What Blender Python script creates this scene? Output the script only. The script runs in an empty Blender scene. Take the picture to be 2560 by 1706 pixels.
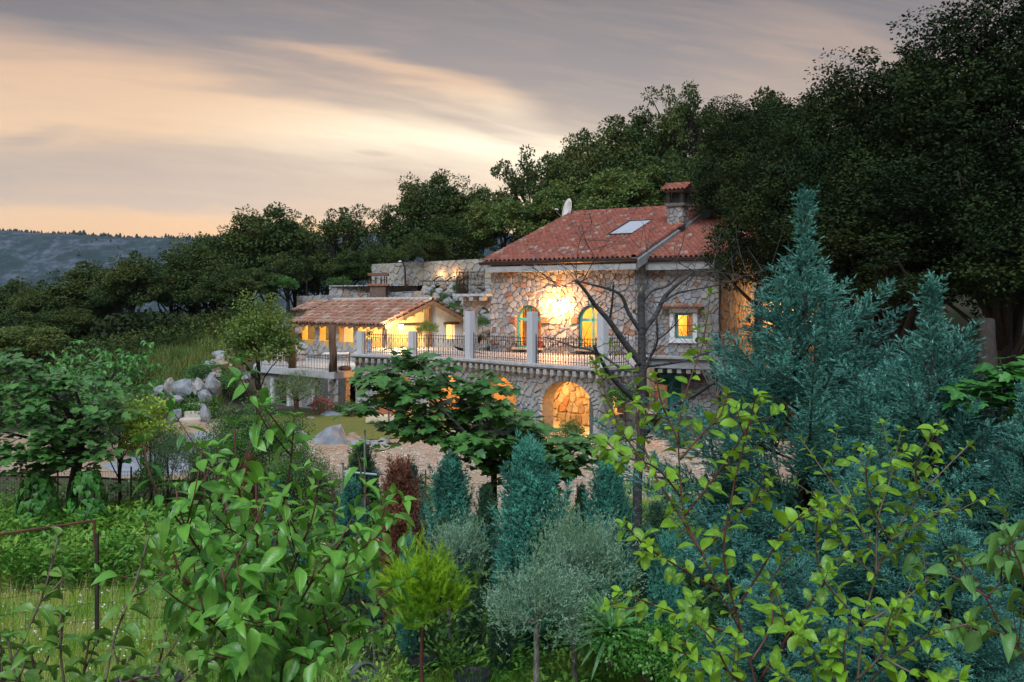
import bpy, math, random
import numpy as np
from mathutils import Vector, Matrix, noise

# ------------------------------------------------------------------ camera, world, sun, exposure
sc = bpy.context.scene
F, HX, HY, CZ = 2489.0, 1280.0, 766.0, 4.7      # focal length in px of the 2560 wide photo, horizon row, eye height
cam = bpy.data.cameras.new('camera'); camo = bpy.data.objects.new('camera', cam)
sc.collection.objects.link(camo); sc.camera = camo
cam.lens = 35.0; cam.sensor_width = 36.0; cam.shift_y = -(853 - HY) / 2560.0
cam.clip_start = 0.1; cam.clip_end = 9000
camo.location = (0, 0, CZ); camo.rotation_euler = (math.radians(90), 0, 0)
sc.view_settings.view_transform = 'Standard'; sc.view_settings.look = 'None'
sc.view_settings.gamma = 1.0; sc.view_settings.use_curve_mapping = False
sc.view_settings.exposure = 1.15
sc.cycles.max_bounces = 6; sc.cycles.diffuse_bounces = 3; sc.cycles.transparent_max_bounces = 8
sc.cycles.use_denoising = True

class NT:
    """tiny helper for node trees"""
    def __init__(s, tree): s.t = tree; s.n = tree.nodes; s.l = tree.links
    def put(s, sock, v):
        if isinstance(v, bpy.types.NodeSocket): s.l.new(v, sock)
        elif isinstance(v, (tuple, list)):
            sock.default_value = tuple(v) if len(v) == len(sock.default_value) else tuple(v) + (1,) * (len(sock.default_value) - len(v))
        else: sock.default_value = v
    def node(s, typ, **kw):
        n = s.n.new(typ)
        for k, v in kw.items(): setattr(n, k, v)
        return n
    def m(s, op, a, b=None, c=None, clamp=False):
        n = s.n.new('ShaderNodeMath'); n.operation = op; n.use_clamp = clamp
        s.put(n.inputs[0], a)
        if b is not None: s.put(n.inputs[1], b)
        if c is not None: s.put(n.inputs[2], c)
        return n.outputs[0]
    def add(s, a, b): return s.m('ADD', a, b)
    def sub(s, a, b): return s.m('SUBTRACT', a, b)
    def mul(s, a, b): return s.m('MULTIPLY', a, b)
    def ss(s, x, lo, hi):
        n = s.n.new('ShaderNodeMapRange'); n.interpolation_type = 'SMOOTHSTEP'
        s.put(n.inputs[0], x); s.put(n.inputs[1], lo); s.put(n.inputs[2], hi)
        return n.outputs[0]
    def mix(s, f, a, b, mode='MIX'):
        n = s.n.new('ShaderNodeMix'); n.data_type = 'RGBA'; n.blend_type = mode; n.clamp_factor = True
        s.put(n.inputs[0], f); s.put(n.inputs[6], a); s.put(n.inputs[7], b)
        return n.outputs[2]
    def ramp(s, f, stops, interp='LINEAR'):
        n = s.n.new('ShaderNodeValToRGB'); n.color_ramp.interpolation = interp
        e = n.color_ramp.elements
        while len(e) < len(stops): e.new(0.5)
        for i, (p, c) in enumerate(stops):
            e[i].position = p; e[i].color = tuple(c) + (1,)
        s.put(n.inputs[0], f); return n.outputs[0]
    def noise(s, vec, scale, detail=3, rough=0.55, dist=0.0):
        n = s.n.new('ShaderNodeTexNoise'); n.inputs['Scale'].default_value = scale
        n.inputs['Detail'].default_value = detail; n.inputs['Roughness'].default_value = rough
        n.inputs['Distortion'].default_value = dist
        if vec is not None: s.l.new(vec, n.inputs['Vector'])
        return n.outputs[0]
    def gauss(s, x, c, w):      # bump of half width w round c
        d = s.m('ABSOLUTE', s.sub(x, c))
        return s.m('SUBTRACT', 1.0, s.ss(d, 0.0, w))

SUN_EL, SUN_ROT = math.radians(4), math.radians(-4)
world = bpy.data.worlds.new('World'); sc.world = world; world.use_nodes = True
w = NT(world.node_tree); w.n.clear()
tc = w.node('ShaderNodeTexCoord'); sep = w.node('ShaderNodeSeparateXYZ'); w.l.new(tc.outputs['Generated'], sep.inputs[0])
A = w.m('ARCTAN2', sep.outputs[0], sep.outputs[1]); E = w.m('ARCSINE', sep.outputs[2])
E = w.add(E, w.mul(w.m('MINIMUM', w.mul(A, A), 0.4), 0.16))
def streak(scale, sa, se, tilt, seed, dist=0.6, detail=4):
    cmb = w.node('ShaderNodeCombineXYZ')
    w.put(cmb.inputs[0], w.mul(A, sa)); w.put(cmb.inputs[1], w.mul(w.add(E, w.mul(A, tilt)), se)); cmb.inputs[2].default_value = seed
    return w.noise(cmb.outputs[0], scale, detail, 0.5, dist)
n1 = streak(1.0, 3.0, 16.0, 0.18, 1.3); n2 = streak(1.0, 6.0, 50.0, 0.12, 4.7); n3 = streak(1.0, 1.6, 5.0, 0.2, 9.1)
warp = w.add(w.mul(w.sub(n1, 0.5), 0.06), w.mul(w.sub(n2, 0.5), 0.02))
Ew = w.add(E, warp)
clear = w.ramp(w.m('DIVIDE', E, 0.6, clamp=True), [(0.0, (.60, .33, .16)), (0.10, (.585, .345, .185)), (0.20, (.52, .36, .235)), (0.33, (.50, .35, .235)), (0.42, (.44, .30, .21)), (0.52, (.30, .22, .185)), (1.0, (.15, .165, .22))])
# sunset glow behind the hill
gl = w.m('POWER', w.mul(w.gauss(w.sub(A, 0.0), -0.03, 0.36), w.gauss(E, 0.150, 0.080)), 0.9)
gl2 = w.mul(w.gauss(A, -0.155, 0.13), w.gauss(E, 0.055, 0.05))
clear = w.mix(w.mul(gl, 0.95), clear, (.74, .66, .52), 'MIX')
clear = w.mix(w.mul(gl2, 0.5), clear, (.62, .45, .24), 'MIX')
cloudc = w.ramp(w.m('DIVIDE', E, 0.6, clamp=True), [(0.0, (.40, .31, .26)), (0.18, (.37, .305, .265)), (0.3, (.28, .24, .22)), (0.38, (.19, .175, .18)), (0.46, (.145, .138, .150)), (0.52, (.120, .112, .124)), (0.7, (.11, .11, .13)), (1.0, (.14, .145, .18))])
cloudc = w.mix(w.mul(w.ss(A, 0.0, 0.6), 0.25), cloudc, (.15, .14, .155))
# top deck, its streaks, and the low bank
top = w.ss(w.sub(Ew, w.sub(0.186, w.mul(A, 0.17))), -0.028, 0.030)
topr = w.mul(w.ss(A, -0.01, 0.14), w.mul(w.ss(Ew, 0.168, 0.215), 0.9))
st2 = w.mul(w.mul(w.gauss(Ew, w.sub(0.176, w.mul(A, 0.215)), 0.028), w.ss(A, -0.44, -0.25)), w.m('SUBTRACT', 1.0, w.ss(A, -0.04, 0.10)))
st3 = w.mul(w.mul(w.gauss(w.add(Ew, w.mul(warp, 0.5)), w.sub(0.214, w.mul(A, 0.19)), 0.022), w.ss(A, -0.32, -0.16)), w.m('SUBTRACT', 1.0, w.ss(A, -0.02, 0.05)))
low = w.mul(w.mul(w.ss(w.sub(w.sub(0.152, w.mul(A, 0.07)), Ew), -0.018, 0.024), w.ss(w.sub(Ew, w.sub(0.066, w.mul(A, 0.105))), -0.006, 0.016)), w.m('SUBTRACT', 1.0, w.mul(w.ss(A, -0.12, 0.04), 0.5)))
sm1 = w.mul(w.gauss(A, -0.135, 0.055), w.gauss(w.add(E, w.mul(A, 0.12)), 0.137, 0.009))
sm2 = w.mul(w.gauss(A, -0.455, 0.075), w.gauss(Ew, 0.182, 0.012))
hi = w.mul(w.ss(A, 0.12, 0.3), w.mul(w.gauss(w.add(E, warp), 0.25, 0.09), w.ss(n3, 0.40, 0.62)))
cov = w.m('MAXIMUM', w.m('MAXIMUM', w.mul(top, 0.96), topr), w.m('MAXIMUM', w.mul(st2, 0.72), w.m('MAXIMUM', w.mul(low, 0.85), w.m('MAXIMUM', w.mul(sm1, 0.75), w.mul(sm2, 0.75)))))
cov = w.m('MAXIMUM', cov, w.mul(w.ss(w.add(E, w.mul(w.sub(n2, 0.5), 0.02)), 0.262, 0.300), 0.95))
cov = w.mul(cov, w.sub(1.0, w.mul(st3, 0.8)))
cov = w.mul(cov, w.sub(1.0, w.mul(hi, 0.5)))
cov = w.m('ADD', cov, w.mul(w.sub(n1, 0.52), 0.35), clamp=True)
cov = w.m('ADD', cov, w.mul(w.sub(streak(1.0, 9.0, 90.0, 0.15, 7.7, 1.2, 6), 0.5), 0.42), clamp=True)
skyc = w.mix(cov, clear, cloudc)
nish = w.node('ShaderNodeTexSky'); nish.sky_type = 'NISHITA'; nish.sun_disc = False
nish.sun_elevation = SUN_EL; nish.sun_rotation = SUN_ROT
skyc = w.mix(1.0, skyc, w.mix(1.0, nish.outputs[0], (.003, .003, .003), 'MULTIPLY'), 'ADD')
ground = w.ss(E, -0.02, 0.0)
skyc = w.mix(ground, (.05, .05, .045), skyc)
bg = w.node('ShaderNodeBackground'); w.l.new(skyc, bg.inputs[0]); bg.inputs[1].default_value = 0.80
wo = w.node('ShaderNodeOutputWorld'); w.l.new(bg.outputs[0], wo.inputs[0])

sun = bpy.data.lights.new('sun', 'SUN'); suno = bpy.data.objects.new('sun', sun); sc.collection.objects.link(suno)
sun.energy = 1.5; sun.angle = math.radians(40); sun.color = (0.84, 0.93, 1.0)      # the bright overcast above and behind the viewer
suno.rotation_euler = (math.radians(38), 0, math.radians(-14))

# ------------------------------------------------------------------ helpers
R = random.Random(11); RNG = np.random.default_rng(11)
def P(px, py, D): return Vector(((px - HX) / F * D, D, CZ - (py - HY) / F * D))
def clamp(x, a=0.0, b=1.0): return max(a, min(b, x))
def sstep(a, b, x):
    t = clamp((x - a) / (b - a)); return t * t * (3 - 2 * t)

MATS = {}
def base_mat(name):
    m = bpy.data.materials.new(name); m.use_nodes = True; t = NT(m.node_tree); t.n.clear()
    out = t.node('ShaderNodeOutputMaterial'); bs = t.node('ShaderNodeBsdfPrincipled'); t.l.new(bs.outputs[0], out.inputs[0])
    MATS[name] = m
    return m, t, bs, out
def rnd_socket(t, how):
    if how == 'obj': return t.node('ShaderNodeObjectInfo').outputs['Random']
    g = t.node('ShaderNodeNewGeometry'); return g.outputs['Random Per Island']
def mat(name, col, rough=0.7, col2=None, scale=4.0, bump=0.0, bscale=20.0, metal=0.0, stops=None, rand=None, noise_mix=0.0, spec=0.5, stretch=None, dirt=None):
    if name in MATS: return MATS[name]
    m, t, bs, out = base_mat(name)
    co = t.node('ShaderNodeTexCoord').outputs['Object']
    if stretch:
        mp = t.node('ShaderNodeMapping'); mp.inputs['Scale'].default_value = stretch; t.l.new(co, mp.inputs[0]); co = mp.outputs[0]
    nz = t.noise(co, scale, 5, 0.6)
    if stops:
        f = rnd_socket(t, rand)
        c = t.ramp(f, stops)
        if noise_mix: c = t.mix(noise_mix, c, t.ramp(nz, [(0.3, (.35, .33, .33)), (0.5, (1, 1, 1)), (0.72, (1.35, 1.3, 1.25))]), 'MULTIPLY')
    else:
        c = t.mix(t.ss(nz, 0.35, 0.65), col, col2 or tuple(x * 0.75 for x in col))
    if dirt:
        c = t.mix(t.mul(t.ss(t.noise(co, dirt[1], 4), 0.5, 0.7), dirt[2]), c, dirt[0])
    t.put(bs.inputs['Base Color'], c)
    bs.inputs['Roughness'].default_value = rough; bs.inputs['Metallic'].default_value = metal
    bs.inputs['Specular IOR Level'].default_value = spec
    if bump:
        b = t.node('ShaderNodeBump'); b.inputs['Strength'].default_value = bump; b.inputs['Distance'].default_value = 0.03
        t.l.new(t.noise(co, bscale, 5, 0.65), b.inputs['Height']); t.l.new(b.outputs[0], bs.inputs['Normal'])
    return m
def leafmat(name, c1, c2, c3=None, rough=0.45, trans=0.25, rand='island', big=0.6, veins=False, spec=0.4, gain=1.8):
    """c1, c2: range over the leaves; c3: tint of some clumps"""
    m, t, bs, out = base_mat(name)
    f = rnd_socket(t, rand)
    k = gain; c1, c2, c3 = [None if q_ is None else tuple(x * k for x in q_) for q_ in (c1, c2, c3)]
    c = t.mix(f, c1, c2)
    if c3:
        co = t.node('ShaderNodeTexCoord').outputs['Object']
        c = t.mix(t.ss(t.noise(co, big, 2), 0.42, 0.66), c, c3)
    if veins:
        uv = t.node('ShaderNodeTexCoord').outputs['UV']; s2 = t.node('ShaderNodeSeparateXYZ'); t.l.new(uv, s2.inputs[0])
        ax = t.m('ABSOLUTE', t.sub(s2.outputs[0], 0.5))
        wv = t.m('SINE', t.mul(t.sub(s2.outputs[1], t.mul(ax, 0.55)), 62.0))
        v = t.mul(t.ss(wv, 0.80, 1.0), 0.30)
        sp_ = t.node('ShaderNodeTexNoise'); sp_.inputs['Scale'].default_value = 9.0; t.l.new(t.node('ShaderNodeTexCoord').outputs['Object'], sp_.inputs['Vector'])
        c = t.mix(t.mul(t.ss(sp_.outputs[0], .66, .72), .6), c, (.16, .12, .03))
        v = t.m('MAXIMUM', v, t.mul(t.m('SUBTRACT', 1.0, t.ss(ax, 0.0, 0.035)), 0.55))
        c = t.mix(v, c, tuple(min(1, x * 1.5 + .02) for x in c2))
        b = t.node('ShaderNodeBump'); b.inputs['Strength'].default_value = 0.5; b.inputs['Distance'].default_value = 0.004
        t.l.new(t.mul(v, -1.0), b.inputs['Height']); t.l.new(b.outputs[0], bs.inputs['Normal'])
    t.put(bs.inputs['Base Color'], c); bs.inputs['Roughness'].default_value = rough
    bs.inputs['Specular IOR Level'].default_value = spec
    if trans:
        tr = t.node('ShaderNodeBsdfTranslucent'); t.l.new(t.mix(0.5, c, (.30, .42, .04), 'MIX') if trans > .3 else c, tr.inputs[0])
        mx = t.node('ShaderNodeMixShader'); mx.inputs[0].default_value = trans
        t.l.new(bs.outputs[0], mx.inputs[1]); t.l.new(tr.outputs[0], mx.inputs[2]); t.l.new(mx.outputs[0], out.inputs[0])
    return m
def emit(name, col, strength):
    if name in MATS: return MATS[name]
    m, t, bs, out = base_mat(name)
    bs.inputs['Base Color'].default_value = tuple(col) + (1,); bs.inputs['Emission Color'].default_value = tuple(col) + (1,)
    bs.inputs['Emission Strength'].default_value = strength
    return m

def woff(o):
    v = Vector((0, 0, 0))
    while o is not None: v = v + o.location; o = o.parent
    return v
def mesh_raw(name, V, Fs, mats=None, smooth=False, fmat=None):
    """V (n,3) array, Fs (m,k) int array with all faces k-sided, or a list of lists"""
    me = bpy.data.meshes.new(name)
    if isinstance(Fs, np.ndarray):
        V = np.ascontiguousarray(V, dtype=np.float32); k = Fs.shape[1]; m = Fs.shape[0]
        me.vertices.add(len(V)); me.vertices.foreach_set('co', V.ravel())
        me.loops.add(m * k); me.loops.foreach_set('vertex_index', np.ascontiguousarray(Fs, dtype=np.int32).ravel())
        me.polygons.add(m); me.polygons.foreach_set('loop_start', np.arange(0, m * k, k, dtype=np.int32))
        me.polygons.foreach_set('loop_total', np.full(m, k, dtype=np.int32))
        me.update(calc_edges=True)
    else:
        me.from_pydata([tuple(v) for v in V], [], Fs)
    for mt in (mats if isinstance(mats, (list, tuple)) else [mats] if mats else []): me.materials.append(mt)
    if fmat is not None: me.polygons.foreach_set('material_index', np.array(fmat, dtype=np.int32))
    if smooth: me.polygons.foreach_set('use_smooth', np.ones(len(me.polygons), dtype=bool))
    return me
def link(name, me, parent=None, loc=(0, 0, 0)):
    o = bpy.data.objects.new(name, me); sc.collection.objects.link(o)
    o.location = loc; o.parent = parent
    return o
def thing(name, label, cat, loc=(0, 0, 0), group=None, me=None):
    o = bpy.data.objects.new(name, me); sc.collection.objects.link(o); o.location = loc
    o['label'] = label; o['category'] = cat
    if group: o['group'] = group
    return o
def tag(o, label, cat=None, group=None, kind=None):
    if label: o['label'] = label
    if cat: o['category'] = cat
    if group: o['group'] = group
    if kind: o['kind'] = kind
    return o
def copy_tree(o, loc=None, rz=None, scale=None, label=None, group=None, parent=None):
    c = o.copy(); sc.collection.objects.link(c)
    if parent is not None: c.parent = parent
    if loc is not None: c.location = loc
    if rz is not None: c.rotation_euler = (0, 0, rz)
    if scale is not None: c.scale = scale if isinstance(scale, (tuple, list)) else (scale,) * 3
    if label: c['label'] = label
    if group: c['group'] = group
    for ch in list(o.children): copy_tree(ch, parent=c)
    return c

class MB:
    def __init__(s): s.v = []; s.f = []; s.m = []
    def add(s, vs, fs, mi=0):
        b = len(s.v); s.v += [tuple(v) for v in vs]
        for f in fs: s.f.append([b + i for i in f]); s.m.append(mi)
        return s
    def box(s, c, d, X=(1, 0, 0), Y=(0, 1, 0), Z=(0, 0, 1), mi=0, taper=1.0):
        c = Vector(c); X = Vector(X) * d[0] / 2; Y = Vector(Y) * d[1] / 2; Z = Vector(Z) * d[2] / 2
        vs = []
        for z in (-1, 1):
            k = taper if z > 0 else 1.0
            for x, y in ((-1, -1), (1, -1), (1, 1), (-1, 1)): vs.append(c + X * x * k + Y * y * k + Z * z)
        return s.add(vs, [(0, 3, 2, 1), (4, 5, 6, 7), (0, 1, 5, 4), (1, 2, 6, 5), (2, 3, 7, 6), (3, 0, 4, 7)], mi)
    def cbox(s, c, d, X=(1, 0, 0), Y=(0, 1, 0), b=0.02, mi=0):      # box with cut vertical edges and top edge
        c = Vector(c); X = Vector(X); Y = Vector(Y); Z = Vector((0, 0, 1))
        def ring(hx, hy, z):
            q = []
            for x, y in ((-1, -1), (1, -1), (1, 1), (-1, 1)):
                for k in ((0, 1) if (x * y > 0) else (1, 0)):
                    q.append(c + X * x * (hx - (b if k else 0)) + Y * y * (hy - (0 if k else b)) + Z * z)
            return q
        hx, hy, hz = d[0] / 2, d[1] / 2, d[2] / 2
        return s.loft([ring(hx, hy, -hz), ring(hx, hy, hz - b), ring(hx - b, hy - b, hz)], mi)
    def loft(s, rings, mi=0, cap=True):
        n = len(rings[0]); vs = [v for r in rings for v in r]; fs = []
        for i in range(len(rings) - 1):
            for j in range(n):
                a = i * n + j; b2 = i * n + (j + 1) % n
                fs.append((a, b2, b2 + n, a + n))
        if cap: fs.append(tuple(reversed(range(n)))); fs.append(tuple(range((len(rings) - 1) * n, len(rings) * n)))
        return s.add(vs, fs, mi)
    def tube(s, pts, r, n=6, mi=0, cap=True, wob=0.0):
        pts = [Vector(p) for p in pts]; rs = r if isinstance(r, (list, tuple)) else [r] * len(pts)
        rings = []; up = None
        for i, p in enumerate(pts):
            t = (pts[min(i + 1, len(pts) - 1)] - pts[max(i - 1, 0)])
            if t.length < 1e-9: t = Vector((0, 0, 1))
            t.normalize()
            if up is None: up = t.orthogonal().normalized()
            up = (up - t * up.dot(t)); up = up.normalized() if up.length > 1e-6 else t.orthogonal().normalized()
            sd = t.cross(up)
            rings.append([p + (up * math.cos(2 * math.pi * j / n) + sd * math.sin(2 * math.pi * j / n)) * rs[i] * (1 + wob * (R.random() - .5)) for j in range(n)])
        return s.loft(rings, mi, cap)
    def lathe(s, prof, c=(0, 0, 0), n=16, mi=0):
        c = Vector(c)
        return s.loft([[c + Vector((r * math.cos(2 * math.pi * j / n), r * math.sin(2 * math.pi * j / n), z)) for j in range(n)] for r, z in prof], mi)
    def obj(s, name, mats, parent=None, smooth=False, at=None):
        off = woff(parent)
        if parent is None and at is None and s.v:
            xs = list(zip(*s.v)); at = ((min(xs[0]) + max(xs[0])) / 2, (min(xs[1]) + max(xs[1])) / 2, min(xs[2]))
        base = Vector(at) if at is not None else off
        V = [(x - base.x, y - base.y, z - base.z) for x, y, z in s.v]
        me = mesh_raw(name, V, s.f, mats, smooth, s.m)
        o = link(name, me, parent, (base - off) if (parent is not None) else base)
        return o
def smooth_line(pts, k=4):
    """Catmull-Rom through pts"""
    pts = [Vector(p) for p in pts]; out = []
    for i in range(len(pts) - 1):
        p0 = pts[max(i - 1, 0)]; p1 = pts[i]; p2 = pts[i + 1]; p3 = pts[min(i + 2, len(pts) - 1)]
        for j in range(k):
            t = j / k
            out.append(0.5 * ((2 * p1) + (p2 - p0) * t + (2 * p0 - 5 * p1 + 4 * p2 - p3) * t * t + (-p0 + 3 * p1 - 3 * p2 + p3) * t ** 3))
    out.append(pts[-1]); return out

# ------------------------------------------------------------------ materials
STONE_STOPS = [(0.0, (.20, .21, .235)), (0.2, (.32, .33, .35)), (0.38, (.23, .23, .24)), (0.55, (.35, .335, .31)), (0.70, (.26, .27, .295)), (0.82, (.32, .28, .235)), (0.91, (.26, .19, .145)), (0.955, (.28, .14, .085)), (1.0, (.24, .24, .25))]
GSTONE_STOPS = [(0.0, (.27, .28, .30)), (0.3, (.38, .385, .40)), (0.6, (.31, .31, .31)), (0.85, (.42, .40, .37)), (1.0, (.32, .27, .22))]
M_stone = mat('field_stone', None, 0.85, stops=STONE_STOPS, rand='obj', noise_mix=0.55, scale=5.0, bump=0.5, bscale=14)
M_stone_i = mat('field_stone_joined', None, 0.85, stops=STONE_STOPS, rand='island', noise_mix=0.55, scale=5.0, bump=0.5, bscale=14)
M_gstone = mat('grey_stone', None, 0.85, stops=GSTONE_STOPS, rand='obj', noise_mix=0.5, scale=5.0, bump=0.5, bscale=14)
M_mortar = mat('mortar', (.15, .145, .14), 0.95, (.10, .095, .09), 8, 0.4, 40)
M_granite = mat('granite', (.60, .64, .70), 0.8, (.46, .49, .55), 60, 0.5, 90)
M_conc = mat('concrete', (.36, .37, .38), 0.85, (.28, .29, .30), 3, 0.2, 30)
M_floor = mat('terrace_paving', (.42, .42, .44), 0.6, (.34, .34, .36), 2, 0.1, 20)
M_slab = mat('slab_edge', (.46, .48, .50), 0.75, (.33, .34, .36), 5, 0.3, 25)
TILE_STOPS = [(0.0, (.20, .062, .044)), (0.25, (.31, .090, .058)), (0.5, (.24, .080, .056)), (0.75, (.34, .12, .08)), (0.88, (.15, .058, .048)), (1.0, (.38, .28, .24))]
M_tile = mat('roof_tile', None, 0.75, stops=TILE_STOPS, rand='obj', noise_mix=0.5, scale=3, bump=0.3, bscale=25)
M_tile_i = mat('roof_tile_joined', None, 0.75, stops=TILE_STOPS, rand='island', noise_mix=0.5, scale=3, bump=0.3, bscale=25)
OLD_STOPS = [(0.0, (.24, .085, .055)), (0.2, (.31, .15, .10)), (0.4, (.34, .20, .14)), (0.6, (.27, .11, .075)), (0.75, (.40, .30, .24)), (0.9, (.20, .10, .07)), (1.0, (.46, .38, .32))]
M_otile = mat('old_roof_tile', None, 0.85, stops=OLD_STOPS, rand='obj', noise_mix=0.6, scale=4, bump=0.4, bscale=25)
M_otile_i = mat('old_roof_tile_joined', None, 0.85, stops=OLD_STOPS, rand='island', noise_mix=0.6, scale=4, bump=0.4, bscale=25)
M_wood = mat('weathered_wood', (.13, .075, .045), 0.8, (.07, .04, .025), 6, 0.4, 30, stretch=(1, 1, .2))
M_beam = mat('timber_beam', (.26, .16, .09), 0.75, (.17, .10, .06), 6, 0.3, 30)
M_iron = mat('wrought_iron', (.035, .03, .03), 0.55, (.07, .04, .03), 20, metal=0.6)
M_rust = mat('rusty_iron', (.16, .065, .035), 0.85, (.09, .04, .025), 15, 0.3, 40)
M_turq = mat('turquoise_paint', (.08, .42, .36), 0.5, (.07, .37, .33), 5)
M_white = mat('white_render', (.72, .73, .75), 0.85, (.64, .65, .67), 3, 0.15, 30)
M_yellow = mat('ochre_render', (.72, .47, .14), 0.85, (.66, .42, .12), 3, 0.15, 30)
M_cream = mat('cream_render', (.70, .60, .42), 0.85, (.62, .52, .36), 3)
M_gutter = mat('copper_gutter', (.055, .035, .03), 0.45, (.04, .03, .03), 8, metal=0.5)
M_shade = mat('recess_shade', (.02, .018, .018), 0.9)  # near-black colour standing for the shade inside openings
M_terra = mat('terracotta', (.42, .15, .07), 0.8, (.34, .12, .06), 6, 0.1)
M_blackpl = mat('black_plastic', (.025, .028, .035), 0.45, (.03, .033, .04), 10)
M_red = mat('red_pot', (.35, .03, .03), 0.5)
M_steel = mat('bright_steel', (.75, .77, .8), 0.25, metal=0.9)
M_bark = mat('grey_bark', (.085, .082, .085), 0.9, (.035, .034, .036), 7, 0.9, 18, stretch=(1, 1, 2.5))
M_barkd = mat('dark_bark', (.045, .035, .03), 0.9, (.025, .02, .018), 6, 0.7, 18, stretch=(2, 2, .5))
M_oliveb = mat('olive_bark', (.27, .26, .24), 0.9, (.10, .095, .085), 9, 0.9, 22, stretch=(2, 2, .5))
M_stemr = mat('red_brown_stem', (.13, .045, .03), 0.6, (.09, .035, .025), 12)
M_stemg = mat('grey_brown_stem', (.17, .13, .10), 0.7, (.11, .08, .06), 12)
M_rock = mat('limestone', None, 0.9, stops=[(0, (.26, .28, .31)), (.35, (.38, .38, .38)), (.6, (.31, .30, .29)), (.8, (.36, .29, .22)), (1, (.32, .21, .14))], rand='obj', noise_mix=0.7, scale=2.2, bump=0.8, bscale=9)
M_glass = None
def glassmat():
    m, t, bs, out = base_mat('window_glass')
    tr = t.node('ShaderNodeBsdfTransparent'); gl_ = t.node('ShaderNodeBsdfGlossy'); gl_.inputs['Roughness'].default_value = 0.03
    mx = t.node('ShaderNodeMixShader'); mx.inputs[0].default_value = 0.10
    t.l.new(tr.outputs[0], mx.inputs[1]); t.l.new(gl_.outputs[0], mx.inputs[2]); t.l.new(mx.outputs[0], out.inputs[0])
    return m
M_glass = glassmat()
# ------------------------------------------------------------------ terrain
def lin(x, pts):
    if x <= pts[0][0]: return pts[0][1]
    for (a, b), (c, d) in zip(pts, pts[1:]):
        if x <= c: return b + (d - b) * (x - a) / (c - a)
    return pts[-1][1]
HZ = [(-90, -4), (-60, -1.5), (-30, 1.2), (-20, 2.6), (-12, 5.0), (-6, 6.0), (5, 6.2), (12, 6.6), (30, 9), (60, 14), (120, 18)]
Y0 = [(-30, 36), (-20, 39), (-13.4, 39.5), (-12.4, 58), (-1, 55), (6, 52), (8, 46), (12, 40), (18, 28), (60, 18)]
Y1 = [(-16, 60), (-12, 66), (-2, 64), (4, 60)]
def hgt(x, y):
    h = lin(x, HZ) * sstep(lin(x, Y0), lin(x, Y1), y)
    if y > 62: h += 0.07 * (min(y, 120) - 62) * sstep(2, 14, x) - 0.16 * max(0, min(y, 130) - 68) * (1 - sstep(0, 12, x)) * sstep(-24, -17, x) - 0.10 * max(0, y - 120) - 0.05 * max(0, min(y, 200) - 60) * (1 - sstep(-40, -15, x))
    h = max(h, -32)
    amp = 0.05 + 0.25 * sstep(46, 70, y)
    return h + amp * noise.noise((x * .35, y * .35, 0)) * (1 if (y > 44 or y < 24) else 0.25)
def grid_mesh(xs, ys, fz):
    V = np.array([(x, y, fz(x, y)) for y in ys for x in xs]); nx = len(xs)
    idx = np.arange(len(V)).reshape(len(ys), nx)
    Fq = np.stack([idx[:-1, :-1], idx[:-1, 1:], idx[1:, 1:], idx[1:, :-1]], -1).reshape(-1, 4)
    return V, Fq
def spread(a, b, near, far_a, far_b, k):
    core = list(np.arange(a, b + .01, near))
    lo = [a - (far_a) * ((i / k) ** 2.2) for i in range(k, 0, -1)]; hi = [b + far_b * ((i / k) ** 2.2) for i in range(1, k + 1)]
    return lo + core + hi
m, t, bs, out = base_mat('earth')
co = t.node('ShaderNodeTexCoord').outputs['Object']
nz = t.noise(co, .6, 6, .6); n2_ = t.noise(co, 9, 4, .6)
c = t.mix(t.ss(nz, .4, .6), (.035, .055, .016), (.075, .062, .038))
c = t.mix(t.ss(n2_, .5, .7), c, (.03, .05, .012))
t.put(bs.inputs['Base Color'], c); bs.inputs['Roughness'].default_value = .95
M_earth = m
V, Fq = grid_mesh(spread(-70, 50, 1.6, 2600, 2600, 24), spread(2, 100, 1.3, 90, 3300, 26), hgt)
g = link('ground', mesh_raw('ground', V, Fq, M_earth, True)); tag(g, 'dark green and earthy sloping ground under the nursery and woods', kind='structure')

# far mountain: rock and scrub, haze blue mixed into their colours
m, t, bs, out = base_mat('haze_tinted_karst')
co = t.node('ShaderNodeTexCoord').outputs['Object']
mp = t.node('ShaderNodeMapping'); mp.inputs['Scale'].default_value = (1, .7, 1.6); t.l.new(co, mp.inputs[0])
na = t.noise(mp.outputs[0], .022, 9, .68, .5); nb = t.noise(mp.outputs[0], .09, 6, .72, .3)
f = t.add(t.mul(na, .62), t.mul(nb, .38))
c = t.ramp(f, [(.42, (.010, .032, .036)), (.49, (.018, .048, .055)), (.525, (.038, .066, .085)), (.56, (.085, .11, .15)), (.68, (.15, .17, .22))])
t.put(bs.inputs['Base Color'], c); bs.inputs['Roughness'].default_value = .95
b = t.node('ShaderNodeBump'); b.inputs['Strength'].default_value = 1.0; b.inputs['Distance'].default_value = 14; t.l.new(f, b.inputs['Height']); t.l.new(b.outputs[0], bs.inputs['Normal'])
RIDGE = [(-2600, 60), (-1400, 150), (-771, 118 ), (-540, 108), (-330, 109), (-240, 114), (-100, 116), (60, 108), (400, 90), (1200, 70), (2600, 50)]
def mz(x, y):
    r = lin(x, RIDGE) + 3.0 * noise.noise((x * .012, 1.7, 0))
    k = sstep(1120, 1500, y) if y < 1500 else 1 - 0.5 * sstep(1500, 2600, y)
    d = noise.fractal((x * .006, y * .006, 3), .8, 2.1, 6) * 26 * k * (1 - sstep(1330, 1480, y) * (1 if y <= 1500 else 1))
    return -33 + (r + 33) * (k ** .8) + d
xs = sorted(set(list(np.arange(-1000, 260, 9.0)) + list(np.arange(-2600, -1000, 60.)) + list(np.arange(260, 2600, 60.))))
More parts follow.
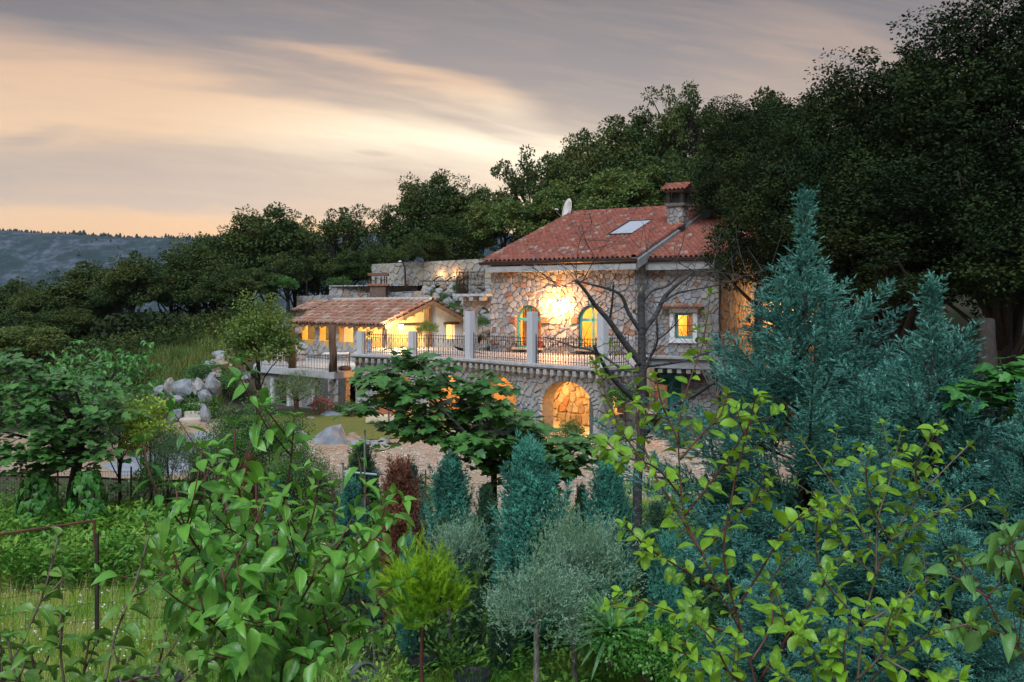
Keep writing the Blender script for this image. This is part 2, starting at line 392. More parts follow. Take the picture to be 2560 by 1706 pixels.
ys = [760, 900, 1000, 1060] + list(np.arange(1100, 1521, 7.0)) + [1600, 1800, 2200, 2600]
V, Fq = grid_mesh(xs, ys, mz)
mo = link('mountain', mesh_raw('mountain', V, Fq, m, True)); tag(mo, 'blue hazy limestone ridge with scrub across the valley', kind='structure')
M_far = mat('far_scrub', (.015, .03, .02), .9, (.02, .035, .02), 1)
q = MB()
for i in range(700):
    x = R.uniform(-850, 120); y = 1495 + R.uniform(-30, 6) if R.random() < .8 else R.uniform(1250, 1500)
    z = mz(x, y); s = R.uniform(.35, 1.3) * (1.0 if R.random() < .88 else 1.7)
    q.loft([[Vector((x + math.cos(a) * r_ * s, y + math.sin(a) * r_ * s, z + h_ * s)) for a in (0, 1.25, 2.5, 3.8, 5.0)] for r_, h_ in ((.5, -1), (1.25 * R.uniform(.8, 1.3), .8), (1.1 * R.uniform(.6, 1.2), 1.7), (.4, 2.4 + R.random()))])
o = q.obj('treeline', [M_far]); tag(o, 'tiny scattered trees standing along the far mountain ridge', kind='stuff')

# sheets near the house
def sheet(name, pts, z, mt, label, wob=.25, dome=0.0, kind='structure'):
    ps = []
    for i in range(len(pts)):
        a = Vector(pts[i] + (0,)); b_ = Vector(pts[(i + 1) % len(pts)] + (0,)); n = max(1, int((b_ - a).length / .8))
        for j in range(n):
            p = a.lerp(b_, j / n); k = noise.noise(p * .9 + Vector((z * 900, 0, 0))); l = noise.noise(p * .9 + Vector((0, 7, z * 900)))
            ps.append((p.x + k * wob, p.y + l * wob, z))
    if not dome:
        from mathutils.geometry import tessellate_polygon
        q = MB(); q.add(ps, [tuple(f) for f in tessellate_polygon([[Vector(p) for p in ps]])]); o = q.obj(name, [mt]); tag(o, label, kind=kind); return o
    cx = sum(p[0] for p in ps) / len(ps); cy = sum(p[1] for p in ps) / len(ps)
    q = MB(); n = len(ps); rings = [(1.0, 0), (.96, 1), (.75, 1.0), (.4, 1.0)]
    vs = [(cx + (p[0] - cx) * k, cy + (p[1] - cy) * k, z + dome * h_) for k, h_ in rings for p in ps] + [(cx, cy, z + dome)]
    fs = [(i * n + j, i * n + (j + 1) % n, (i + 1) * n + (j + 1) % n, (i + 1) * n + j) for i in range(3) for j in range(n)] + [(3 * n + j, 3 * n + (j + 1) % n, 4 * n) for j in range(n)]
    q.add(vs, fs); o = q.obj(name, [mt], smooth=True); tag(o, label, kind=kind); return o
def gp(px, py): D = CZ * F / (py - HY); return ((px - HX) / F * D, D)        # photo pixel on flat ground z=0
m, t, bs, out = base_mat('gravel'); co = t.node('ShaderNodeTexCoord').outputs['Object']
vo = t.node('ShaderNodeTexVoronoi'); vo.inputs['Scale'].default_value = 22; t.l.new(co, vo.inputs['Vector'])
c = t.mix(t.ss(t.noise(co, .5, 5), .35, .65), (.46, .35, .26), (.40, .27, .18))
c = t.mix(.35, c, vo.outputs['Color'], 'SOFT_LIGHT')
t.put(bs.inputs['Base Color'], c); bs.inputs['Roughness'].default_value = .95
b = t.node('ShaderNodeBump'); b.inputs['Distance'].default_value = .03; t.l.new(vo.outputs['Distance'], b.inputs['Height']); t.l.new(b.outputs[0], bs.inputs['Normal'])
M_gravel = m
m, t, bs, out = base_mat('lawn_turf'); co = t.node('ShaderNodeTexCoord').outputs['Object']
c = t.mix(t.ss(t.noise(co, .8, 5), .35, .65), (.16, .20, .03), (.22, .20, .045)); c = t.mix(t.ss(t.noise(co, 14, 4), .45, .7), c, (.08, .11, .02))
t.put(bs.inputs['Base Color'], c); bs.inputs['Roughness'].default_value = .95
b = t.node('ShaderNodeBump'); b.inputs['Distance'].default_value = .03; t.l.new(t.noise(co, 60, 3), b.inputs['Height']); t.l.new(b.outputs[0], bs.inputs['Normal'])
M_lawn = m
M_pave = mat('grey_paving', (.33, .36, .42), .8, (.26, .28, .33), 2, .3, 12)
sheet('gravel_path', [gp(-500, 1175), gp(250, 1200), gp(700, 1215), gp(1060, 1215), gp(1250, 1330), gp(1500, 1350), gp(1760, 1310), gp(2100, 1180), (14, 34), (5, 34.5), (2, 33), (-2, 37), (-7, 41), (-12, 42.5), (-16, 38), (-22, 34)], .06, M_gravel, 'tan gravel drive curving past the lawn and the terrace wall')
sheet('lawn', [gp(560, 1050), gp(770, 1046), gp(1000, 1042), gp(1110, 1048), gp(1150, 1075), gp(1050, 1098), gp(900, 1106), gp(760, 1104), gp(640, 1085)], .09, M_lawn, 'mown yellow green lawn between the boulders and the stone house', .15, .10)
sheet('paved_area', [gp(430, 1098), gp(500, 1084), gp(560, 1090), gp(570, 1130), gp(470, 1190), gp(300, 1195), gp(250, 1170), gp(400, 1130)], .068, M_pave, 'blue grey paved patch of the drive', .1)

# ------------------------------------------------------------------ stonework
def clip(poly, nx, ny, d):           # keep nx*x+ny*y >= d
    out = []
    for i in range(len(poly)):
        a = poly[i]; b = poly[(i + 1) % len(poly)]; da = nx * a[0] + ny * a[1] - d; db = nx * b[0] + ny * b[1] - d
        if da >= 0: out.append(a)
        if (da >= 0) != (db >= 0):
            k = da / (da - db); out.append((a[0] + (b[0] - a[0]) * k, a[1] + (b[1] - a[1]) * k))
    return out
def parea(p): return .5 * sum(p[i][0] * p[(i + 1) % len(p)][1] - p[(i + 1) % len(p)][0] * p[i][1] for i in range(len(p)))
def op(uc, w_, z0, z1, rise=None, voussoir=True): return dict(uc=uc, w=w_, z0=z0, z1=z1, rise=(w_ / 2 if rise is None else rise), v=voussoir)
def op_hi(o, u):
    if o['rise'] <= 0: return o['z1']
    k = 1 - ((u - o['uc']) / (o['w'] / 2)) ** 2
    return o['z1'] + o['rise'] * math.sqrt(max(0, k))
def wall(name, W, u0, u1, zb, zt, ops, th, mats, parent, extra=()):
    """wall slab with true openings. W(u,z,d) -> point; zt function of u"""
    br = {u0, u1, *extra}
    n = max(2, int((u1 - u0) / .6))
    for i in range(n + 1): br.add(u0 + (u1 - u0) * i / n)
    for o in ops:
        k = 14 if o['rise'] > 0 else 1
        for i in range(k + 1): br.add(o['uc'] - o['w'] / 2 * math.cos(math.pi * i / k))
    br = sorted(x for x in br if u0 - 1e-6 <= x <= u1 + 1e-6); us = [br[0]]
    for x in br[1:]:
        if x - us[-1] > 1e-4: us.append(x)
    q = MB()
    def quad(a, b, c, d): q.add([a, b, c, d], [(0, 1, 2, 3)])
    for a, b in zip(us, us[1:]):
        mid = (a + b) / 2; inside = sorted([o for o in ops if abs(mid - o['uc']) < o['w'] / 2], key=lambda o: o['z0'])
        lo = [(zb, zb)]; segs = []
        cur = (zb, zb)
        for o in inside:
            segs.append((cur, (o['z0'], o['z0']))); cur = (op_hi(o, a), op_hi(o, b))
            quad(W(a, cur[0], 0), W(b, cur[1], 0), W(b, cur[1], -th), W(a, cur[0], -th))
            quad(W(a, o['z0'], 0), W(b, o['z0'], 0), W(b, o['z0'], -th), W(a, o['z0'], -th))
        segs.append((cur, (zt(a), zt(b))))
        for (l0, l1), (h0, h1) in segs:
            if h0 - l0 < 1e-4 and h1 - l1 < 1e-4: continue
            quad(W(a, l0, 0), W(b, l1, 0), W(b, h1, 0), W(a, h0, 0)); quad(W(b, l1, -th), W(a, l0, -th), W(a, h0, -th), W(b, h1, -th))
        quad(W(a, zt(a), 0), W(b, zt(b), 0), W(b, zt(b), -th), W(a, zt(a), -th))
    for o in ops:
        if o['z1'] > o['z0']:
            for s in (-1, 1):
                u = o['uc'] + s * o['w'] / 2; quad(W(u, o['z0'], 0), W(u, o['z1'], 0), W(u, o['z1'], -th), W(u, o['z0'], -th))
    for u in (u0, u1): quad(W(u, zb, 0), W(u, zt(u), 0), W(u, zt(u), -th), W(u, zb, -th))
    return q.obj(name, mats, parent)
def stones(W, u0, u1, zb, zt, ops, size, parent, mt, mt_i, ztmax, depth=.05, gap=.013, limit=300, edge_quoins=False, asp=1.0, name='stone'):
    seeds = []
    for o in ops:                       # rings of voussoirs
        if o['rise'] > 0 and o['v']:
            rx, rz = o['w'] / 2 + size * .42, o['rise'] + size * .42
            n = max(5, int(math.pi * (rx + rz) / 2 / (size * .55)))
            for i in range(n + 1):
                a = math.pi * i / n
                seeds.append((o['uc'] + rx * math.cos(a), o['z1'] + rz * math.sin(a) + .0))
    nv = len(seeds); sx = size * asp; row = 0; z = zb - size
    while z < ztmax + size:
        u = u0 - sx + (row % 2) * sx * .5
        while u < u1 + sx:
            p = (u + R.uniform(-.38, .38) * sx, z + R.uniform(-.38, .38) * size)
            bad = any((p[0] - s[0]) ** 2 + (p[1] - s[1]) ** 2 < (size * .55) ** 2 for s in seeds[:nv])
            for o in ops:
                if abs(p[0] - o['uc']) < o['w'] / 2 and o['z0'] < p[1] < op_hi(o, p[0]): bad = True
            if not bad and R.random() > .08: seeds.append(p)
            u += sx
        z += size * .88; row += 1
    cell = size * 1.6; gr = {}
    for i, s in enumerate(seeds): gr.setdefault((int(s[0] // cell), int(s[1] // cell)), []).append(i)
    out = []
    for i, s in enumerate(seeds):
        if s[0] < u0 - size * .5 or s[0] > u1 + size * .5 or s[1] < zb - size * .5 or s[1] > ztmax + size: continue
        L = size * 1.9; poly = [(s[0] - L, s[1] - L), (s[0] + L, s[1] - L), (s[0] + L, s[1] + L), (s[0] - L, s[1] + L)]
        gx, gy = int(s[0] // cell), int(s[1] // cell)
        for dx in (-2, -1, 0, 1, 2):
            for dy in (-2, -1, 0, 1, 2):
                for j in gr.get((gx + dx, gy + dy), ()):
                    if j == i: continue
                    o_ = seeds[j]; nx, ny = s[0] - o_[0], s[1] - o_[1]; l = math.hypot(nx, ny)
                    if l > size * 3 or l < 1e-6: continue
                    nx /= l; ny /= l; poly = clip(poly, nx, ny, nx * (s[0] + o_[0]) / 2 + ny * (s[1] + o_[1]) / 2 + gap / 2)
                    if not poly: break
        if not poly: continue
        poly = clip(poly, 1, 0, u0); poly = clip(poly, -1, 0, -u1); poly = clip(poly, 0, 1, zb)
        if len(poly) > 2:
            cu = sum(p[0] for p in poly) / len(poly); e = .01; sl = (zt(min(u1, cu + e)) - zt(max(u0, cu - e))) / (2 * e) if u0 + e < cu < u1 - e else 0
            poly = clip(poly, sl, -1, sl * cu - zt(cu))
        for o in ops:
            if len(poly) < 3: break
            cu = sum(p[0] for p in poly) / len(poly); cz = sum(p[1] for p in poly) / len(poly); hw = o['w'] / 2
            if not any(abs(p[0] - o['uc']) < hw + .02 and o['z0'] - .02 < p[1] < op_hi(o, p[0]) + .02 for p in poly + [(cu, cz)]): continue
            if cz > o['z1'] and o['rise'] > 0:
                a = math.atan2((cz - o['z1']) / o['rise'], (cu - o['uc']) / hw); nx, ny = math.cos(a) / hw, math.sin(a) / o['rise']
                poly = clip(poly, nx, ny, 1.0 + nx * o['uc'] + ny * o['z1'])
            elif cz < o['z0']: poly = clip(poly, 0, -1, -o['z0'])
            elif o['rise'] <= 0 and cz > o['z1']: poly = clip(poly, 0, 1, o['z1'])
            elif cu > o['uc']: poly = clip(poly, 1, 0, o['uc'] + hw)
            else: poly = clip(poly, -1, 0, -(o['uc'] - hw))
        if len(poly) < 3: continue
        # drop slivers
        pp = [poly[k] for k in range(len(poly)) if math.dist(poly[k], poly[k - 1]) > size * .06]
        if len(pp) < 3 or parea(pp) < size * size * .05: continue
        # cut corners for a rounded field stone
        rr = []
        for k in range(len(pp)):
            a, b, c_ = Vector(pp[k - 1]), Vector(pp[k]), Vector(pp[(k + 1) % len(pp)])
            f = R.uniform(.08, .20); rr.append(tuple(b.lerp(a, f))); rr.append(tuple(b.lerp(c_, f)))
        pp = rr[:12] if len(rr) <= 12 else rr
        cu = sum(p[0] for p in pp) / len(pp); cz = sum(p[1] for p in pp) / len(pp)
        d = depth * R.uniform(.55, 1.25); tu, tz = R.uniform(-.12, .12), R.uniform(-.12, .12); ins = R.uniform(.80, .90)
        r0 = [W(p[0], p[1], -.01) for p in pp]
        r1 = [W(p[0], p[1], d * .55) for p in pp]
        r2 = [W(cu + (p[0] - cu) * ins, cz + (p[1] - cz) * ins, d + tu * (p[0] - cu) + tz * (p[1] - cz)) for p in pp]
        out.append((parea(pp), W(cu, cz, 0), [r0, r1, r2]))
    out.sort(key=lambda x: -x[0] / max(1, (x[1] - Vector((0, 0, CZ))).length_squared))
    rest = MB()
    for k, (ar, c0, rings) in enumerate(out):
        n = len(rings[0]); vs = [v for r in rings for v in r]
        fs = [(i * n + j, i * n + (j + 1) % n, (i + 1) * n + (j + 1) % n, (i + 1) * n + j) for i in range(2) for j in range(n)] + [tuple(range(2 * n, 3 * n))]
        if k < limit:
            q = MB(); q.add(vs, fs); q.obj(name, [mt], parent, at=c0)
        else: rest.add(vs, fs)
    if rest.v:
        o = rest.obj(name, [mt_i], parent); o['kind'] = 'stuff'
    return len(out)
def frame_W(O, U, Nn):
    O, U, Nn = Vector(O), Vector(U), Vector(Nn)
    return lambda u, z, d: Vector((O.x + U.x * u + Nn.x * d, O.y + U.y * u + Nn.y * d, z))

# ------------------------------------------------------------------ roof tiles
def tile_mesh(w_, l_, mt, h_=.085, name='tile'):
    n = 8; prof = []
    for i in range(n + 1):
        x = -w_ / 2 * 1.02 + w_ * 1.02 * i / n; k = (i / n)
        z = h_ * math.sin(math.pi * min(1, k / .62)) if k < .62 else -h_ * .35 * math.sin(math.pi * (k - .62) / .38)
        prof.append((x, z))
    vs = []; 
    for y, dz, sc_ in ((0, .048, 1.0), (l_ * 1.12, .0, .94)):
        for x, z in prof: vs.append((x * sc_, y, z * sc_ + dz))
    for x, z in prof: vs.append((x, .004, z - .006))
    N1 = n + 1; fs = []
    for i in range(n):
        fs.append((i, i + 1, N1 + i + 1, N1 + i)); fs.append((2 * N1 + i, 2 * N1 + i + 1, i + 1, i))
    return vs, fs
def tile_roof(O, U, S, L, SL, tw, tl, parent, mt, mt_i, h_=.085, jit=0.0, limit=300, keep=None, name='tile'):
    """O lower left corner of the roof plane, U along the eave, S up the slope; returns plane normal"""
    O, U, S = Vector(O), Vector(U).normalized(), Vector(S).normalized(); Nn = U.cross(S).normalized()
    vs, fs = tile_mesh(tw, tl, mt, h_); proto = mesh_raw(name, vs, [list(f) for f in fs], [mt], True)
    cols = int(round(L / tw)); rows = int(round(SL / tl)); items = []
    for r in range(rows):
        for c_ in range(cols):
            u = (c_ + .5) * L / cols; s_ = r * SL / rows
            if keep and not keep(u, s_): continue
            p = O + U * (u + R.uniform(-jit, jit) * .3) + S * (s_ - .04 + R.uniform(-jit, jit)) + Nn * (.03 + R.uniform(0, jit) * .35)
            items.append((p, R.uniform(-jit, jit) * 1.2))
    items.sort(key=lambda a: (a[0] - Vector((0, 0, CZ))).length)
    base = woff(parent); Va = np.array(vs); Mx = np.array([U, S, Nn]); VV = []
    for k, (p, a) in enumerate(items):
        if k < limit:
            o = link(name, proto, parent); rot = Matrix((U, S, Nn)).transposed() @ Matrix.Rotation(a, 3, 'Z')
            o.matrix_local = Matrix.Translation(p - base) @ rot.to_4x4()
        else:
            ca, sa = math.cos(a), math.sin(a); X = Va.copy(); X[:, 0] = Va[:, 0] * ca - Va[:, 1] * sa; X[:, 1] = Va[:, 0] * sa + Va[:, 1] * ca
            VV.append(X @ Mx + np.array(p - base))
    if VV:
        n = len(vs); f = np.array(fs); Fa = (f[None] + (np.arange(len(VV)) * n)[:, None, None]).reshape(-1, 4)
        me = mesh_raw(name, np.concatenate(VV), Fa, mt_i, True); o = link(name, me, parent); o['kind'] = 'stuff'
    return Nn
def ridge_caps(p0, p1, r, l_, parent, mt, name='ridge_tile', up=Vector((0, 0, 1))):
    p0, p1 = Vector(p0), Vector(p1); d = p1 - p0; n = max(1, int(d.length / l_)); d.normalize(); sd = d.cross(up).normalized(); up2 = sd.cross(d).normalized()
    if up2.dot(up) < 0: up2 = -up2
    base = woff(parent); q = MB(); ring = lambda y, k, dz: [Vector((math.cos(math.pi * j / 6) * r * k, y, math.sin(math.pi * j / 6) * r * k + dz)) for j in range(7)]
    a, b_, c_ = ring(0, 1.08, .01), ring(l_ * 1.1, .94, 0), ring(.002, .96, .0)
    q.add(a + b_ + c_, [(i, i + 1, 7 + i + 1, 7 + i) for i in range(6)] + [(14 + i, 14 + i + 1, i + 1, i) for i in range(6)])
    me = mesh_raw(name, q.v, q.f, [mt], True)
    for i in range(n):
        o = link(name, me, parent); rot = Matrix((sd, d, up2)).transposed()
        o.matrix_local = Matrix.Translation(p0 + d * (i * (p1 - p0).length / n) - base) @ (rot @ Matrix.Rotation(R.uniform(-.03, .03), 3, 'Z')).to_4x4()
def pt_light(name, loc, W_, col, size=.06, parent=None):
    l = bpy.data.lights.new(name, 'POINT'); l.energy = W_; l.color = col; l.shadow_soft_size = size
    o = bpy.data.objects.new(name, l); sc.collection.objects.link(o); o.location = Vector(loc) - woff(parent); o.parent = parent
    return o

# ------------------------------------------------------------------ main stone house
th = math.radians(31); U = Vector((math.cos(th), -math.sin(th), 0)); B = Vector((math.sin(th), math.cos(th), 0)); NF = -B
ZT = 2.60                                     # terrace level
EZ = 6.75; RUN = 8.8; RISE = 2.9; RL = 7.75
E0 = Vector((-1.39, 46.0, EZ)); W0 = E0 + B * .38      # wall plane origin
WF = frame_W((W0.x, W0.y, 0), U, NF)
def u_at(px, O=W0, D=U):                       # along O+D*u so that it shows at column px
    k = (px - HX) / F; return (k * O.y - O.x) / (D.x - k * D.y)
def z_at(py, p): return CZ - (py - HY) / F * p.y
house = thing('stone_house', 'two storey stone house with red tiled roof, chimney and lamp-lit arched turquoise windows', 'house', (W0.x, W0.y, 0))
uL = u_at(1228); uR = 7.55
ua, ub = u_at(1322), u_at(1480)
wz0 = z_at(869, W0 + U * ua); wzt = z_at(764, W0 + U * ua)
opsF = [op(ua, 1.30, wz0, wzt - .65), op(ub, 1.30, wz0, wzt - .65)]
roofz = lambda d: EZ - .16 + (d) * RISE / RUN        # underside of roof d metres behind the eave
WH = lambda u: roofz(.38) - .02
wall('wall', WF, uL, uR, 0.0, WH, opsF, .38, [M_mortar], house)
stones(WF, uL, uR, ZT, WH, opsF, .275, house, M_stone, M_stone_i, WH(0), depth=.06, asp=1.05)
# right flank of the main block, with the gable above the annex
SR = W0 + U * uR; WR = frame_W((SR.x, SR.y, 0), B, U)
gz = lambda u: EZ - .18 + (u + .38) * RISE / RUN
wall('flank_wall', WR, 0.0, 8.3, 0.0, gz, [], .38, [M_mortar], house)
stones(WR, 0.0, 1.2, ZT, gz, [], .30, house, M_stone, M_stone_i, 7.3, depth=.05)
for k, (o_, wd, de) in enumerate(((W0 + U * uL, None, 8.3),)):
    wl = frame_W((o_.x, o_.y, 0), B, -U); wall('flank_wall', wl, 0.38, 8.3, 0, gz, [], .38, [M_mortar], house)
    wl = frame_W((W0 + B * 8.3).to_tuple(), U, B); wall('rear_wall', wl, uL, uR, 0, lambda u: gz(8.2), [], .38, [M_mortar], house)
# roof: deck, tiles, ridge, rake tiles, gutter, fascia
Sv = (B * RUN + Vector((0, 0, RISE))); SLn = Sv.length; Sv.normalize(); Nr = U.cross(Sv).normalized()
SKY = (3.62, 5.05, 4.95, 6.35)
q = MB(); q.box(E0 + U * RL / 2 + Sv * SLn / 2 - Nr * .07, (RL, SLn, .12), U, Sv, Nr); q.obj('roof_deck', [M_conc], house)
Sb = Vector((B.x * RUN, B.y * RUN, -RISE)).normalized(); Nb = U.cross(Sb).normalized()
q = MB(); q.box(E0 + U * RL / 2 + Sv * SLn + Sb * 3 - Nb * .07, (RL, 6, .12), U, Sb, Nb); q.obj('roof_deck', [M_tile], house)
def on_roof(px, py):
    d = Vector(((px - HX) / F, 1, -(py - HY) / F)); o0 = Vector((0, 0, CZ)); k = (E0 - o0).dot(Nr) / d.dot(Nr); p = o0 + d * k - E0
    return p.dot(U), p.dot(Sv)
sk = [on_roof(*p) for p in ((1541, 588), (1565, 559), (1618, 557), (1592, 590))]
ch = on_roof(1686, 566)
su0, su1 = sum(a[0] for a in sk) / 4 - .62, sum(a[0] for a in sk) / 4 + .62; ss0, ss1 = min(a[1] for a in sk) , max(a[1] for a in sk)
keep = lambda u, s_: not (su0 - .05 < u < su1 + .05 and ss0 - .15 < s_ < ss1)
tile_roof(E0, U, Sv, RL - .22, SLn, .235, .38, house, M_tile, M_tile_i, keep=keep)
ridge_caps(E0 + Sv * SLn + Nr * .02, E0 + Sv * SLn + U * RL + Nr * .02, .15, .42, house, M_tile)
ridge_caps(E0 + U * (RL - .12) + Nr * .03, E0 + U * (RL - .12) + Sv * SLn + Nr * .03, .13, .36, house, M_tile, 'rake_tile', Nr)
q = MB(); q.box(E0 + U * (RL + .02) + Sv * SLn / 2 - Nr * .26, (.10, SLn, .36), U, Sv, Nr); q.obj('barge_board', [M_conc], house)
q = MB(); q.box(E0 + U * RL / 2 + B * .10 + Vector((0, 0, -.37)), (RL, .36, .24), U, B); q.obj('fascia', [M_conc], house)
def gutter(p0, p1, parent):
    q = MB(); d = (p1 - p0).normalized(); prof = [(-.075, .07)] + [(.075 * math.sin(a), -.075 * math.cos(a)) for a in (-1.2, -.6, 0, .6, 1.2)] + [(.08, .07), (.06, .05), (0, -.05), (-.06, .05)]
    n_ = Vector((d.y, -d.x, 0)); q.loft([[p + n_ * a + Vector((0, 0, b_)) for a, b_ in prof] for p in (p0, p1)]); return q.obj('gutter', [M_gutter], parent)
gutter(E0 - B * .09 + Vector((0, 0, -.10)) - U * .06, E0 - B * .09 + U * (RL + .05) + Vector((0, 0, -.10)), house)
# skylight
fr = MB(); wS, lS = su1 - su0, ss1 - ss0; cS = E0 + U * (su0 + su1) / 2 + Sv * (ss0 + ss1) / 2 + Nr * .07
for a in (-1, 1):
    fr.box(cS + U * a * wS / 2, (.09, lS, .14), U, Sv, Nr); fr.box(cS + Sv * a * lS / 2, (wS, .09, .15), U, Sv, Nr)
fr.box(cS - Sv * (lS / 2 + .18) - Nr * .03, (wS + .4, .3, .03), U, Sv, Nr)
slf = fr.obj('skylight', [M_gutter], house)
q = MB(); q.box(cS + Nr * .03, (wS - .1, lS - .1, .03), U, Sv, Nr); q.obj('pane', [mat('skylight_glass', (.75, .80, .88), .35, (.70, .76, .85), metal=.5)], slf)  # pale pane colour stands in for the bright sky it would reflect
# chimney
cp = E0 + U * ch[0] + Sv * ch[1]; cz0 = cp.z - .3; cb = Vector((cp.x, cp.y, 0)) + B * .45
chm = MB(); chm.box(cb + Vector((0, 0, cz0 + .5)), (.72, .72, 1.5), U, B); cho = chm.obj('chimney', [M_mortar], house)
ctop = cz0 + 1.25
for fw, dd in (((cb - B * .36 - U * .36), (U, -B)), ((cb + U * .36 - B * .36), (B, U)), ((cb - U * .36 + B * .36), (-B, -U))):
    stones(frame_W((fw.x, fw.y, 0), dd[0], dd[1]), 0, .72, cz0, lambda u: ctop, [], .25, cho, M_stone, M_stone_i, ctop, depth=.035, gap=.02)
q = MB(); q.box(cb + Vector((0, 0, ctop + .07)), (.96, .96, .14), U, B); q.box(cb + Vector((0, 0, ctop + .70)), (.92, .92, .10), U, B); q.obj('chimney_cap', [M_mortar], cho)
q = MB()
for a in (-1, 1):
    for b_ in (-1, 1): q.box(cb + U * a * .33 + B * b_ * .33 + Vector((0, 0, ctop + .4)), (.17, .17, .52), U, B)
q.box(cb + Vector((0, 0, ctop + .4)), (.4, .4, .5), U, B); q.obj('chimney_vent', [mat('vent_black', (.035, .03, .028), .9)], cho)  # corner posts and core share one near-black colour
ct = ctop + .75
for sgn in (-1, 1):
    o0 = cb + U * (-.62) * (1 if sgn < 0 else -1) + B * sgn * .60 + Vector((0, 0, ct)); uu = U if sgn < 0 else -U
    tile_roof(o0, uu, (B * (-sgn) + Vector((0, 0, .42))), 1.24, .66, .2, .33, cho, M_tile, M_tile_i, .06)
ridge_caps(cb - U * .62 + Vector((0, 0, ct + .27)), cb + U * .62 + Vector((0, 0, ct + .27)), .12, .4, cho, M_tile)
q = MB()
for a in (-1, 1): q.add([cb + U * a * .5 - B * .52 + Vector((0, 0, ct - .02)), cb + U * a * .5 + B * .52 + Vector((0, 0, ct - .02)), cb + U * a * .5 + Vector((0, 0, ct + .22))], [(0, 1, 2)])
q.obj('chimney_gable', [M_mortar], cho)
q = MB(); q.box(cp + Nr * .03 - Sv * .12, (1.1, .7, .03), U, Sv, Nr); q.obj('chimney_flashing', [M_gutter], cho)

# arched windows of the facade
def arch_window(Wf, o, parent, dset=-.16, fw=.085, mt=M_turq, transom=True, mull=True):
    q = MB(); uc, hw, z0, z1, rise = o['uc'], o['w'] / 2, o['z0'], o['z1'], o['rise']
    def path(k):      # frame outline inset by k
        p = [(uc - hw + k, z0 + k), (uc - hw + k, z1)]
        if rise > 0: p += [(uc - (hw - k) * math.cos(a), z1 + (rise - k) * math.sin(a)) for a in [math.pi * i / 16 for i in range(1, 16)]]
        else: p[1] = (uc - hw + k, z1 - k); p.append((uc + hw - k, z1 - k))
        p += ([(uc + hw - k, z1)] if rise > 0 else []) + [(uc + hw - k, z0 + k)]
        return p
    a, b_ = path(0.0), path(fw); n = len(a)
    for i in range(n):
        j = (i + 1) % n
        q.add([Wf(*a[i], dset + .03), Wf(*a[j], dset + .03), Wf(*b_[j], dset + .03), Wf(*b_[i], dset + .03), Wf(*a[i], dset - .04), Wf(*a[j], dset - .04), Wf(*b_[j], dset - .04), Wf(*b_[i], dset - .04)],
              [(0, 1, 2, 3), (7, 6, 5, 4), (3, 2, 6, 7), (0, 4, 5, 1)])
    wo_ = q.obj('window', [mt], parent)
    def bar(p, s, nm):
        r_ = MB(); c0 = Wf(p[0], p[1], dset + .015); uu = (Wf(p[0] + .1, p[1], 0) - Wf(p[0], p[1], 0)).normalized(); nn = Vector((uu.y, -uu.x, 0))
        r_.box(c0, (s[0], .07, s[1]), uu, nn); r_.obj(nm, [mt], wo_)
    if mull: bar((uc, (z0 + z1 + rise) / 2), (fw * 1.15, z1 + rise - z0 - .04), 'mullion')
    if transom:
        bar((uc, z1 + .02), (2 * hw - .05, fw * 1.5), 'transom')
        if not mull: pass
    r_ = MB(); pts = path(fw * .6); ctr = ((uc), (z0 + z1) / 2)
    r_.add([Wf(*ctr, dset - .01)] + [Wf(*p, dset - .01) for p in pts], [(0, i + 1, (i + 1) % len(pts) + 1) for i in range(len(pts))]); r_.obj('pane', [M_glass], wo_)
    return wo_
for o in opsF:
    wn = arch_window(WF, o, house)
    q = MB(); q.box(WF(o['uc'], o['z0'] - .05, .06), (1.55, .34, .09), U, B); q.obj('sill', [M_cream], house)
# brick springers either side of the arches
for o in opsF:
    for s in (-1, 1):
        for k in range(4):
            q = MB(); q.cbox(WF(o['uc'] + s * (o['w'] / 2 + .20), o['z1'] - .12 + k * .075, .05), (R.uniform(.30, .38), .09, .055), U, B, b=.008); q.obj('brick', [mat('brick', (.36, .15, .09), .85, (.26, .10, .06), 8)], house)
# interior of the lit room
q = MB(); rb = W0 + B * 3.4; cR = (W0 + B * 2.0 + U * (uL + uR) / 2)
rm = [WF(uL + .4, ZT, -.4), WF(uR - .4, ZT, -.4), WF(uR - .4, ZT, -3.6), WF(uL + .4, ZT, -3.6)]; rt = [p + Vector((0, 0, 2.7)) for p in rm]
q.add(rm + rt, [(0, 1, 2, 3), (4, 7, 6, 5), (1, 5, 6, 2), (2, 6, 7, 3), (3, 7, 4, 0)]); q.obj('room', [M_yellow], house)
cab = MB(); cc = WF(ub + .5, ZT + 1.0, -3.2); cab.box(cc, (1.5, .5, 1.9), U, B); cbo = cab.obj('cabinet', [mat('pine_wood', (.50, .28, .10), .6, (.42, .22, .08), 5)], house)
for k in range(3):
    q = MB(); q.box(WF(ub + .05 + .45 * k, ZT + 1.45, -2.93), (.36, .04, .7), U, B); q.obj('cabinet_door', [mat('cabinet_panel', (.30, .15, .05), .6)], cbo)
cu_ = MB()
for k in range(14): cu_.box(WF(ua - .55 + k * .07, wz0 + .9, -.45 - .04 * (k % 2)), (.075, .02, 2.2), U, B)
cu_.obj('curtain', [mat('red_curtain', (.55, .22, .10), .8)], house)
WARM = (1.0, .58, .22); ORNG = (1.0, .42, .10)
pt_light('room_light', WF(ua + .2, ZT + 2.2, -1.6), 150, WARM, .15, house); pt_light('room_light', WF(ub + .3, ZT + 2.2, -1.6), 150, WARM, .15, house)
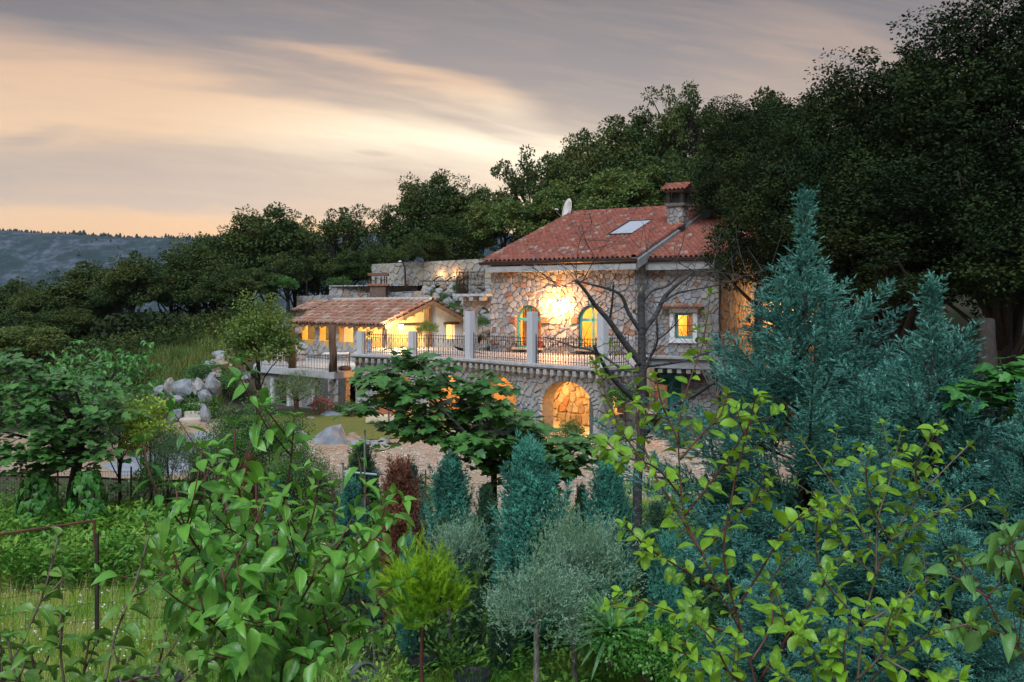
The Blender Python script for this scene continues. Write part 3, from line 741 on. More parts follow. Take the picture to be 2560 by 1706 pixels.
# wall lamp between the windows: an iron bracket, shade and bulb
lu = u_at(1399); lz = z_at(762, W0 + U * lu)
wl_ = thing('wall_lamp', 'glowing wall lamp on an iron bracket between the two arched windows', 'lamp', tuple(WF(lu, lz - .2, 0)))
q = MB(); q.tube([WF(lu, lz - .18, .04), WF(lu, lz - .20, .16), WF(lu, lz - .12, .24)], .015); q.lathe([(.07, -.10), (.05, -.06), (.03, -.04)], WF(lu, lz, .24)); q.lathe([(.02, .15), (.10, .11), (.12, .09)], WF(lu, lz, .24)); q.obj('bracket', [M_iron], wl_)
q = MB(); q.lathe([(.03, -.05), (.07, -.02), (.09, .03), (.07, .08), (.03, .10)], WF(lu, lz, .24), 12); q.obj('bulb', [emit('lamp_glow', (1, .80, .45), 60)], wl_, True)
pt_light('lamp_light', WF(lu, lz + .02, .36), 460, (1.0, .43, .12), .10, wl_)

# annex on the right, set back
AO = SR + B * 1.2; WA = frame_W((AO.x, AO.y, 0), U, NF); AL = 3.35; AE = EZ + .02
auc = u_at(1711, AO); azs = z_at(846, AO + U * auc); azt = z_at(784, AO + U * auc)
wop = op(auc, .82, azs, azt, 0)
duc = u_at(1672, AO); dop = op(duc, 1.15, .0, 1.75, .0)
AH = lambda u: AE - .20
annex = house
wall('annex_wall', WA, 0.0, AL, 0, AH, [wop, dop], .4, [M_mortar], annex)
stones(WA, 0.02, AL, 0.0, AH, [wop, dop], .27, annex, M_stone, M_stone_i, AE, depth=.05)
wfl = WA(AL, 0, 0); wf_ = frame_W((wfl.x, wfl.y, 0), B, U); wall('annex_flank', wf_, .4, 6.2, 0, lambda u: AE - .2 + u * RISE / RUN, [], .4, [M_mortar], annex)
stones(wf_, 0.0, 6.0, 0, lambda u: AE - .2 + u * RISE / RUN, [], .45, annex, M_stone, M_stone_i, 9, depth=.05)
A0 = Vector((AO.x, AO.y, 0)) - B * .40 + U * .06 + Vector((0, 0, AE)); ARun = 6.5; Sa = Sv; 
tile_roof(A0, U, Sa, AL + .32, ARun, .235, .38, annex, M_tile, M_tile_i)
q = MB(); q.box(A0 + U * (AL / 2 + .16) + Sa * ARun / 2 - Nr * .07, (AL + .3, ARun, .12), U, Sa, Nr); q.obj('roof_deck', [M_conc], annex)
q = MB(); q.box(A0 + U * (AL / 2 + .13) + B * .14 + Vector((0, 0, -.34)), (AL + .24, .34, .34), U, B); q.obj('fascia', [M_conc], annex)
gutter(A0 - B * .09 + Vector((0, 0, -.09)) - U * .3, A0 - B * .09 + U * (AL + .4) + Vector((0, 0, -.09)), annex)
q = MB(); dp = WA(AL - .02, 0, .10); q.tube([dp + Vector((0, 0, AE - .2)), dp + Vector((0, 0, .1))], .05, 8); q.obj('downpipe', [M_gutter], annex)
arch_window(WA, wop, annex, -.14, .09, mull=False, transom=False)
q = MB()
for s in (-1, 1): q.cbox(WA(auc + s * .52, (azs + azt) / 2, .05), (.22, .16, azt - azs + .02), U, B)
q.cbox(WA(auc, azs - .11, .06), (1.30, .2, .18), U, B); q.cbox(WA(auc, azt + .12, .05), (1.3, .16, .18), U, B)
q.obj('window_surround', [M_white], annex)
hood = tile_roof(WA(auc - .95, azt + .27, .42), U, B + Vector((0, 0, .35)), 1.9, .42, .2, .3, annex, M_otile, M_otile_i, .06)
q = MB(); q.box(WA(auc, azt + .24, .2), (1.8, .4, .07), U, B); q.obj('hood_shelf', [M_beam], annex)
q = MB(); rm = [WA(auc - .8, azs - .3, -.42), WA(auc + .8, azs - .3, -.42), WA(auc + .8, azs - .3, -2), WA(auc - .8, azs - .3, -2)]; rt = [p + Vector((0, 0, 1.9)) for p in rm]
q.add(rm + rt, [(0, 1, 2, 3), (4, 7, 6, 5), (0, 4, 5, 1)[::-1], (1, 5, 6, 2), (2, 6, 7, 3), (3, 7, 4, 0)][:2] + [(1, 5, 6, 2), (2, 6, 7, 3), (3, 7, 4, 0)]); q.obj('room', [M_yellow], annex)
q = MB()
for k in range(5): q.box(WA(auc - .05 + k * .06, azs + .6, -.5 - .03 * (k % 2)), (.06, .02, 1.6), U, B)
q.obj('curtain', [MATS['red_curtain']], annex); pt_light('room_light', WA(auc, azt - .1, -1.2), 55, WARM, .1, house)
# ground floor door in its recess
q = MB(); q.box(WA(duc, .86, -.36), (1.15, .05, 1.75), U, B); dr = q.obj('door', [M_turq], annex)
for a in (-1, 1):
    for z_, h_ in ((.45, .5), (1.2, .7)):
        q = MB(); q.cbox(WA(duc + a * .27, z_, -.31), (.38, .04, h_), U, B, b=.015); q.obj('door_panel', [mat('turquoise_dark', (.03, .28, .24), .5)], dr)
q = MB(); q.box(WA(duc + .8, .9, .02), (.12, .12, 1.9), U, B); q.obj('door_post', [M_beam], annex)
# grey slab beside the terrace under the annex window
q = MB(); q.box(WA(AL / 2 + .1, ZT - .30, .55), (AL + .5, 1.1, .40), U, B); q.box(WA(AL / 2 + .1, ZT - .06, .60), (AL + .6, 1.3, .08), U, B); q.obj('side_landing', [M_conc], annex)
for k in range(9):
    q = MB(); q.cbox(WA(.2 + k * .42, ZT - .60, .80), (.2, .5, .2), U, B); q.obj('corbel', [M_gstone], annex)

# satellite dish
dp_ = E0 + Sv * 7.9 + U * .15
dish = thing('satellite_dish', 'white satellite dish on the left end of the red roof ridge', 'dish', tuple(P(1412, 548, 53.5)))
c0 = P(1416, 527, 53.5); ax = Vector((-.93, -.32, .18)).normalized(); e1 = Vector((.1, -.1, 1)); e1 = (e1 - ax * e1.dot(ax)).normalized(); e2 = ax.cross(e1)
q = MB(); rings = []
for rr_, dd in ((.62, .0), (.45, -.09), (.22, -.14), (.02, -.155)):
    rings.append([c0 + (e1 * math.cos(a) * 1.08 + e2 * math.sin(a)) * rr_ + ax * dd for a in [2 * math.pi * i / 20 for i in range(20)]])
rings = [[p - ax * .02 for p in r_] for r_ in reversed(rings)] + rings
q.loft(rings[:4] + rings[4:], cap=False); q.obj('reflector', [M_white], dish, True)
q = MB(); f0 = c0 + ax * .55 - e1 * .05; q.tube([c0 - e1 * .52, f0 - e1 * .12], .014); q.obj('feed_arm', [M_steel], dish)
q = MB(); q.tube([f0 - ax * .08, f0 + ax * .1], .04, 8); q.obj('receiver', [M_white], dish)
q = MB(); q.tube([c0 - ax * .14, c0 - ax * .2 - Vector((0, 0, .35)), c0 - ax * .1 - Vector((0, 0, .9))], .025); q.obj('mast', [M_steel], dish)

# wing wall with a passage arch and the balcony on it
W1 = W0 - B * .0
u0w, u1w = u_at(1159), uL - .02
zbal = z_at(738, W0 + U * (u0w + .6))
pop = op((u_at(1181) + u_at(1226)) / 2, u_at(1226) - u_at(1181), ZT, z_at(765, W0) - (u_at(1226) - u_at(1181)) / 2)
wing = thing('balcony_wing', 'stone wing wall with a white-edged passage arch carrying the small balcony', 'wall', tuple(WF(u0w, 0, 0)))
wall('wall', WF, u0w, u1w, 0, lambda u: zbal - .1, [pop], .45, [M_white], wing)
stones(WF, u0w, u1w, ZT, lambda u: zbal - .1, [pop], .36, wing, M_stone, M_stone_i, zbal, depth=.05)
q = MB(); q.box(WF((u0w + u1w) / 2 - .08, zbal + .0, .0), (u1w - u0w + .35, 1.1, .11), U, B); q.obj('balcony_slab', [M_slab], wing)
for k in range(3):
    q = MB(); q.cbox(WF(u0w + .2 + k * .55, zbal - .17, .32), (.2, .4, .2), U, B); q.obj('corbel', [M_gstone], wing)

# ------------------------------------------------------------------ iron railings
def baluster(h_, style):
    q = MB(); q.box((0, 0, h_ / 2), (.016, .016, h_)); q.lathe([(.006, 0), (.020, .02), (.006, .045)], (0, 0, h_ - .01), 6)
    if style == 'lyre':
        q.tube([(0, 0, h_ * .30), (.055, 0, h_ * .42), (.075, 0, h_ * .55), (.0, 0, h_ * .86)], .007, 4); q.tube([(0, 0, h_ * .30), (-.055, 0, h_ * .42), (-.075, 0, h_ * .55), (0, 0, h_ * .86)], .007, 4)
        q.tube([(.05 * math.cos(a) , 0, h_ * .22 + .05 * math.sin(a)) for a in [k * .785 for k in range(9)]], .006, 4)
    return mesh_raw('baluster', q.v, q.f, [M_iron])
BAL = {('p', 1.0): baluster(1.0, 'plain'), ('l', 1.0): baluster(1.0, 'lyre')}
def railing(label, pts, h_=.95, step=.13, group='iron railing panels round the terraces', posts=(), lyre=True, lift=.06, rails=(.06, .78, .93)):
    pts = [Vector(p) for p in pts]; t_ = thing('iron_railing', label, 'railing', tuple(pts[0]), group)
    for r_ in rails:
        q = MB(); q.tube([p + Vector((0, 0, lift + r_ * h_)) for p in pts], .013, 4); q.obj('rail', [M_iron], t_)
    L = [0]
    for a, b_ in zip(pts, pts[1:]): L.append(L[-1] + (b_ - a).length)
    n = max(2, int(round(L[-1] / step)))
    for i in range(n + 1):
        s_ = L[-1] * i / n; k = max(0, min(len(pts) - 2, next((j for j in range(len(pts) - 1) if L[j + 1] >= s_ - 1e-6), len(pts) - 2)))
        f = (s_ - L[k]) / max(1e-6, L[k + 1] - L[k]); p = pts[k].lerp(pts[k + 1], f); d = (pts[k + 1] - pts[k])
        o = link('baluster', BAL[('l' if lyre and i % 2 else 'p', 1.0)], t_, p - pts[0] + Vector((0, 0, lift * .3))); o.rotation_euler = (0, 0, math.atan2(d.y, d.x)); o.scale = (1, 1, h_)
    for p in (pts[0], pts[-1]):
        q = MB(); q.box(p + Vector((0, 0, h_ / 2 + .05)), (.035, .035, h_ + .16)); q.obj('rail_post', [M_iron], t_)
    return t_
bz = zbal + .055
railing('tall scrollwork railing round the small upper balcony', [WF(u0w - .05, bz, .5), WF(u1w - .05, bz, .5)], 1.0, .075)
o = railing('short side railing of the small upper balcony', [WF(u0w - .05, bz, -.45), WF(u0w - .05, bz, .48)], 1.0, .085)

# ------------------------------------------------------------------ curved terrace in front
CT = [P(876, 885, 43.9), P(1020, 891.5, 41.9), P(1167, 897, 39.9), P(1320, 909, 36.55), P(1497, 920, 33.9), P(1586, 914, 35.4)]
CT = [Vector((p.x, p.y, 0)) for p in CT]; CT = CT[:-1] and smooth_line(CT[:5], 8) + smooth_line([CT[4], CT[5]], 3)[1:]
LT = [0]
for a, b_ in zip(CT, CT[1:]): LT.append(LT[-1] + (b_ - a).length)
def c_at(s_):
    k = next((j for j in range(len(CT) - 1) if LT[j + 1] >= s_), len(CT) - 2); f = (s_ - LT[k]) / max(1e-6, LT[k + 1] - LT[k]); p = CT[k].lerp(CT[k + 1], f)
    d = (CT[k + 1] - CT[k]).normalized(); return p, Vector((d.y, -d.x, 0))
SC = LT[8 * 4]                      # the front corner
def s_px(px):
    best = min((abs((lambda p: HX + p.x / p.y * F)(c_at(SC * i / 800)[0]) - px), SC * i / 800) for i in range(801)); return best[1]
IN = .28
def WT(s_, z, d):
    s2 = max(0, s_); p, n = c_at(min(s2, SC - 1e-4)); p = p + n * (d - IN); return Vector((p.x, p.y, z))
terr = thing('terrace', 'curved stone terrace on arches with a concrete edge and corbels in front of the house', 'terrace', (CT[16].x, CT[16].y, 0))
def top_z(py, px):
    p = c_at(s_px(px))[0]; return CZ - (py - HY) / F * p.y
def aop(x0, x1, ytop, z0=.05):
    s0, s1 = s_px(x0), s_px(x1); w_ = s1 - s0; zt = min(top_z(ytop, (x0 + x1) / 2), ZT - .42); r = min(w_ / 2, .95); return op((s0 + s1) / 2, w_, z0, zt - r, r)
opsT = [aop(932, 1030, 936), aop(1062, 1140, 938), aop(1193, 1276, 941), aop(1341, 1471, 955)]
TH = lambda u: ZT - .16
wall('wall', WT, 0.05, SC - .28, 0, TH, opsT, .55, [M_mortar], terr, extra=LT[:33])
stones(WT, 0.05, SC - .28, 0, TH, opsT, .28, terr, M_gstone, mat('grey_stone_joined', None, 0.85, stops=GSTONE_STOPS, rand='island', noise_mix=0.5, scale=5.0, bump=0.5, bscale=14), TH(0), depth=.06, gap=.022)
# return wall from the front corner back to the annex
cA = WT(SC - .3, 0, 0); cB_ = Vector((CT[-1].x - .1, CT[-1].y + .1, 0)); cC = WA(.2, 0, 0); dR = (cB_ - cA); WR2 = frame_W((cA.x, cA.y, 0), dR.normalized(), Vector((dR.y, -dR.x, 0)).normalized())
rop = op(dR.length * .62, .75, .9, 1.5, .3)
wall('return_wall', WR2, 0, dR.length, 0, TH, [rop], .4, [M_mortar], terr); stones(WR2, 0, dR.length, 0, TH, [rop], .34, terr, M_gstone, MATS['grey_stone_joined'], TH(0), depth=.06, gap=.022)
dR2 = cC - cB_; WR3 = frame_W((cB_.x, cB_.y, 0), dR2.normalized(), Vector((dR2.y, -dR2.x, 0)).normalized())
wall('return_wall', WR3, 0, dR2.length, 0, TH, [], .3, [M_mortar], terr); stones(WR3, 0, dR2.length, 0, TH, [], .34, terr, M_gstone, MATS['grey_stone_joined'], TH(0), depth=.06)
# paving slab with nosing
poly = [Vector((p.x, p.y, 0)) for p in CT] + [WA(.15, 0, .02), WF(uR - .1, 0, -.1), WF(u0w - .3, 0, -.1), Vector((-3.2, 53.0, 0)), Vector((-6.2, 50.6, 0)), Vector((-7.4, 48.5, 0))]
q = MB(); n = len(poly); cen = Vector((-1.2, 44, 0))
tp = [Vector((p.x, p.y, ZT)) for p in poly]; bt = [Vector((p.x, p.y, ZT - .14)) for p in poly]
q.add(tp + bt + [Vector((cen.x, cen.y, ZT)), Vector((cen.x, cen.y, ZT - .14))], [(i, (i + 1) % n, 2 * n) for i in range(n)] + [(n + (i + 1) % n, n + i, 2 * n + 1) for i in range(n)])
q.obj('paving', [M_floor], terr)
q = MB()
prof = [(.0, -.004), (.02, -.02), (.02, -.10), (-.03, -.13), (-.06, -.17), (-.4, -.17), (-.4, .006), (-.02, .006)]
q.loft([[p + (c_at(min(LT[i] + 1e-4, LT[-1] - 1e-3))[1]) * a + Vector((0, 0, ZT + b_)) for a, b_ in prof] for i, p in enumerate(CT)]); q.obj('nosing', [M_slab], terr)
s_ = .2
while s_ < LT[-1] - .1:
    p, nn = c_at(s_); uu = Vector((-nn.y, nn.x, 0)); q = MB()
    q.cbox(p - nn * .14 + Vector((0, 0, ZT - .27)), (.17, .30, .19), uu, nn, b=.03); q.obj('corbel', [M_gstone], terr); s_ += .37
# vaulted undercroft: back wall, floor, lit by lamps
def WU(s_, z, d): return WT(s_, z, d - 2.9)
uop = op(s_px(1462), 1.25, .95, 1.75, 0)
wall('undercroft_wall', WU, .1, SC - .4, 0, TH, [uop], .3, [mat('warm_mortar', (.42, .32, .22), .9)], terr, extra=LT[:33])
stones(WU, s_px(1150), SC - .5, 0, TH, [uop], .40, terr, M_stone, M_stone_i, TH(0), depth=.07, gap=.04)
q = MB()
for i in range(0, 7): q.box(WU(uop['uc'] - .6 + .2 * i, 1.35, -.1), (.035, .04, .8), (1, 0, 0), (0, 1, 0))
for i in range(3): q.box(WU(uop['uc'], 1.1 + .25 * i, -.08), (1.3, .03, .03), (c_at(uop['uc'])[1].y * -1, c_at(uop['uc'])[1].x, 0), tuple(c_at(uop['uc'])[1]))
q.obj('window_grille', [M_rust], terr)
q = MB(); q.box(WU(uop['uc'], 1.35, -.36), (1.5, .1, .95), (-c_at(uop['uc'])[1].y, c_at(uop['uc'])[1].x, 0), tuple(c_at(uop['uc'])[1])); q.obj('shutter', [mat('orange_shutter', (.45, .16, .05), .7)], terr)
q = MB(); q.box(WU(uop['uc'], .88, .12), (1.7, .3, .12), (-c_at(uop['uc'])[1].y, c_at(uop['uc'])[1].x, 0), tuple(c_at(uop['uc'])[1])); q.obj('sill', [M_cream], terr)
fl = [WT(LT[i], .03, -.4) for i in range(0, 33)] ; fb = [WU(LT[i], .03, 0) for i in range(0, 33)]
q = MB(); q.add(fl + fb, [(i, i + 1, 33 + i + 1, 33 + i) for i in range(32)]); q.obj('floor', [M_conc], terr)
for px, e_, lw in ((975, 110, 'under the terrace in the first arch, beside the tall planter'), (1100, 90, 'under the terrace in the second arch, behind the fig leaves'), (1235, 170, 'under the terrace in the third arch'), (1400, 240, 'under the terrace in the largest arch')):
    s_ = s_px(px); lt = thing('ceiling_lamp', 'orange lamp ' + lw, 'lamp', tuple(WT(s_, ZT - .5, -1.6)), 'lamps under the terrace arches')
    q = MB(); q.lathe([(.03, 0), (.07, .04), (.07, .09), (.02, .12)], WT(s_, ZT - .42, -1.6), 10); q.obj('bulb', [emit('lamp_orange', (1, .5, .15), 12)], lt, True)
    q = MB(); q.lathe([(.09, 0), (.09, .03), (.02, .05)], WT(s_, ZT - .30, -1.6), 10); q.tube([WT(s_, ZT - .27, -1.6), WT(s_, ZT - .17, -1.6)], .01); q.obj('lamp_base', [M_iron], lt)
    pt_light('lamp_light', WT(s_, ZT - .62, -1.55), e_, ORNG, .08, lt)
# granite posts and railings along the edge
def post(px, ytop, label, w_=.30):
    s_ = s_px(px); p, nn = c_at(s_); p = p - nn * .20; zt = CZ - (ytop - HY) / F * p.y; uu = Vector((-nn.y, nn.x, 0))
    q = MB(); q.cbox(Vector((p.x, p.y, (ZT + zt) / 2)), (w_, w_, zt - ZT), uu, nn, b=.012); o = q.obj('granite_post', [M_granite]); tag(o, label, 'post', 'granite posts on the terrace edge'); return s_
ps = [post(895, 828, 'short rough granite post at the left end of the terrace edge'), post(1024, 828, 'short granite post below the round topiary bush'), post(1165, 779, 'tall granite post lit orange in front of the passage arch'),
      post(1320, 780, 'tall granite post in front of the left arched window'), post(1509, 781, 'tall granite post right of the right arched window')]
def rail_pts(s0, s1, n=10): return [(lambda c: c[0] - c[1] * .20 + Vector((0, 0, ZT)))(c_at(s0 + (s1 - s0) * i / n)) for i in range(n + 1)]
railing('iron railing in front of the lit pavilion porch and flower pot', rail_pts(ps[0] + .22, ps[1] - .2), .86)
railing('iron railing in front of the topiary bush', rail_pts(ps[1] + .22, ps[2] - .2), .88)
railing('iron railing in front of the passage arch', rail_pts(ps[2] + .25, ps[3] - .2), .92)
railing('iron railing between the tall posts under the lamp', rail_pts(ps[3] + .22, ps[4] - .2), .95)
railing('short iron railing at the right end of the terrace beside the bare tree', rail_pts(ps[4] + .22, SC - .1, 4) + rail_pts(SC + .1, LT[-1] - .1, 3), .98)
# ------------------------------------------------------------------ pavilion on the lower terrace
ZL = 1.78
a_ = Vector((-.652, .757, 0)); b_p = Vector((.757, .652, 0)); C0 = Vector((-6.27, 50.0, 0)); PL, PW, PA = 9.25, 5.0, 2.6
PE = 3.80; RZ = 1.08
pav = thing('pavilion', 'low stone pavilion with old clay tile roof, open lit porch and ochre interior', 'pavilion', (C0.x, C0.y, ZL))
WP = frame_W(C0 + a_ * PL, -a_, -b_p)            # long front, u from the far left end
pop_ = [op(PL - 7.9, 1.5, 2.80, 3.62, 0), op(PL - 5.9, 1.5, 2.80, 3.62, 0), op(PL - 3.9, 1.5, 2.80, 3.62, 0), op(PL - 1.55, 2.3, 2.6, 3.62, 0)]
wall('wall', WP, 0, PL, ZL - .3, lambda u: PE, pop_, .35, [M_yellow], pav)
stones(WP, 0, PL, ZL - .3, lambda u: 3.66, pop_, .36, pav, M_gstone, MATS['grey_stone_joined'], 3.66, depth=.06, limit=160)
WG = frame_W(C0, b_p, -a_)                        # gable end facing right
gzp = lambda u: PE + (u / PA if u < PA else (PW - u) / (PW - PA)) * RZ
gop = op(4.0, .55, 2.95, 3.72, 0); gopen = op(1.45, 2.1, ZL, 3.75, 0)
wall('gable_wall', WG, PA, PW, ZL - .3, gzp, [gop], .3, [M_white], pav)
q = MB(); q.box(WG(4.0, 3.80, .05), (.95, .2, .14), b_p, a_); q.obj('lintel', [M_wood], pav)
q = MB(); q.box(WG(4.0, 3.33, -.34), (.7, .03, .85), b_p, a_); q.obj('glow_pane', [emit('window_glow', (1, .55, .15), 1.1)], pav)  # the pane itself glows in place of a lit room behind it
for u, nm in ((.12, 'pillar'), ):
    q = MB(); q.box(WG(u, (ZL + PE) / 2, -.12), (.35, .35, PE - ZL), b_p, a_); q.obj(nm, [M_mortar], pav)
q = MB(); q.box(WG(PA, (ZL + PE + RZ) / 2 - .1, .02), (.22, .22, PE + RZ - ZL - .15), b_p, a_); q.obj('king_post', [M_beam], pav)
q = MB(); q.box(WG(PA / 2, PE - .02, .02), (PA, .18, .16), b_p, a_); q.obj('tie_beam', [M_beam], pav)
# back and partition walls inside
q = MB()
def flat(p0, p1, z0, z1, mt, nm): qq = MB(); d = (p1 - p0); qq.box((p0 + p1) / 2 + Vector((0, 0, (z0 + z1) / 2)), (d.length, .15, z1 - z0), d.normalized(), (-d.normalized().y, d.normalized().x, 0)); return qq.obj(nm, [mt], pav)
flat(C0 + b_p * 2.5 + a_ * .2, C0 + b_p * 2.5 + a_ * PL, ZL, PE + .9, M_cream, 'partition_wall'); flat(C0 + a_ * 4.2, C0 + a_ * 4.2 + b_p * PW, ZL, PE + .2, M_cream, 'partition_wall')
flat(C0 + b_p * PW, C0 + b_p * PW + a_ * PL, 0, PE, M_mortar, 'rear_wall'); flat(C0 + a_ * PL, C0 + a_ * PL + b_p * PW, 0, PE + .5, M_mortar, 'end_wall')
q = MB(); q.box(C0 + a_ * PL / 2 + b_p * PW / 2 + Vector((0, 0, ZL)), (PL, PW, .1), a_, b_p); q.obj('floor', [M_floor], pav)
WI = frame_W(C0 + a_ * PL + b_p * 2.42, -a_, -b_p)
arch_window(WI, op(PL - 7.0, .75, 2.75, 3.5, 0), pav, .08, .06, M_rust, True, True)
q = MB(); q.box(WI(PL - 7.0, 3.1, .04), (1.2, .03, 1.2), -a_, -b_p); q.obj('niche', [M_white], pav)
q = MB(); q.add([WI(PL - 5.0 + .42 * math.cos(t_), 3.25 + .42 * math.sin(t_), .09) for t_ in [math.pi * i / 12 for i in range(13)]] + [WI(PL - 5.42, 2.4, .09), WI(PL - 4.58, 2.4, .09)], [tuple(range(15))]); q.obj('arched_niche', [mat('deep_ochre', (.85, .48, .10), .8)], pav)
# roof
PO = C0 + a_ * (PL + .3) - b_p * .42 + Vector((0, 0, PE - .05)); PS = (b_p * PA + Vector((0, 0, RZ))).normalized(); PSL = math.hypot(PA + .42, RZ * 1.16)
NP = tile_roof(PO, -a_, PS, PL + .65, PSL, .25, .40, pav, M_otile, M_otile_i, .10, .05)
q = MB(); q.box(PO - a_ * (PL + .65) / 2 + PS * PSL / 2 - NP * .06, (PL + .6, PSL, .07), -a_, PS, NP); q.obj('roof_boards', [M_beam], pav)
PB = (-b_p * (PW - PA) + Vector((0, 0, RZ * 1.0))).normalized(); PO2 = C0 - a_ * .35 + b_p * (PW + .35) + Vector((0, 0, PE - .05)); PSL2 = math.hypot(PW - PA + .35, RZ * 1.12)
N2 = tile_roof(PO2, a_, PB, PL + .65, PSL2, .25, .40, pav, M_otile, M_otile_i, .10, .05, limit=20)
q = MB(); q.box(PO2 + a_ * (PL + .65) / 2 + PB * PSL2 / 2 - N2 * .06, (PL + .6, PSL2, .07), a_, PB, N2); q.obj('roof_boards', [M_beam], pav)
rt_ = PO + PS * PSL
ridge_caps(rt_ + Vector((0, 0, .03)), rt_ - a_ * (PL + .65) + Vector((0, 0, .03)), .15, .4, pav, mat('pale_mortar_cap', (.62, .58, .54), .9, (.5, .42, .36), 5))
# upper left lean of the roof that runs on past the corner
PO3 = PO + PS * 1.45 + a_ * 1.9 + Vector((0, 0, .12)); tile_roof(PO3, -a_, PS, 1.9, 1.5, .25, .40, pav, M_otile, M_otile_i, .10, .05)
q = MB(); q.box(PO3 - a_ * .95 + PS * .75 - NP * .08, (1.9, 1.5, .12), -a_, PS, NP); q.obj('roof_boards', [M_beam], pav)
q = MB(); q.box(C0 + a_ * (PL + 1.1) + b_p * 2.2 + Vector((0, 0, (PE + ZL) / 2 + .1)), (2.0, 2.2, PE - ZL + .4), a_, b_p); q.obj('end_block', [M_mortar], pav)
# verge boards on the gable, rafters, purlin ends
for p0, p1 in ((PO - a_ * (PL + .68), rt_ - a_ * (PL + .68)), (PO2 - a_ * .04, PO2 - a_ * .04 + PB * PSL2)):
    d = (p1 - p0); q = MB(); dn = d.normalized(); nn = a_.cross(dn); nn = nn if nn.z > 0 else -nn
    q.box((p0 + p1) / 2 - nn * .10, (d.length, .07, .20), dn, a_, nn); q.obj('verge_board', [M_beam], pav)
for i in range(14):
    q = MB(); p = PO - a_ * (.3 + i * (PL + .1) / 13.3) + Vector((0, 0, -.13)); q.box(p + PS * .5 - NP * .02, (.12, 1.1, .13), a_, PS, NP); q.obj('rafter', [M_beam], pav)
for i in range(5):
    q = MB(); u = .45 + i * .5; q.box(C0 + a_ * .9 + b_p * u + Vector((0, 0, gzp(u) - .16)), (.11, 2.4, .13), b_p, a_, (0, 0, 1)); q.obj('purlin', [mat('beam_painted_lit', (.42, .24, .10), .7)], pav)  # lighter copy of the beam timber, porch lamplight put into its colour
q = MB(); q.box(C0 + a_ * PL / 2 - b_p * .02 + Vector((0, 0, PE - .09)), (PL + .1, .2, .18), a_, b_p); q.obj('wall_beam', [M_wood], pav)
pt_light('room_light', C0 + a_ * 2.2 + b_p * 1.3 + Vector((0, 0, 3.5)), 120, (1, .55, .2), .1, pav); pt_light('room_light', C0 + a_ * 5.2 + b_p * 1.3 + Vector((0, 0, 3.5)), 70, (1, .58, .18), .1, pav); pt_light('room_light', C0 + a_ * 7.6 + b_p * 1.3 + Vector((0, 0, 3.5)), 60, (1, .58, .18), .1, pav)
for (px, py, D, e_, lb) in ((1003, 817, 49.3, 260, 'brightest glowing porch lamp hanging under the pavilion gable'), (973, 843, 50.5, 30, 'smaller glowing lamp low behind the railing in the pavilion porch')):
    p = P(px, py, D); lt = thing('porch_lamp', lb, 'lamp', tuple(p)); q = MB(); q.lathe([(.03, -.12), (.09, -.06), (.11, 0), (.08, .08), (.03, .11)], p, 12); q.obj('bulb', [emit('lamp_glow', (1, .80, .45), 60)], lt, True)
    q = MB(); q.tube([p + Vector((0, 0, .1)), p + Vector((0, 0, .45))], .01, 4); q.lathe([(.12, .09), (.03, .16)], p, 10); q.obj('hanger', [M_iron], lt); pt_light('lamp_light', p - b_p * .25 - a_ * .2, e_, (1, .62, .25), .1, lt)

# ------------------------------------------------------------------ lower terrace
L0, L1, L2 = P(633, 915, 49), P(835, 930, 44), P(884, 925, 45.6)
for v in (L0, L1, L2): v.z = 0
low = thing('lower_terrace', 'lower terrace with pale slab edge over a stone wall left of the arches', 'terrace', (L1.x, L1.y, 0))
q = MB(); poly = [L0, L1, L2, Vector((-6.6, 47.2, 0)), C0 + b_p * .4 - a_ * .3, C0 + a_ * PL + b_p * .2, Vector((-14.0, 55.5, 0))]
tp = [Vector((p.x, p.y, ZL)) for p in poly]; bt = [Vector((p.x, p.y, ZL - .30)) for p in poly]; n = len(poly)
q.add(tp + bt, [tuple(range(n)), tuple(reversed(range(n, 2 * n)))] + [(i, n + i, n + (i + 1) % n, (i + 1) % n) for i in range(n)]); q.obj('slab', [mat('pale_slab', (.52, .54, .56), .7, (.44, .46, .48), 4, .1)], low)
dL = (L1 - L0); dn = dL.normalized(); nL = Vector((dn.y, -dn.x, 0)); WL = frame_W(L0 - nL * .22, dn, nL)
def uL_at(px): return u_at(px, L0 - nL * .22, dn)
lop = [op((uL_at(686) + uL_at(722)) / 2, uL_at(722) - uL_at(686), 0, 1.15, 0), op((uL_at(788) + uL_at(826)) / 2, uL_at(826) - uL_at(788), .35, .88, .42)]
wall('wall', WL, 0, dL.length, -.4, lambda u: ZL - .3, lop, .4, [M_mortar], low); stones(WL, 0, dL.length, -.3, lambda u: ZL - .32, lop, .40, low, M_gstone, MATS['grey_stone_joined'], ZL, depth=.05)
dM = (L2 - L1); dm = dM.normalized(); nM = Vector((dm.y, -dm.x, 0)); WM = frame_W(L1 - nM * .22, dm, nM)
wall('wall', WM, -.15, dM.length, -.4, lambda u: ZL - .3, [], .4, [M_mortar], low); stones(WM, -.15, dM.length, -.3, lambda u: ZL - .32, [], .4, low, M_gstone, MATS['grey_stone_joined'], ZL, depth=.05)
q = MB(); q.box(WL(lop[0]['uc'], .6, -.5), (lop[0]['w'] + .4, .1, 1.6), dn, nL); q.obj('doorway_shade', [M_shade], low)  # near-black panel painted as the shade within the doorway
for s in (-1, 1): q = MB(); q.cbox(WL(lop[0]['uc'] + s * (lop[0]['w'] / 2 + .1), .5, .03), (.2, .2, 1.4), dn, nL); q.obj('door_jamb', [M_white], low)
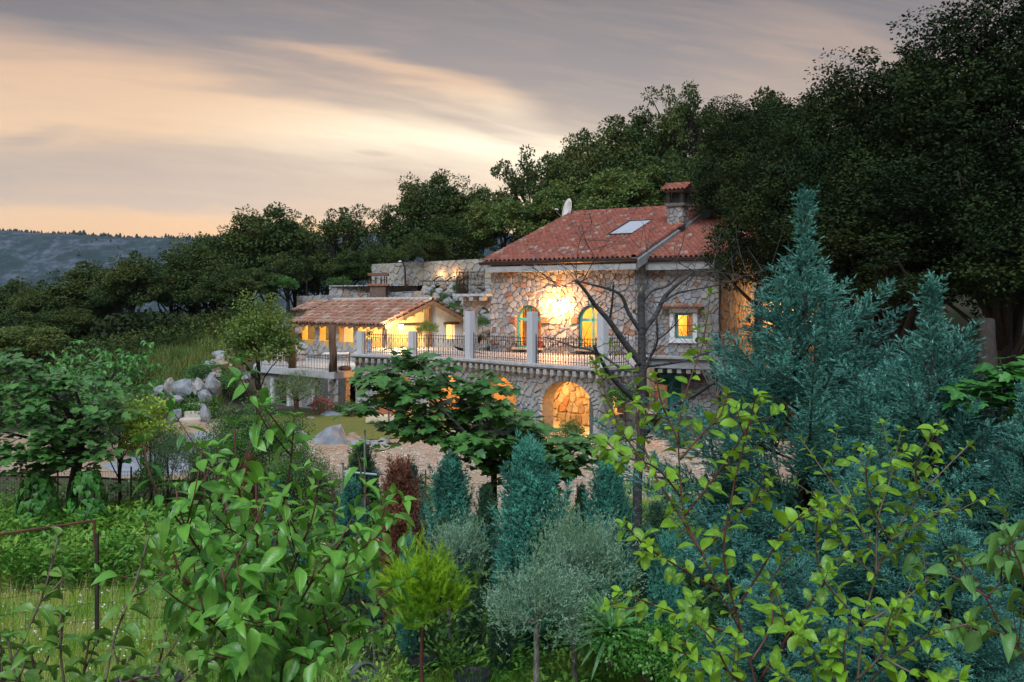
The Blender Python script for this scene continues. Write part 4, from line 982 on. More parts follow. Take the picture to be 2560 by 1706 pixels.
lo = lop[1]; q = MB(); q.add([WL(*p, -.14) for p in [(lo['uc'] - lo['w'] / 2, lo['z0']), (lo['uc'] + lo['w'] / 2, lo['z0'])] + [(lo['uc'] + lo['w'] / 2 * math.cos(t_), lo['z1'] + lo['rise'] * math.sin(t_)) for t_ in [math.pi * i / 10 for i in range(11)]]], [tuple(range(13))]); q.obj('shutter_shade', [M_shade], low)  # near-black sheet painted as the shade behind the planks
for i in range(6): q = MB(); q.cbox(WL(lo['uc'] - lo['w'] / 2 + (i + .5) * lo['w'] / 6, (lo['z0'] + lo['z1']) / 2 + .12, -.10), (lo['w'] / 6 - .012, .04, lo['z1'] - lo['z0'] + .2), dn, nL, b=.004); q.obj('plank', [mat('grey_brown_plank', (.30, .22, .16), .8, (.22, .15, .10), 8, .2)], low)
q = MB(); q.cbox(WL(lo['uc'], lo['z1'] + .05, -.05), (lo['w'] + .1, .06, .09), dn, nL); q.cbox(WL(lo['uc'], lo['z0'] + .08, -.02), (lo['w'], .1, .16), dn, nL); q.obj('window_rail', [M_wood], low)
for s in (-1, 1): q = MB(); q.cbox(WL(lo['uc'] + s * (lo['w'] / 2 + .09), (lo['z0'] + lo['z1']) / 2, .04), (.16, .14, lo['z1'] - lo['z0'] + .1), dn, nL); q.obj('window_jamb', [M_white], low)
lr = [Vector((p.x, p.y, ZL)) for p in (L0 - nL * .12 + dn * .6, L0 - nL * .12 + dn * 3, L1 - nL * .15)]
railing('low iron railing along the left edge of the lower terrace', lr, .68, .125, lyre=False)
railing('short low iron railing beside the timber post at the terrace corner', [Vector((L1.x, L1.y, ZL)) - nM * .15 + dm * .15, Vector((L2.x, L2.y, ZL)) - nM * .15 - dm * .1], .68, .125, lyre=False)
for px, y0_, y1_, D, lb in ((730, 812, 921, 47.0, 'left rough timber post on the lower terrace edge'), (832, 812, 929, 44.35, 'right rough timber post on the lower terrace corner')):
    p0, p1 = P(px, y1_, D), P(px, y0_, D); q = MB(); p0.z = ZL; q.tube([p0, p0.lerp(p1, .3) + Vector((.03, 0, 0)), p0.lerp(p1, .65) - Vector((.02, 0, 0)), p1], [.19, .175, .17, .165], 8, wob=.12); o = q.obj('timber_post', [M_wood], smooth=True); tag(o, lb, 'post', 'timber posts of the lower terrace')
# garden chairs and tables on the lower terrace
def chair(p, rz, label):
    t_ = thing('garden_chair', label, 'chair', tuple(p), 'white garden chairs on the lower terrace'); X = Vector((math.cos(rz), math.sin(rz), 0)); Y = Vector((-X.y, X.x, 0)); Z = Vector((0, 0, 1))
    q = MB(); q.box(p + Z * .45, (.44, .44, .035), X, Y); q.obj('seat', [M_white], t_)
    for a in (-1, 1):
        for b2 in (-1, 1): q = MB(); q.tube([p + X * a * .19 + Y * b2 * .19, p + X * a * .19 + Y * b2 * .19 + Z * (.44 if b2 < 0 else .90)], .016, 5); q.obj('leg', [M_white], t_)
    q = MB(); q.tube([p - X * .19 + Y * .19 + Z * .9, p + Y * .19 + Z * .98, p + X * .19 + Y * .19 + Z * .9], .016, 5); q.tube([p - X * .1 + Y * .19 + Z * .46, p + X * .1 + Y * .19 + Z * .92], .01, 4); q.tube([p + X * .1 + Y * .19 + Z * .46, p - X * .1 + Y * .19 + Z * .92], .01, 4); q.obj('backrest', [M_white], t_)
for px, D, rz, lb in ((700, 50.0, .5, 'white garden chair left of the left timber post'), (752, 48.8, 2.4, 'white garden chair right of the left timber post'), (675, 51.2, 1.4, 'white garden chair farthest left on the lower terrace')):
    p = P(px, 800, D); p.z = ZL; chair(p, rz, lb)
for px, D, lb in ((840, 46.6, 'white garden table behind the right timber post'),):
    p = P(px, 800, D); p.z = ZL; t_ = thing('garden_table', lb, 'table', tuple(p)); q = MB(); q.cbox(p + Vector((0, 0, .72)), (1.1, .8, .04), b=.01); q.obj('tabletop', [M_white], t_)
    for a in (-1, 1):
        for b2 in (-1, 1): q = MB(); q.tube([p + Vector((a * .48, b2 * .33, 0)), p + Vector((a * .5, b2 * .35, .7))], .022, 5); q.obj('leg', [M_white], t_)
p = P(862, 800, 45.3); p.z = ZL; q = MB(); q.lathe([(.22, 0), (.30, .06), (.28, .14), (.18, .2), (.05, .22)], p, 12); o = q.obj('stone_bowl', [M_wood], smooth=True); tag(o, 'squat dark brown bowl on the lower terrace by the right railing', 'bowl')

# ------------------------------------------------------------------ rocks
M_rockb = mat('blue_limestone', (.17, .20, .24), .9, (.33, .36, .40), 1.6, .8, 7, dirt=((.30, .20, .13), 3, .5))
def rock_mesh(seed, sub=2):
    import bmesh
    bm = bmesh.new(); bmesh.ops.create_icosphere(bm, subdivisions=sub, radius=1)
    s = Vector((seed * 7.3, seed * 3.1, seed))
    cuts = [(Vector((R.uniform(-1, 1), R.uniform(-1, 1), R.uniform(-.6, 1))).normalized(), R.uniform(.55, .85)) for _ in range(9)]
    for v in bm.verts:
        p = v.co.copy()
        for n_, d in cuts:
            k = p.dot(n_) - d
            if k > 0: p -= n_ * k * .92
        v.co = p * (1 + .22 * noise.noise(v.co * 1.6 + s) + .09 * noise.noise(v.co * 4 + s))
    me = bpy.data.meshes.new('rock'); bm.to_mesh(me); bm.free(); me.materials.append(M_rock); return me
ROCKS = [rock_mesh(i) for i in range(6)]
def rock(p, s, label=None, group=None, cat='boulder', name='boulder', parent=None, seed=None):
    o = bpy.data.objects.new(name, ROCKS[R.randrange(6) if seed is None else seed % 6]); sc.collection.objects.link(o); o.parent = parent
    o.location = p - (woff(parent) if parent else Vector()); o.scale = s; o.rotation_euler = (R.uniform(-.3, .3), R.uniform(-.3, .3), R.uniform(0, 6.28))
    if label: tag(o, label, cat, group)
    if label and ('blue' in label or 'grey' in label): o.material_slots[0].link = 'OBJECT'; o.material_slots[0].material = M_rockb
    return o
def gz_(x, y): return hgt(x, y)
def G(px, D, dz=0): x = (px - HX) / F * D; return Vector((x, D, hgt(x, D) + dz))
# big boulders at the lawn edge and the steps of the rock garden
for px, D, s, lb, sd in ((742, 34.6, (.75, .7, .42), 'low grey boulder half hidden by the shrub at the lawn edge', 0), (828, 34.2, (.95, .8, .78), 'largest blue grey boulder at the front of the lawn', 5), (878, 35.2, (.33, .3, .26), 'small pale stone resting behind the largest boulder', 2),
                     (884, 34.2, (.42, .35, .28), 'orange brown stone right of the largest boulder', 3), (900, 33.6, (.7, .4, .26), 'flat grey slab rock right of the largest boulder', 4), (955, 33.8, (.5, .4, .25), 'pale low rock under the left edge of the fig tree', 5),
                     (820, 41.3, (1.0, .5, .32), 'long blue grey rock behind the lawn by the red flowers', 2), (848, 41.4, (.6, .4, .25), 'blue grey rock beside the terracotta pots', 3), (778, 40.2, (.5, .4, .35), 'white rock left of the red flowers', 4)):
    o = rock(G(px, D, .02), s, lb, seed=sd)
for px, py, D, s, lb in ((425, 965, 42, (.32, .3, .45), 'pointed pale boulder at the left of the rock garden row'), (459, 972, 42, (.42, .35, .40), 'dark grey round boulder in the rock garden row'), (496, 966, 42, (.33, .3, .42), 'tall oval beige boulder in the rock garden row'),
                      (535, 967, 41.6, (.50, .4, .50), 'large blue veined boulder at the right of the rock garden row'), (512, 990, 41, (.36, .3, .30), 'tilted grey boulder below the blue veined boulder'), (396, 976, 42, (.35, .3, .22), 'low grey boulder at the far left of the rock garden'),
                      (447, 1000, 41, (.25, .3, .18), 'small dark stone above the garden steps'), (438, 1042, 40, (.30, .3, .40), 'upright grey rock left of the garden steps'), (516, 1040, 39.8, (.24, .25, .45), 'upright dark grey rock right of the garden steps')):
    o = rock(P(px, py, D), tuple(v * 1.08 for v in s), lb)
stp = thing('garden_steps', 'rough natural stone steps climbing the rock garden', 'steps', tuple(P(478, 1062, 40)))
for px, py, D, w_, h_ in ((478, 1052, 40.2, .85, .26), (490, 1036, 40.6, .85, .30), (498, 1016, 41.2, .9, .30)):
    q = MB(); q.cbox(P(px, py, D), (w_, .7, h_), Vector((.98, .15, 0)), Vector((-.15, .98, 0)), b=.05); q.obj('stone_step', [mat('pale_step', (.55, .50, .44), .9, (.45, .38, .32), 3, .5, 10)], stp)
for i in range(80):                 # stones edging the rock garden up to the terrace
    t_ = R.random(); px = 395 + 215 * t_ + R.gauss(0, 14); py = 950 - 75 * t_ + R.gauss(0, 12); D = 42 + 6 * t_ + R.uniform(-.4, .8); s = R.uniform(.12, .36)
    p = P(px, py, D); p.z = hgt(p.x, p.y) + .3 + 1.0 * t_; rock(p, (s * 1.3, s, s * .8), 'small pale stone scattered over the planted slope left of the lower terrace', 'small stones of the rock garden', 'stone', 'stone')
k = 0
for i in range(170):                # rock bank between pavilion and house
    px = R.uniform(1035, 1232); t_ = R.random(); py = 716 + 160 * t_
    if px < 1090 and py > 770 or (px < 1150 and py > 800): continue
    D = 60.5 - 8.0 * t_; s = R.uniform(.16, .42) * (1.2 if t_ > .5 else .85)
    rock(P(px, py, D), (s * 1.25, s, s * .85), 'pale limestone boulder on the bank behind the passage arch and pavilion', 'boulders on the rock bank')
for i in range(44):
    px = R.uniform(655, 752); t_ = R.random(); D = 57 - 4 * t_; rock(P(px, 812 + 72 * t_, D), tuple(R.uniform(.2, .5) * k_ for k_ in (1.2, 1, .8)), 'grey limestone boulder piled left of the pavilion', 'boulders left of the pavilion')
bank = sheet('rock_bank', [(-6.3, 57.5), (-1.2, 53.2), (-.3, 55), (-1, 60.5), (-6, 63)], 3.6, mat('bank_soil', (.30, .20, .13), .95, (.18, .13, .09), 3, .6, 8), 'brown soil and rubble of the bank between pavilion and house', .2)
bank.rotation_euler = (math.radians(18), 0, 0)
bank.location.z += 0.0

# ------------------------------------------------------------------ retaining walls, pool level
def rwall(label, x0, y0t, D0, x1, y1t, D1, ybot, size=.38, cap=False, lim=300, mt=M_stone):
    p0, p1 = P(x0, y0t, D0), P(x1, y1t, D1); d = p1 - p0; d2 = Vector((d.x, d.y, 0)); L = d2.length; d2.normalize(); nn = Vector((d2.y, -d2.x, 0)); Wf = frame_W((p0.x, p0.y, 0), d2, nn)
    zb = P(x0, ybot, D0).z; zt = lambda u: p0.z + (p1.z - p0.z) * u / L
    t_ = thing('retaining_wall', label, 'wall', (p0.x, p0.y, zb)); wall('wall', Wf, 0, L, zb, zt, [], .5, [M_mortar], t_); stones(Wf, 0, L, zb, zt, [], size, t_, mt, M_stone_i, max(p0.z, p1.z), depth=.07, limit=lim)
    return Wf, zt, L
M_tstone = mat('tawny_stone', None, .9, stops=[(0, (.29, .29, .27)), (.4, (.34, .33, .30)), (.75, (.33, .29, .22)), (1, (.28, .28, .27))], rand='obj', noise_mix=.5, scale=5, bump=.4, bscale=14)
r1 = rwall('long tawny stone retaining wall above the pool with two small uplights', 930, 661, 67, 1240, 646, 63, 722, .50, mt=M_tstone)
r2 = rwall('grey stone wall of the pool edge behind the brick grill', 823, 714, 64.5, 1045, 713, 63, 745, .40, mt=M_gstone)
r3 = rwall('lowest rough stone retaining wall directly behind the pavilion roof', 742, 741, 63, 1078, 727, 61, 800, .42)
q = MB(); pts = [P(930, 716, 66.4), P(1240, 706, 62.5), P(1240, 712, 60.6), P(1040, 720, 61.8), P(823, 716, 64.4), P(830, 716, 66)]
for p in pts: p.z = 5.98
q.add(pts, [tuple(range(6))]); o = q.obj('pool_deck', [M_floor]); tag(o, 'pale pool deck on top of the retaining walls', kind='structure')
for px, lb in ((1101, 'left uplight glowing on the tawny pool wall'), (1136, 'right uplight glowing on the tawny pool wall')):
    D = 67 - 4 * (px - 930) / 310 - .35; p = P(px, 690, D); lt = thing('uplight', lb, 'lamp', tuple(p)); q = MB(); q.lathe([(.06, -.08), (.07, .0), (.05, .02)], p, 10); q.obj('housing', [M_iron], lt); q = MB(); q.lathe([(.045, .015), (.03, .03)], p, 10); q.obj('lens', [emit('uplight_glow', (1, .6, .25), 8)], lt)
    pt_light('lamp_light', p + Vector((0, -.05, .12)), 9, (1, .5, .18), .05, lt)
def poolz(px, D): p = P(px, 700, D); p.z = 5.98; return p
pl = thing('pool_ladder', 'bright steel pool ladder with two curved hand rails', 'ladder', tuple(poolz(985, 63.5)))
for k, px in enumerate((978, 992)):
    p = poolz(px, 63.8); q = MB(); q.tube([p + Vector((x, 0, z)) for x, z in ((-.25, 0), (-.2, .45), (-.05, .68), (.12, .68), (.24, .45), (.27, .0))], .025, 6); q.obj('hand_rail', [M_steel], pl)
ln_l = ('left', 'middle', 'right')
for k, px in enumerate((1068, 1102, 1136)):
    p = poolz(px, 62.6); lt = thing('sun_lounger', f'dark sun lounger, {ln_l[k]} one of three in front of the tawny pool wall', 'sun lounger', tuple(p), 'sun loungers by the pool')
    q = MB(); q.box(p + Vector((0, 0, .30)), (.95, .5, .05)); q.box(p + Vector((.52, 0, .42)), (.45, .5, .05), X=(.8, 0, .6), Z=(-.6, 0, .8)); q.obj('bed', [M_iron], lt)
    for a in (-.4, .35): q = MB(); q.tube([p + Vector((a - .15, -.2, .28)), p + Vector((a - .1, -.2, .03)), p + Vector((a + .1, -.2, .03)), p + Vector((a + .15, -.2, .28))], .02, 5); q.obj('leg', [M_iron], lt)
# brick grill with curved metal roof
g0 = P(946, 730, 61.3); gr = thing('brick_grill', 'brick garden grill with a curved rusty metal roof above the pavilion', 'grill', tuple(g0))
q = MB(); q.box(g0 + Vector((0, 0, .0)), (.95, .6, .9)); q.obj('base', [mat('sooty_brick', (.20, .13, .10), .9, (.12, .09, .075), 6, .5)], gr); q = MB(); q.cbox(g0 + Vector((0, 0, .42)), (1.3, .75, .12)); q.obj('slab', [MATS['brick']], gr)
for a in (-.5, -.17, .17, .5):
    q = MB(); q.box(g0 + Vector((a, -.2, .70)), (.04, .04, .48)); q.box(g0 + Vector((a, .2, .70)), (.04, .04, .48)); q.obj('leg', [M_rust], gr)
q = MB(); q.loft([[g0 + Vector((-.62 + 1.24 * k / 1, y, z + .98 - (.0))) for y, z in [(-.34 * math.cos(t_), .18 * math.sin(t_)) for t_ in [math.pi * j / 8 for j in range(9)]]] for k in (0, 1)], cap=True); q.obj('roof', [M_rust], gr)
# lamp post, fan shaped gate and thin fence posts
l0 = P(1014, 722, 61.5); lp_ = thing('lamp_post', 'dark hooked lamp post standing above the retaining wall', 'lamp post', tuple(l0))
q = MB(); q.tube([l0, P(1013, 690, 61.5), P(1012, 668, 61.5), P(1008, 659, 61.5), P(1001, 654, 61.5)], [.07, .06, .055, .045, .03], 6); q.obj('pole', [M_iron], lp_); q = MB(); q.lathe([(.05, .05), (.12, -.02), (.08, -.06)], P(1000, 654, 61.5), 8); q.obj('lamp_head', [M_white], lp_)
f0 = P(1016, 716, 61.3); fg = thing('fan_gate', 'fan-shaped wrought iron gate leaf beside the hooked lamp post', 'gate', tuple(f0))
for k in range(10):
    a = math.radians(8 + 84 * k / 9); q = MB(); q.tube([f0, f0 + Vector((math.cos(a) * .68, 0, math.sin(a) * .68))], .012, 4); q.obj('bar', [M_iron], fg)
for r_ in (.3, .5, .68): q = MB(); q.tube([f0 + Vector((math.cos(a) * r_, 0, math.sin(a) * r_)) for a in [math.radians(8 + 84 * j / 8) for j in range(9)]], .014, 4); q.obj('hoop', [M_iron], fg)
for px, yt, yb, D, lb in ((767, 700, 742, 62.9, 'first'), (858, 700, 730, 63.4, 'second'), (908, 700, 728, 63.2, 'third'), (961, 690, 722, 62.6, 'fourth')):
    q = MB(); q.tube([P(px, yb, D), P(px, yt, D)], .035, 6); o = q.obj('fence_post', [M_iron]); tag(o, f'thin dark fence post, {lb} from the left on the pool retaining wall', 'post', 'thin fence posts above the pavilion')

# courtyard wall lit orange right of the annex
cw0 = WA(AL + .5, 0, -4.2); WC = frame_W((cw0.x, cw0.y, 0), U, NF)
cw = thing('courtyard_wall', 'rubble courtyard wall glowing orange behind the right corner of the house', 'wall', (cw0.x, cw0.y, 0))
wall('wall', WC, 0, 4.0, 0, lambda u: 4.9, [], .4, [M_mortar], cw); stones(WC, 0, 4.0, 1.5, lambda u: 4.9, [], .34, cw, M_stone, M_stone_i, 4.9, depth=.07, limit=200)
q = MB(); q.box(WC(1.9, 3.0, .06), (.8, .1, 1.9), U, B); q.obj('door', [M_yellow], cw)
lt = thing('courtyard_lamp', 'orange courtyard lamp mostly hidden behind the big conifer', 'lamp', tuple(WC(1.0, 4.3, .3))); q = MB(); q.lathe([(.03, -.08), (.08, 0), (.03, .08)], WC(1.0, 4.3, .3), 10); q.obj('bulb', [emit('lamp_orange', (1, .5, .15), 12)], lt, True); pt_light('lamp_light', WC(1.0, 4.3, .5), 110, ORNG, .1, lt)

# pots and planters
def pot(p, r_, h_, label, mt=M_terra, group=None, tilt=None):
    q = MB(); q.lathe([(r_ * .70, 0), (r_ * .92, h_ * .82), (r_ * 1.06, h_ * .82), (r_ * 1.06, h_), (r_ * .92, h_), (r_ * .85, h_ * .85), (.01, h_ * .84)], p, 18); o = q.obj('pot', [mt], smooth=False); tag(o, label, 'pot', group); return o
def square_planter(p, w_, h_, label):
    q = MB(); Z = Vector((0, 0, 1)); sq = lambda k, z: [p + Vector((x * k, y * k, z)) for x, y in ((-1, -1), (1, -1), (1, 1), (-1, 1))]
    q.loft([sq(w_ * .38, 0), sq(w_ * .48, h_ * .85), sq(w_ * .53, h_ * .86), sq(w_ * .53, h_), sq(w_ * .45, h_), sq(w_ * .44, h_ * .9)]); o = q.obj('planter', [M_terra]); tag(o, label, 'planter'); return o
pot(G(868, 41.0, .03), .16, .30, 'terracotta pot, left of the pair at the back edge of the lawn'); pot(G(883, 40.9, .03), .17, .30, 'terracotta pot, right of the pair at the back edge of the lawn'); pot(G(847, 42.4, .25), .17, .22, 'wide terracotta pot holding the hanging green plant')
square_planter(G(963, 38.8, .25), .62, .78, 'tall tapered orange terracotta planter with red flowers in front of the arches')
p = P(923, 872, 45); p.z = ZT; pot(p, .15, .62, 'tall pale blue pot with flowers behind the left railing panel', mat('pale_blue_glaze', (.42, .50, .66), .4))
p = WF(ua + .62, wz0, .06); pot(p, .14, .30, 'red flower pot on the sill of the left arched window', M_red)
# low planter wall before the arches
q = MB(); pl0 = G(915, 38.6); pl1 = G(1010, 37.6); 
q.cbox((pl0 + pl1) / 2 + Vector((0, .2, .28)), ((pl1 - pl0).length, .35, .5), (pl1 - pl0).normalized(), Vector((.2, .98, 0)), b=.04); o = q.obj('planter_wall', [M_cream]); tag(o, 'low rendered planter wall catching orange light in front of the arches', 'wall')
# ------------------------------------------------------------------ vegetation library
def nrmz(a): return a / np.maximum(1e-9, np.linalg.norm(a, axis=-1, keepdims=True))
def rdir(n): return nrmz(RNG.normal(size=(n, 3)))
def leaf_quads(p, d, nrm, L, W_, fold=.0):
    """rhombic leaves: p base, d direction, nrm approx normal"""
    d = nrmz(d); s = nrmz(np.cross(d, nrm)); n2 = np.cross(s, d)
    L = np.asarray(L).reshape(-1, 1) * np.ones((len(p), 1)); W_ = np.asarray(W_).reshape(-1, 1) * np.ones((len(p), 1))
    V = np.stack([p, p + d * L * .5 + s * W_ * .5 + n2 * W_ * fold, p + d * L, p + d * L * .5 - s * W_ * .5 + n2 * W_ * fold], 1)
    return V.reshape(-1, 3), np.arange(len(p) * 4).reshape(-1, 4)
def needles(p, d, nj, l, w_, spread=.7, t=1.0, L=None):
    """fans of thin triangles along short twigs starting at p, direction d"""
    n = len(p); d = nrmz(d); L = (np.full((n, 1), .1) if L is None else np.asarray(L).reshape(-1, 1))
    pp = np.repeat(p, nj, 0); dd = np.repeat(d, nj, 0); LL = np.repeat(L, nj, 0); tt = RNG.uniform(0, 1, (n * nj, 1)) ** t
    r = rdir(n * nj); pr = nrmz(r - dd * np.sum(r * dd, 1, keepdims=True)); nd = nrmz(dd + pr * RNG.uniform(.2, 1, (n * nj, 1)) * spread)
    base = pp + dd * LL * tt; ll = l * RNG.uniform(.6, 1.3, (n * nj, 1)); s = nrmz(np.cross(nd, rdir(n * nj))) * w_ / 2
    V = np.stack([base - s, base + s, base + nd * ll], 1)
    return V.reshape(-1, 3), np.arange(n * nj * 3).reshape(-1, 3)
def joinV(parts):
    V = []; Fs = []; b = 0
    for v, f in parts: V.append(v); Fs.append(f + b); b += len(v)
    return np.concatenate(V), np.concatenate(Fs)

def limb(q, p0, p1, r0, r1, bend=.15, n=5, k=6):
    p0, p1 = Vector(p0), Vector(p1); L = (p1 - p0).length; o = Vector((R.uniform(-1, 1), R.uniform(-1, 1), R.uniform(-.2, .8))) * L * bend
    pts = [p0.lerp(p1, t) + o * math.sin(math.pi * t) for t in [i / n for i in range(n + 1)]]
    q.tube(pts, [r0 + (r1 - r0) * i / n for i in range(n + 1)], k, wob=.1); return pts
TOP = {}
def broad_proto(seed, H, RX, RZ, ztop_c, nclump, nleaf, L, W_, rc, limbs=9, trunk_r=.2, bark=None, lm=None, shell=.55, droop=.2, lean=0.0):
    """returns (trunk mesh, crown mesh): H unused height to crown centre = ztop_c"""
    global RNG, R
    RNG = np.random.default_rng(seed); R = random.Random(seed)
    c = rdir(nclump); c[:, 2] = np.where(c[:, 2] < -.55, -c[:, 2] * .4, c[:, 2]); rad = RNG.uniform(shell, 1.0, (nclump, 1)) ** .7
    lob = 1 + .22 * np.array([noise.noise(Vector(v) * 1.7 + Vector((seed, 0, 0))) for v in c])[:, None] * 2
    C = c * rad * lob * np.array([RX, RX, RZ]) + np.array([lean, 0, ztop_c])
    m_ = max(1, nleaf // nclump); P_ = []; D_ = []; N_ = []
    for k in range(nclump):
        r_ = rc * RNG.uniform(.55, 1.35); d = rdir(m_); pos = C[k] + d * r_ * (RNG.uniform(.25, 1, (m_, 1)) ** .5) * np.array([1.15, 1.15, .75])
        P_.append(pos); D_.append(nrmz(d + rdir(m_) * .9 - np.array([0, 0, droop]))); N_.append(nrmz(d * .6 + np.array([0, 0, .8]) + rdir(m_) * .7))
    V, Fq = leaf_quads(np.concatenate(P_), np.concatenate(D_), np.concatenate(N_), L * RNG.uniform(.6, 1.3, m_ * nclump), W_ * RNG.uniform(.7, 1.3, m_ * nclump), .15)
    crown = mesh_raw('crown', V, Fq, lm); TOP[crown.name] = (float(np.percentile(V[:, 2], 99.6)), float(np.percentile(np.abs(V[:, 0]), 97)))
    q = MB(); top = Vector((lean * .6, 0, ztop_c)); tr = limb(q, (0, 0, -.4), top, trunk_r, trunk_r * .35, .04, 6, 8)
    idx = RNG.permutation(nclump)[:limbs]
    for i in idx:
        s0 = tr[R.randrange(2, 6)]; e = Vector(C[i]); pts = limb(q, s0, e, trunk_r * .38, trunk_r * .08, .12, 5, 5)
        for _ in range(3):
            j = RNG.integers(0, nclump); e2 = Vector(C[j])
            if (e2 - pts[3]).length < RX * .9: limb(q, pts[3], e2, trunk_r * .15, trunk_r * .04, .1, 3, 4)
    trunk = mesh_raw('trunk', q.v, q.f, bark or M_barkd, True)
    return trunk, crown
def plant_tree(proto, name, label, loc, scale=1.0, rz=0.0, group=None, cat='tree', crown_name='crown'):
    o = thing(name, label, cat, loc, group); o.rotation_euler = (0, 0, rz); o.scale = scale if isinstance(scale, tuple) else (scale,) * 3
    if proto[0]: link('trunk', proto[0], o)
    link(crown_name, proto[1], o); return o
LM_dark = leafmat('dark_leaves', (.018, .038, .011), (.042, .070, .018), (.060, .078, .020), .6, .15, big=.35, gain=1.65, spec=.2)
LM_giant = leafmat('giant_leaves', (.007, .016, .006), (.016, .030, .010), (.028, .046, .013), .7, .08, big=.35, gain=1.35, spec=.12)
LM_mid = leafmat('mid_leaves', (.045, .085, .020), (.085, .13, .030), (.10, .12, .03), .5, .25, big=.8)
LM_green = leafmat('fresh_leaves', (.035, .10, .022), (.07, .17, .035), (.05, .13, .02), .45, .28, big=1.2)
LM_fig = leafmat('fig_leaves', (.022, .085, .030), (.05, .14, .038), (.075, .17, .03), .32, .22, big=1.4)
LM_blue = leafmat('blue_conifer', (.045, .19, .155), (.14, .36, .30), (.035, .14, .12), .6, .15, big=1.3, gain=1.3)
LM_blue2 = leafmat('teal_conifer', (.025, .12, .092), (.06, .22, .165), (.02, .08, .06), .6, .15, big=2.0, gain=2.3)
LM_dkcon = leafmat('dark_conifer', (.018, .055, .035), (.035, .09, .05), (.05, .10, .04), .6, .15, big=2.0)
LM_brown = leafmat('dead_conifer', (.14, .055, .030), (.22, .10, .06), (.10, .04, .025), .8, .1, big=2.0, gain=1.5)
LM_olive = leafmat('olive_leaves', (.065, .13, .085), (.15, .24, .17), (.08, .15, .08), .45, .15, big=1.5, gain=2.1)
LM_lime = leafmat('lime_needles', (.14, .27, .012), (.26, .42, .02), (.10, .22, .012), .5, .3, big=1.5, gain=1.7)
LM_rose = leafmat('rose_leaves', (.020, .060, .020), (.045, .105, .030), (.07, .14, .03), .4, .2, big=1.2)
LM_yel = leafmat('yellow_green_leaves', (.14, .22, .02), (.24, .32, .04), None, .5, .3)
LM_grass = leafmat('grass_blades', (.08, .20, .02), (.20, .36, .045), (.26, .32, .05), .6, .35, big=.9, gain=1.8)
LM_dry = leafmat('dry_grass', (.22, .20, .09), (.34, .29, .15), None, .8, .2)
LM_weed = leafmat('weed_leaves', (.035, .12, .018), (.09, .22, .03), (.14, .24, .03), .5, .28, big=1.5)

# ------------------------------------------------------------------ woods behind
FAR = []
for sd, rx, rz, n in ((21, 2.6, 3.0, 24000), (22, 3.2, 2.8, 26000), (23, 2.2, 3.4, 22000), (24, 2.8, 2.6, 18000)):
    FAR.append(broad_proto(sd, 0, rx, rz, 5.6, 130, n, .19, .12, .58, 12, .22, M_barkd, LM_dark))
OPEN = [broad_proto(sd, 0, 2.7, 2.9, 5.8, 62, 7000, .19, .12, .42, 22, .20, M_barkd, LM_dark, shell=.3) for sd in (31, 32)]
MIDT = [broad_proto(sd, 0, 2.4, 2.6, 5.0, 90, 16000, .18, .12, .52, 10, .18, M_barkd, LM_mid) for sd in (41, 42)]
R = random.Random(5); RNG = np.random.default_rng(5)
def put_tree(px, ytop, D, wpx, proto, label, group=None, name='broadleaf_tree', htop=9.3, crx=2.8, yb=None):
    """tree whose crown top shows at ytop and whose crown is wpx wide"""
    x = (px - HX) / F * D; zt = CZ - (ytop - HY) / F * D; zb = hgt(x, D) if yb is None else CZ - (yb - HY) / F * D
    htop, crx = TOP[proto[1].name]; sz = (zt - zb) / htop; sx = .88 * wpx / F * D / (2 * crx)
    return plant_tree(proto, name, label, (x, D, zb), (sx, sx, sz), R.uniform(0, 6.28), group)
GL = 'woodland trees behind the garden'
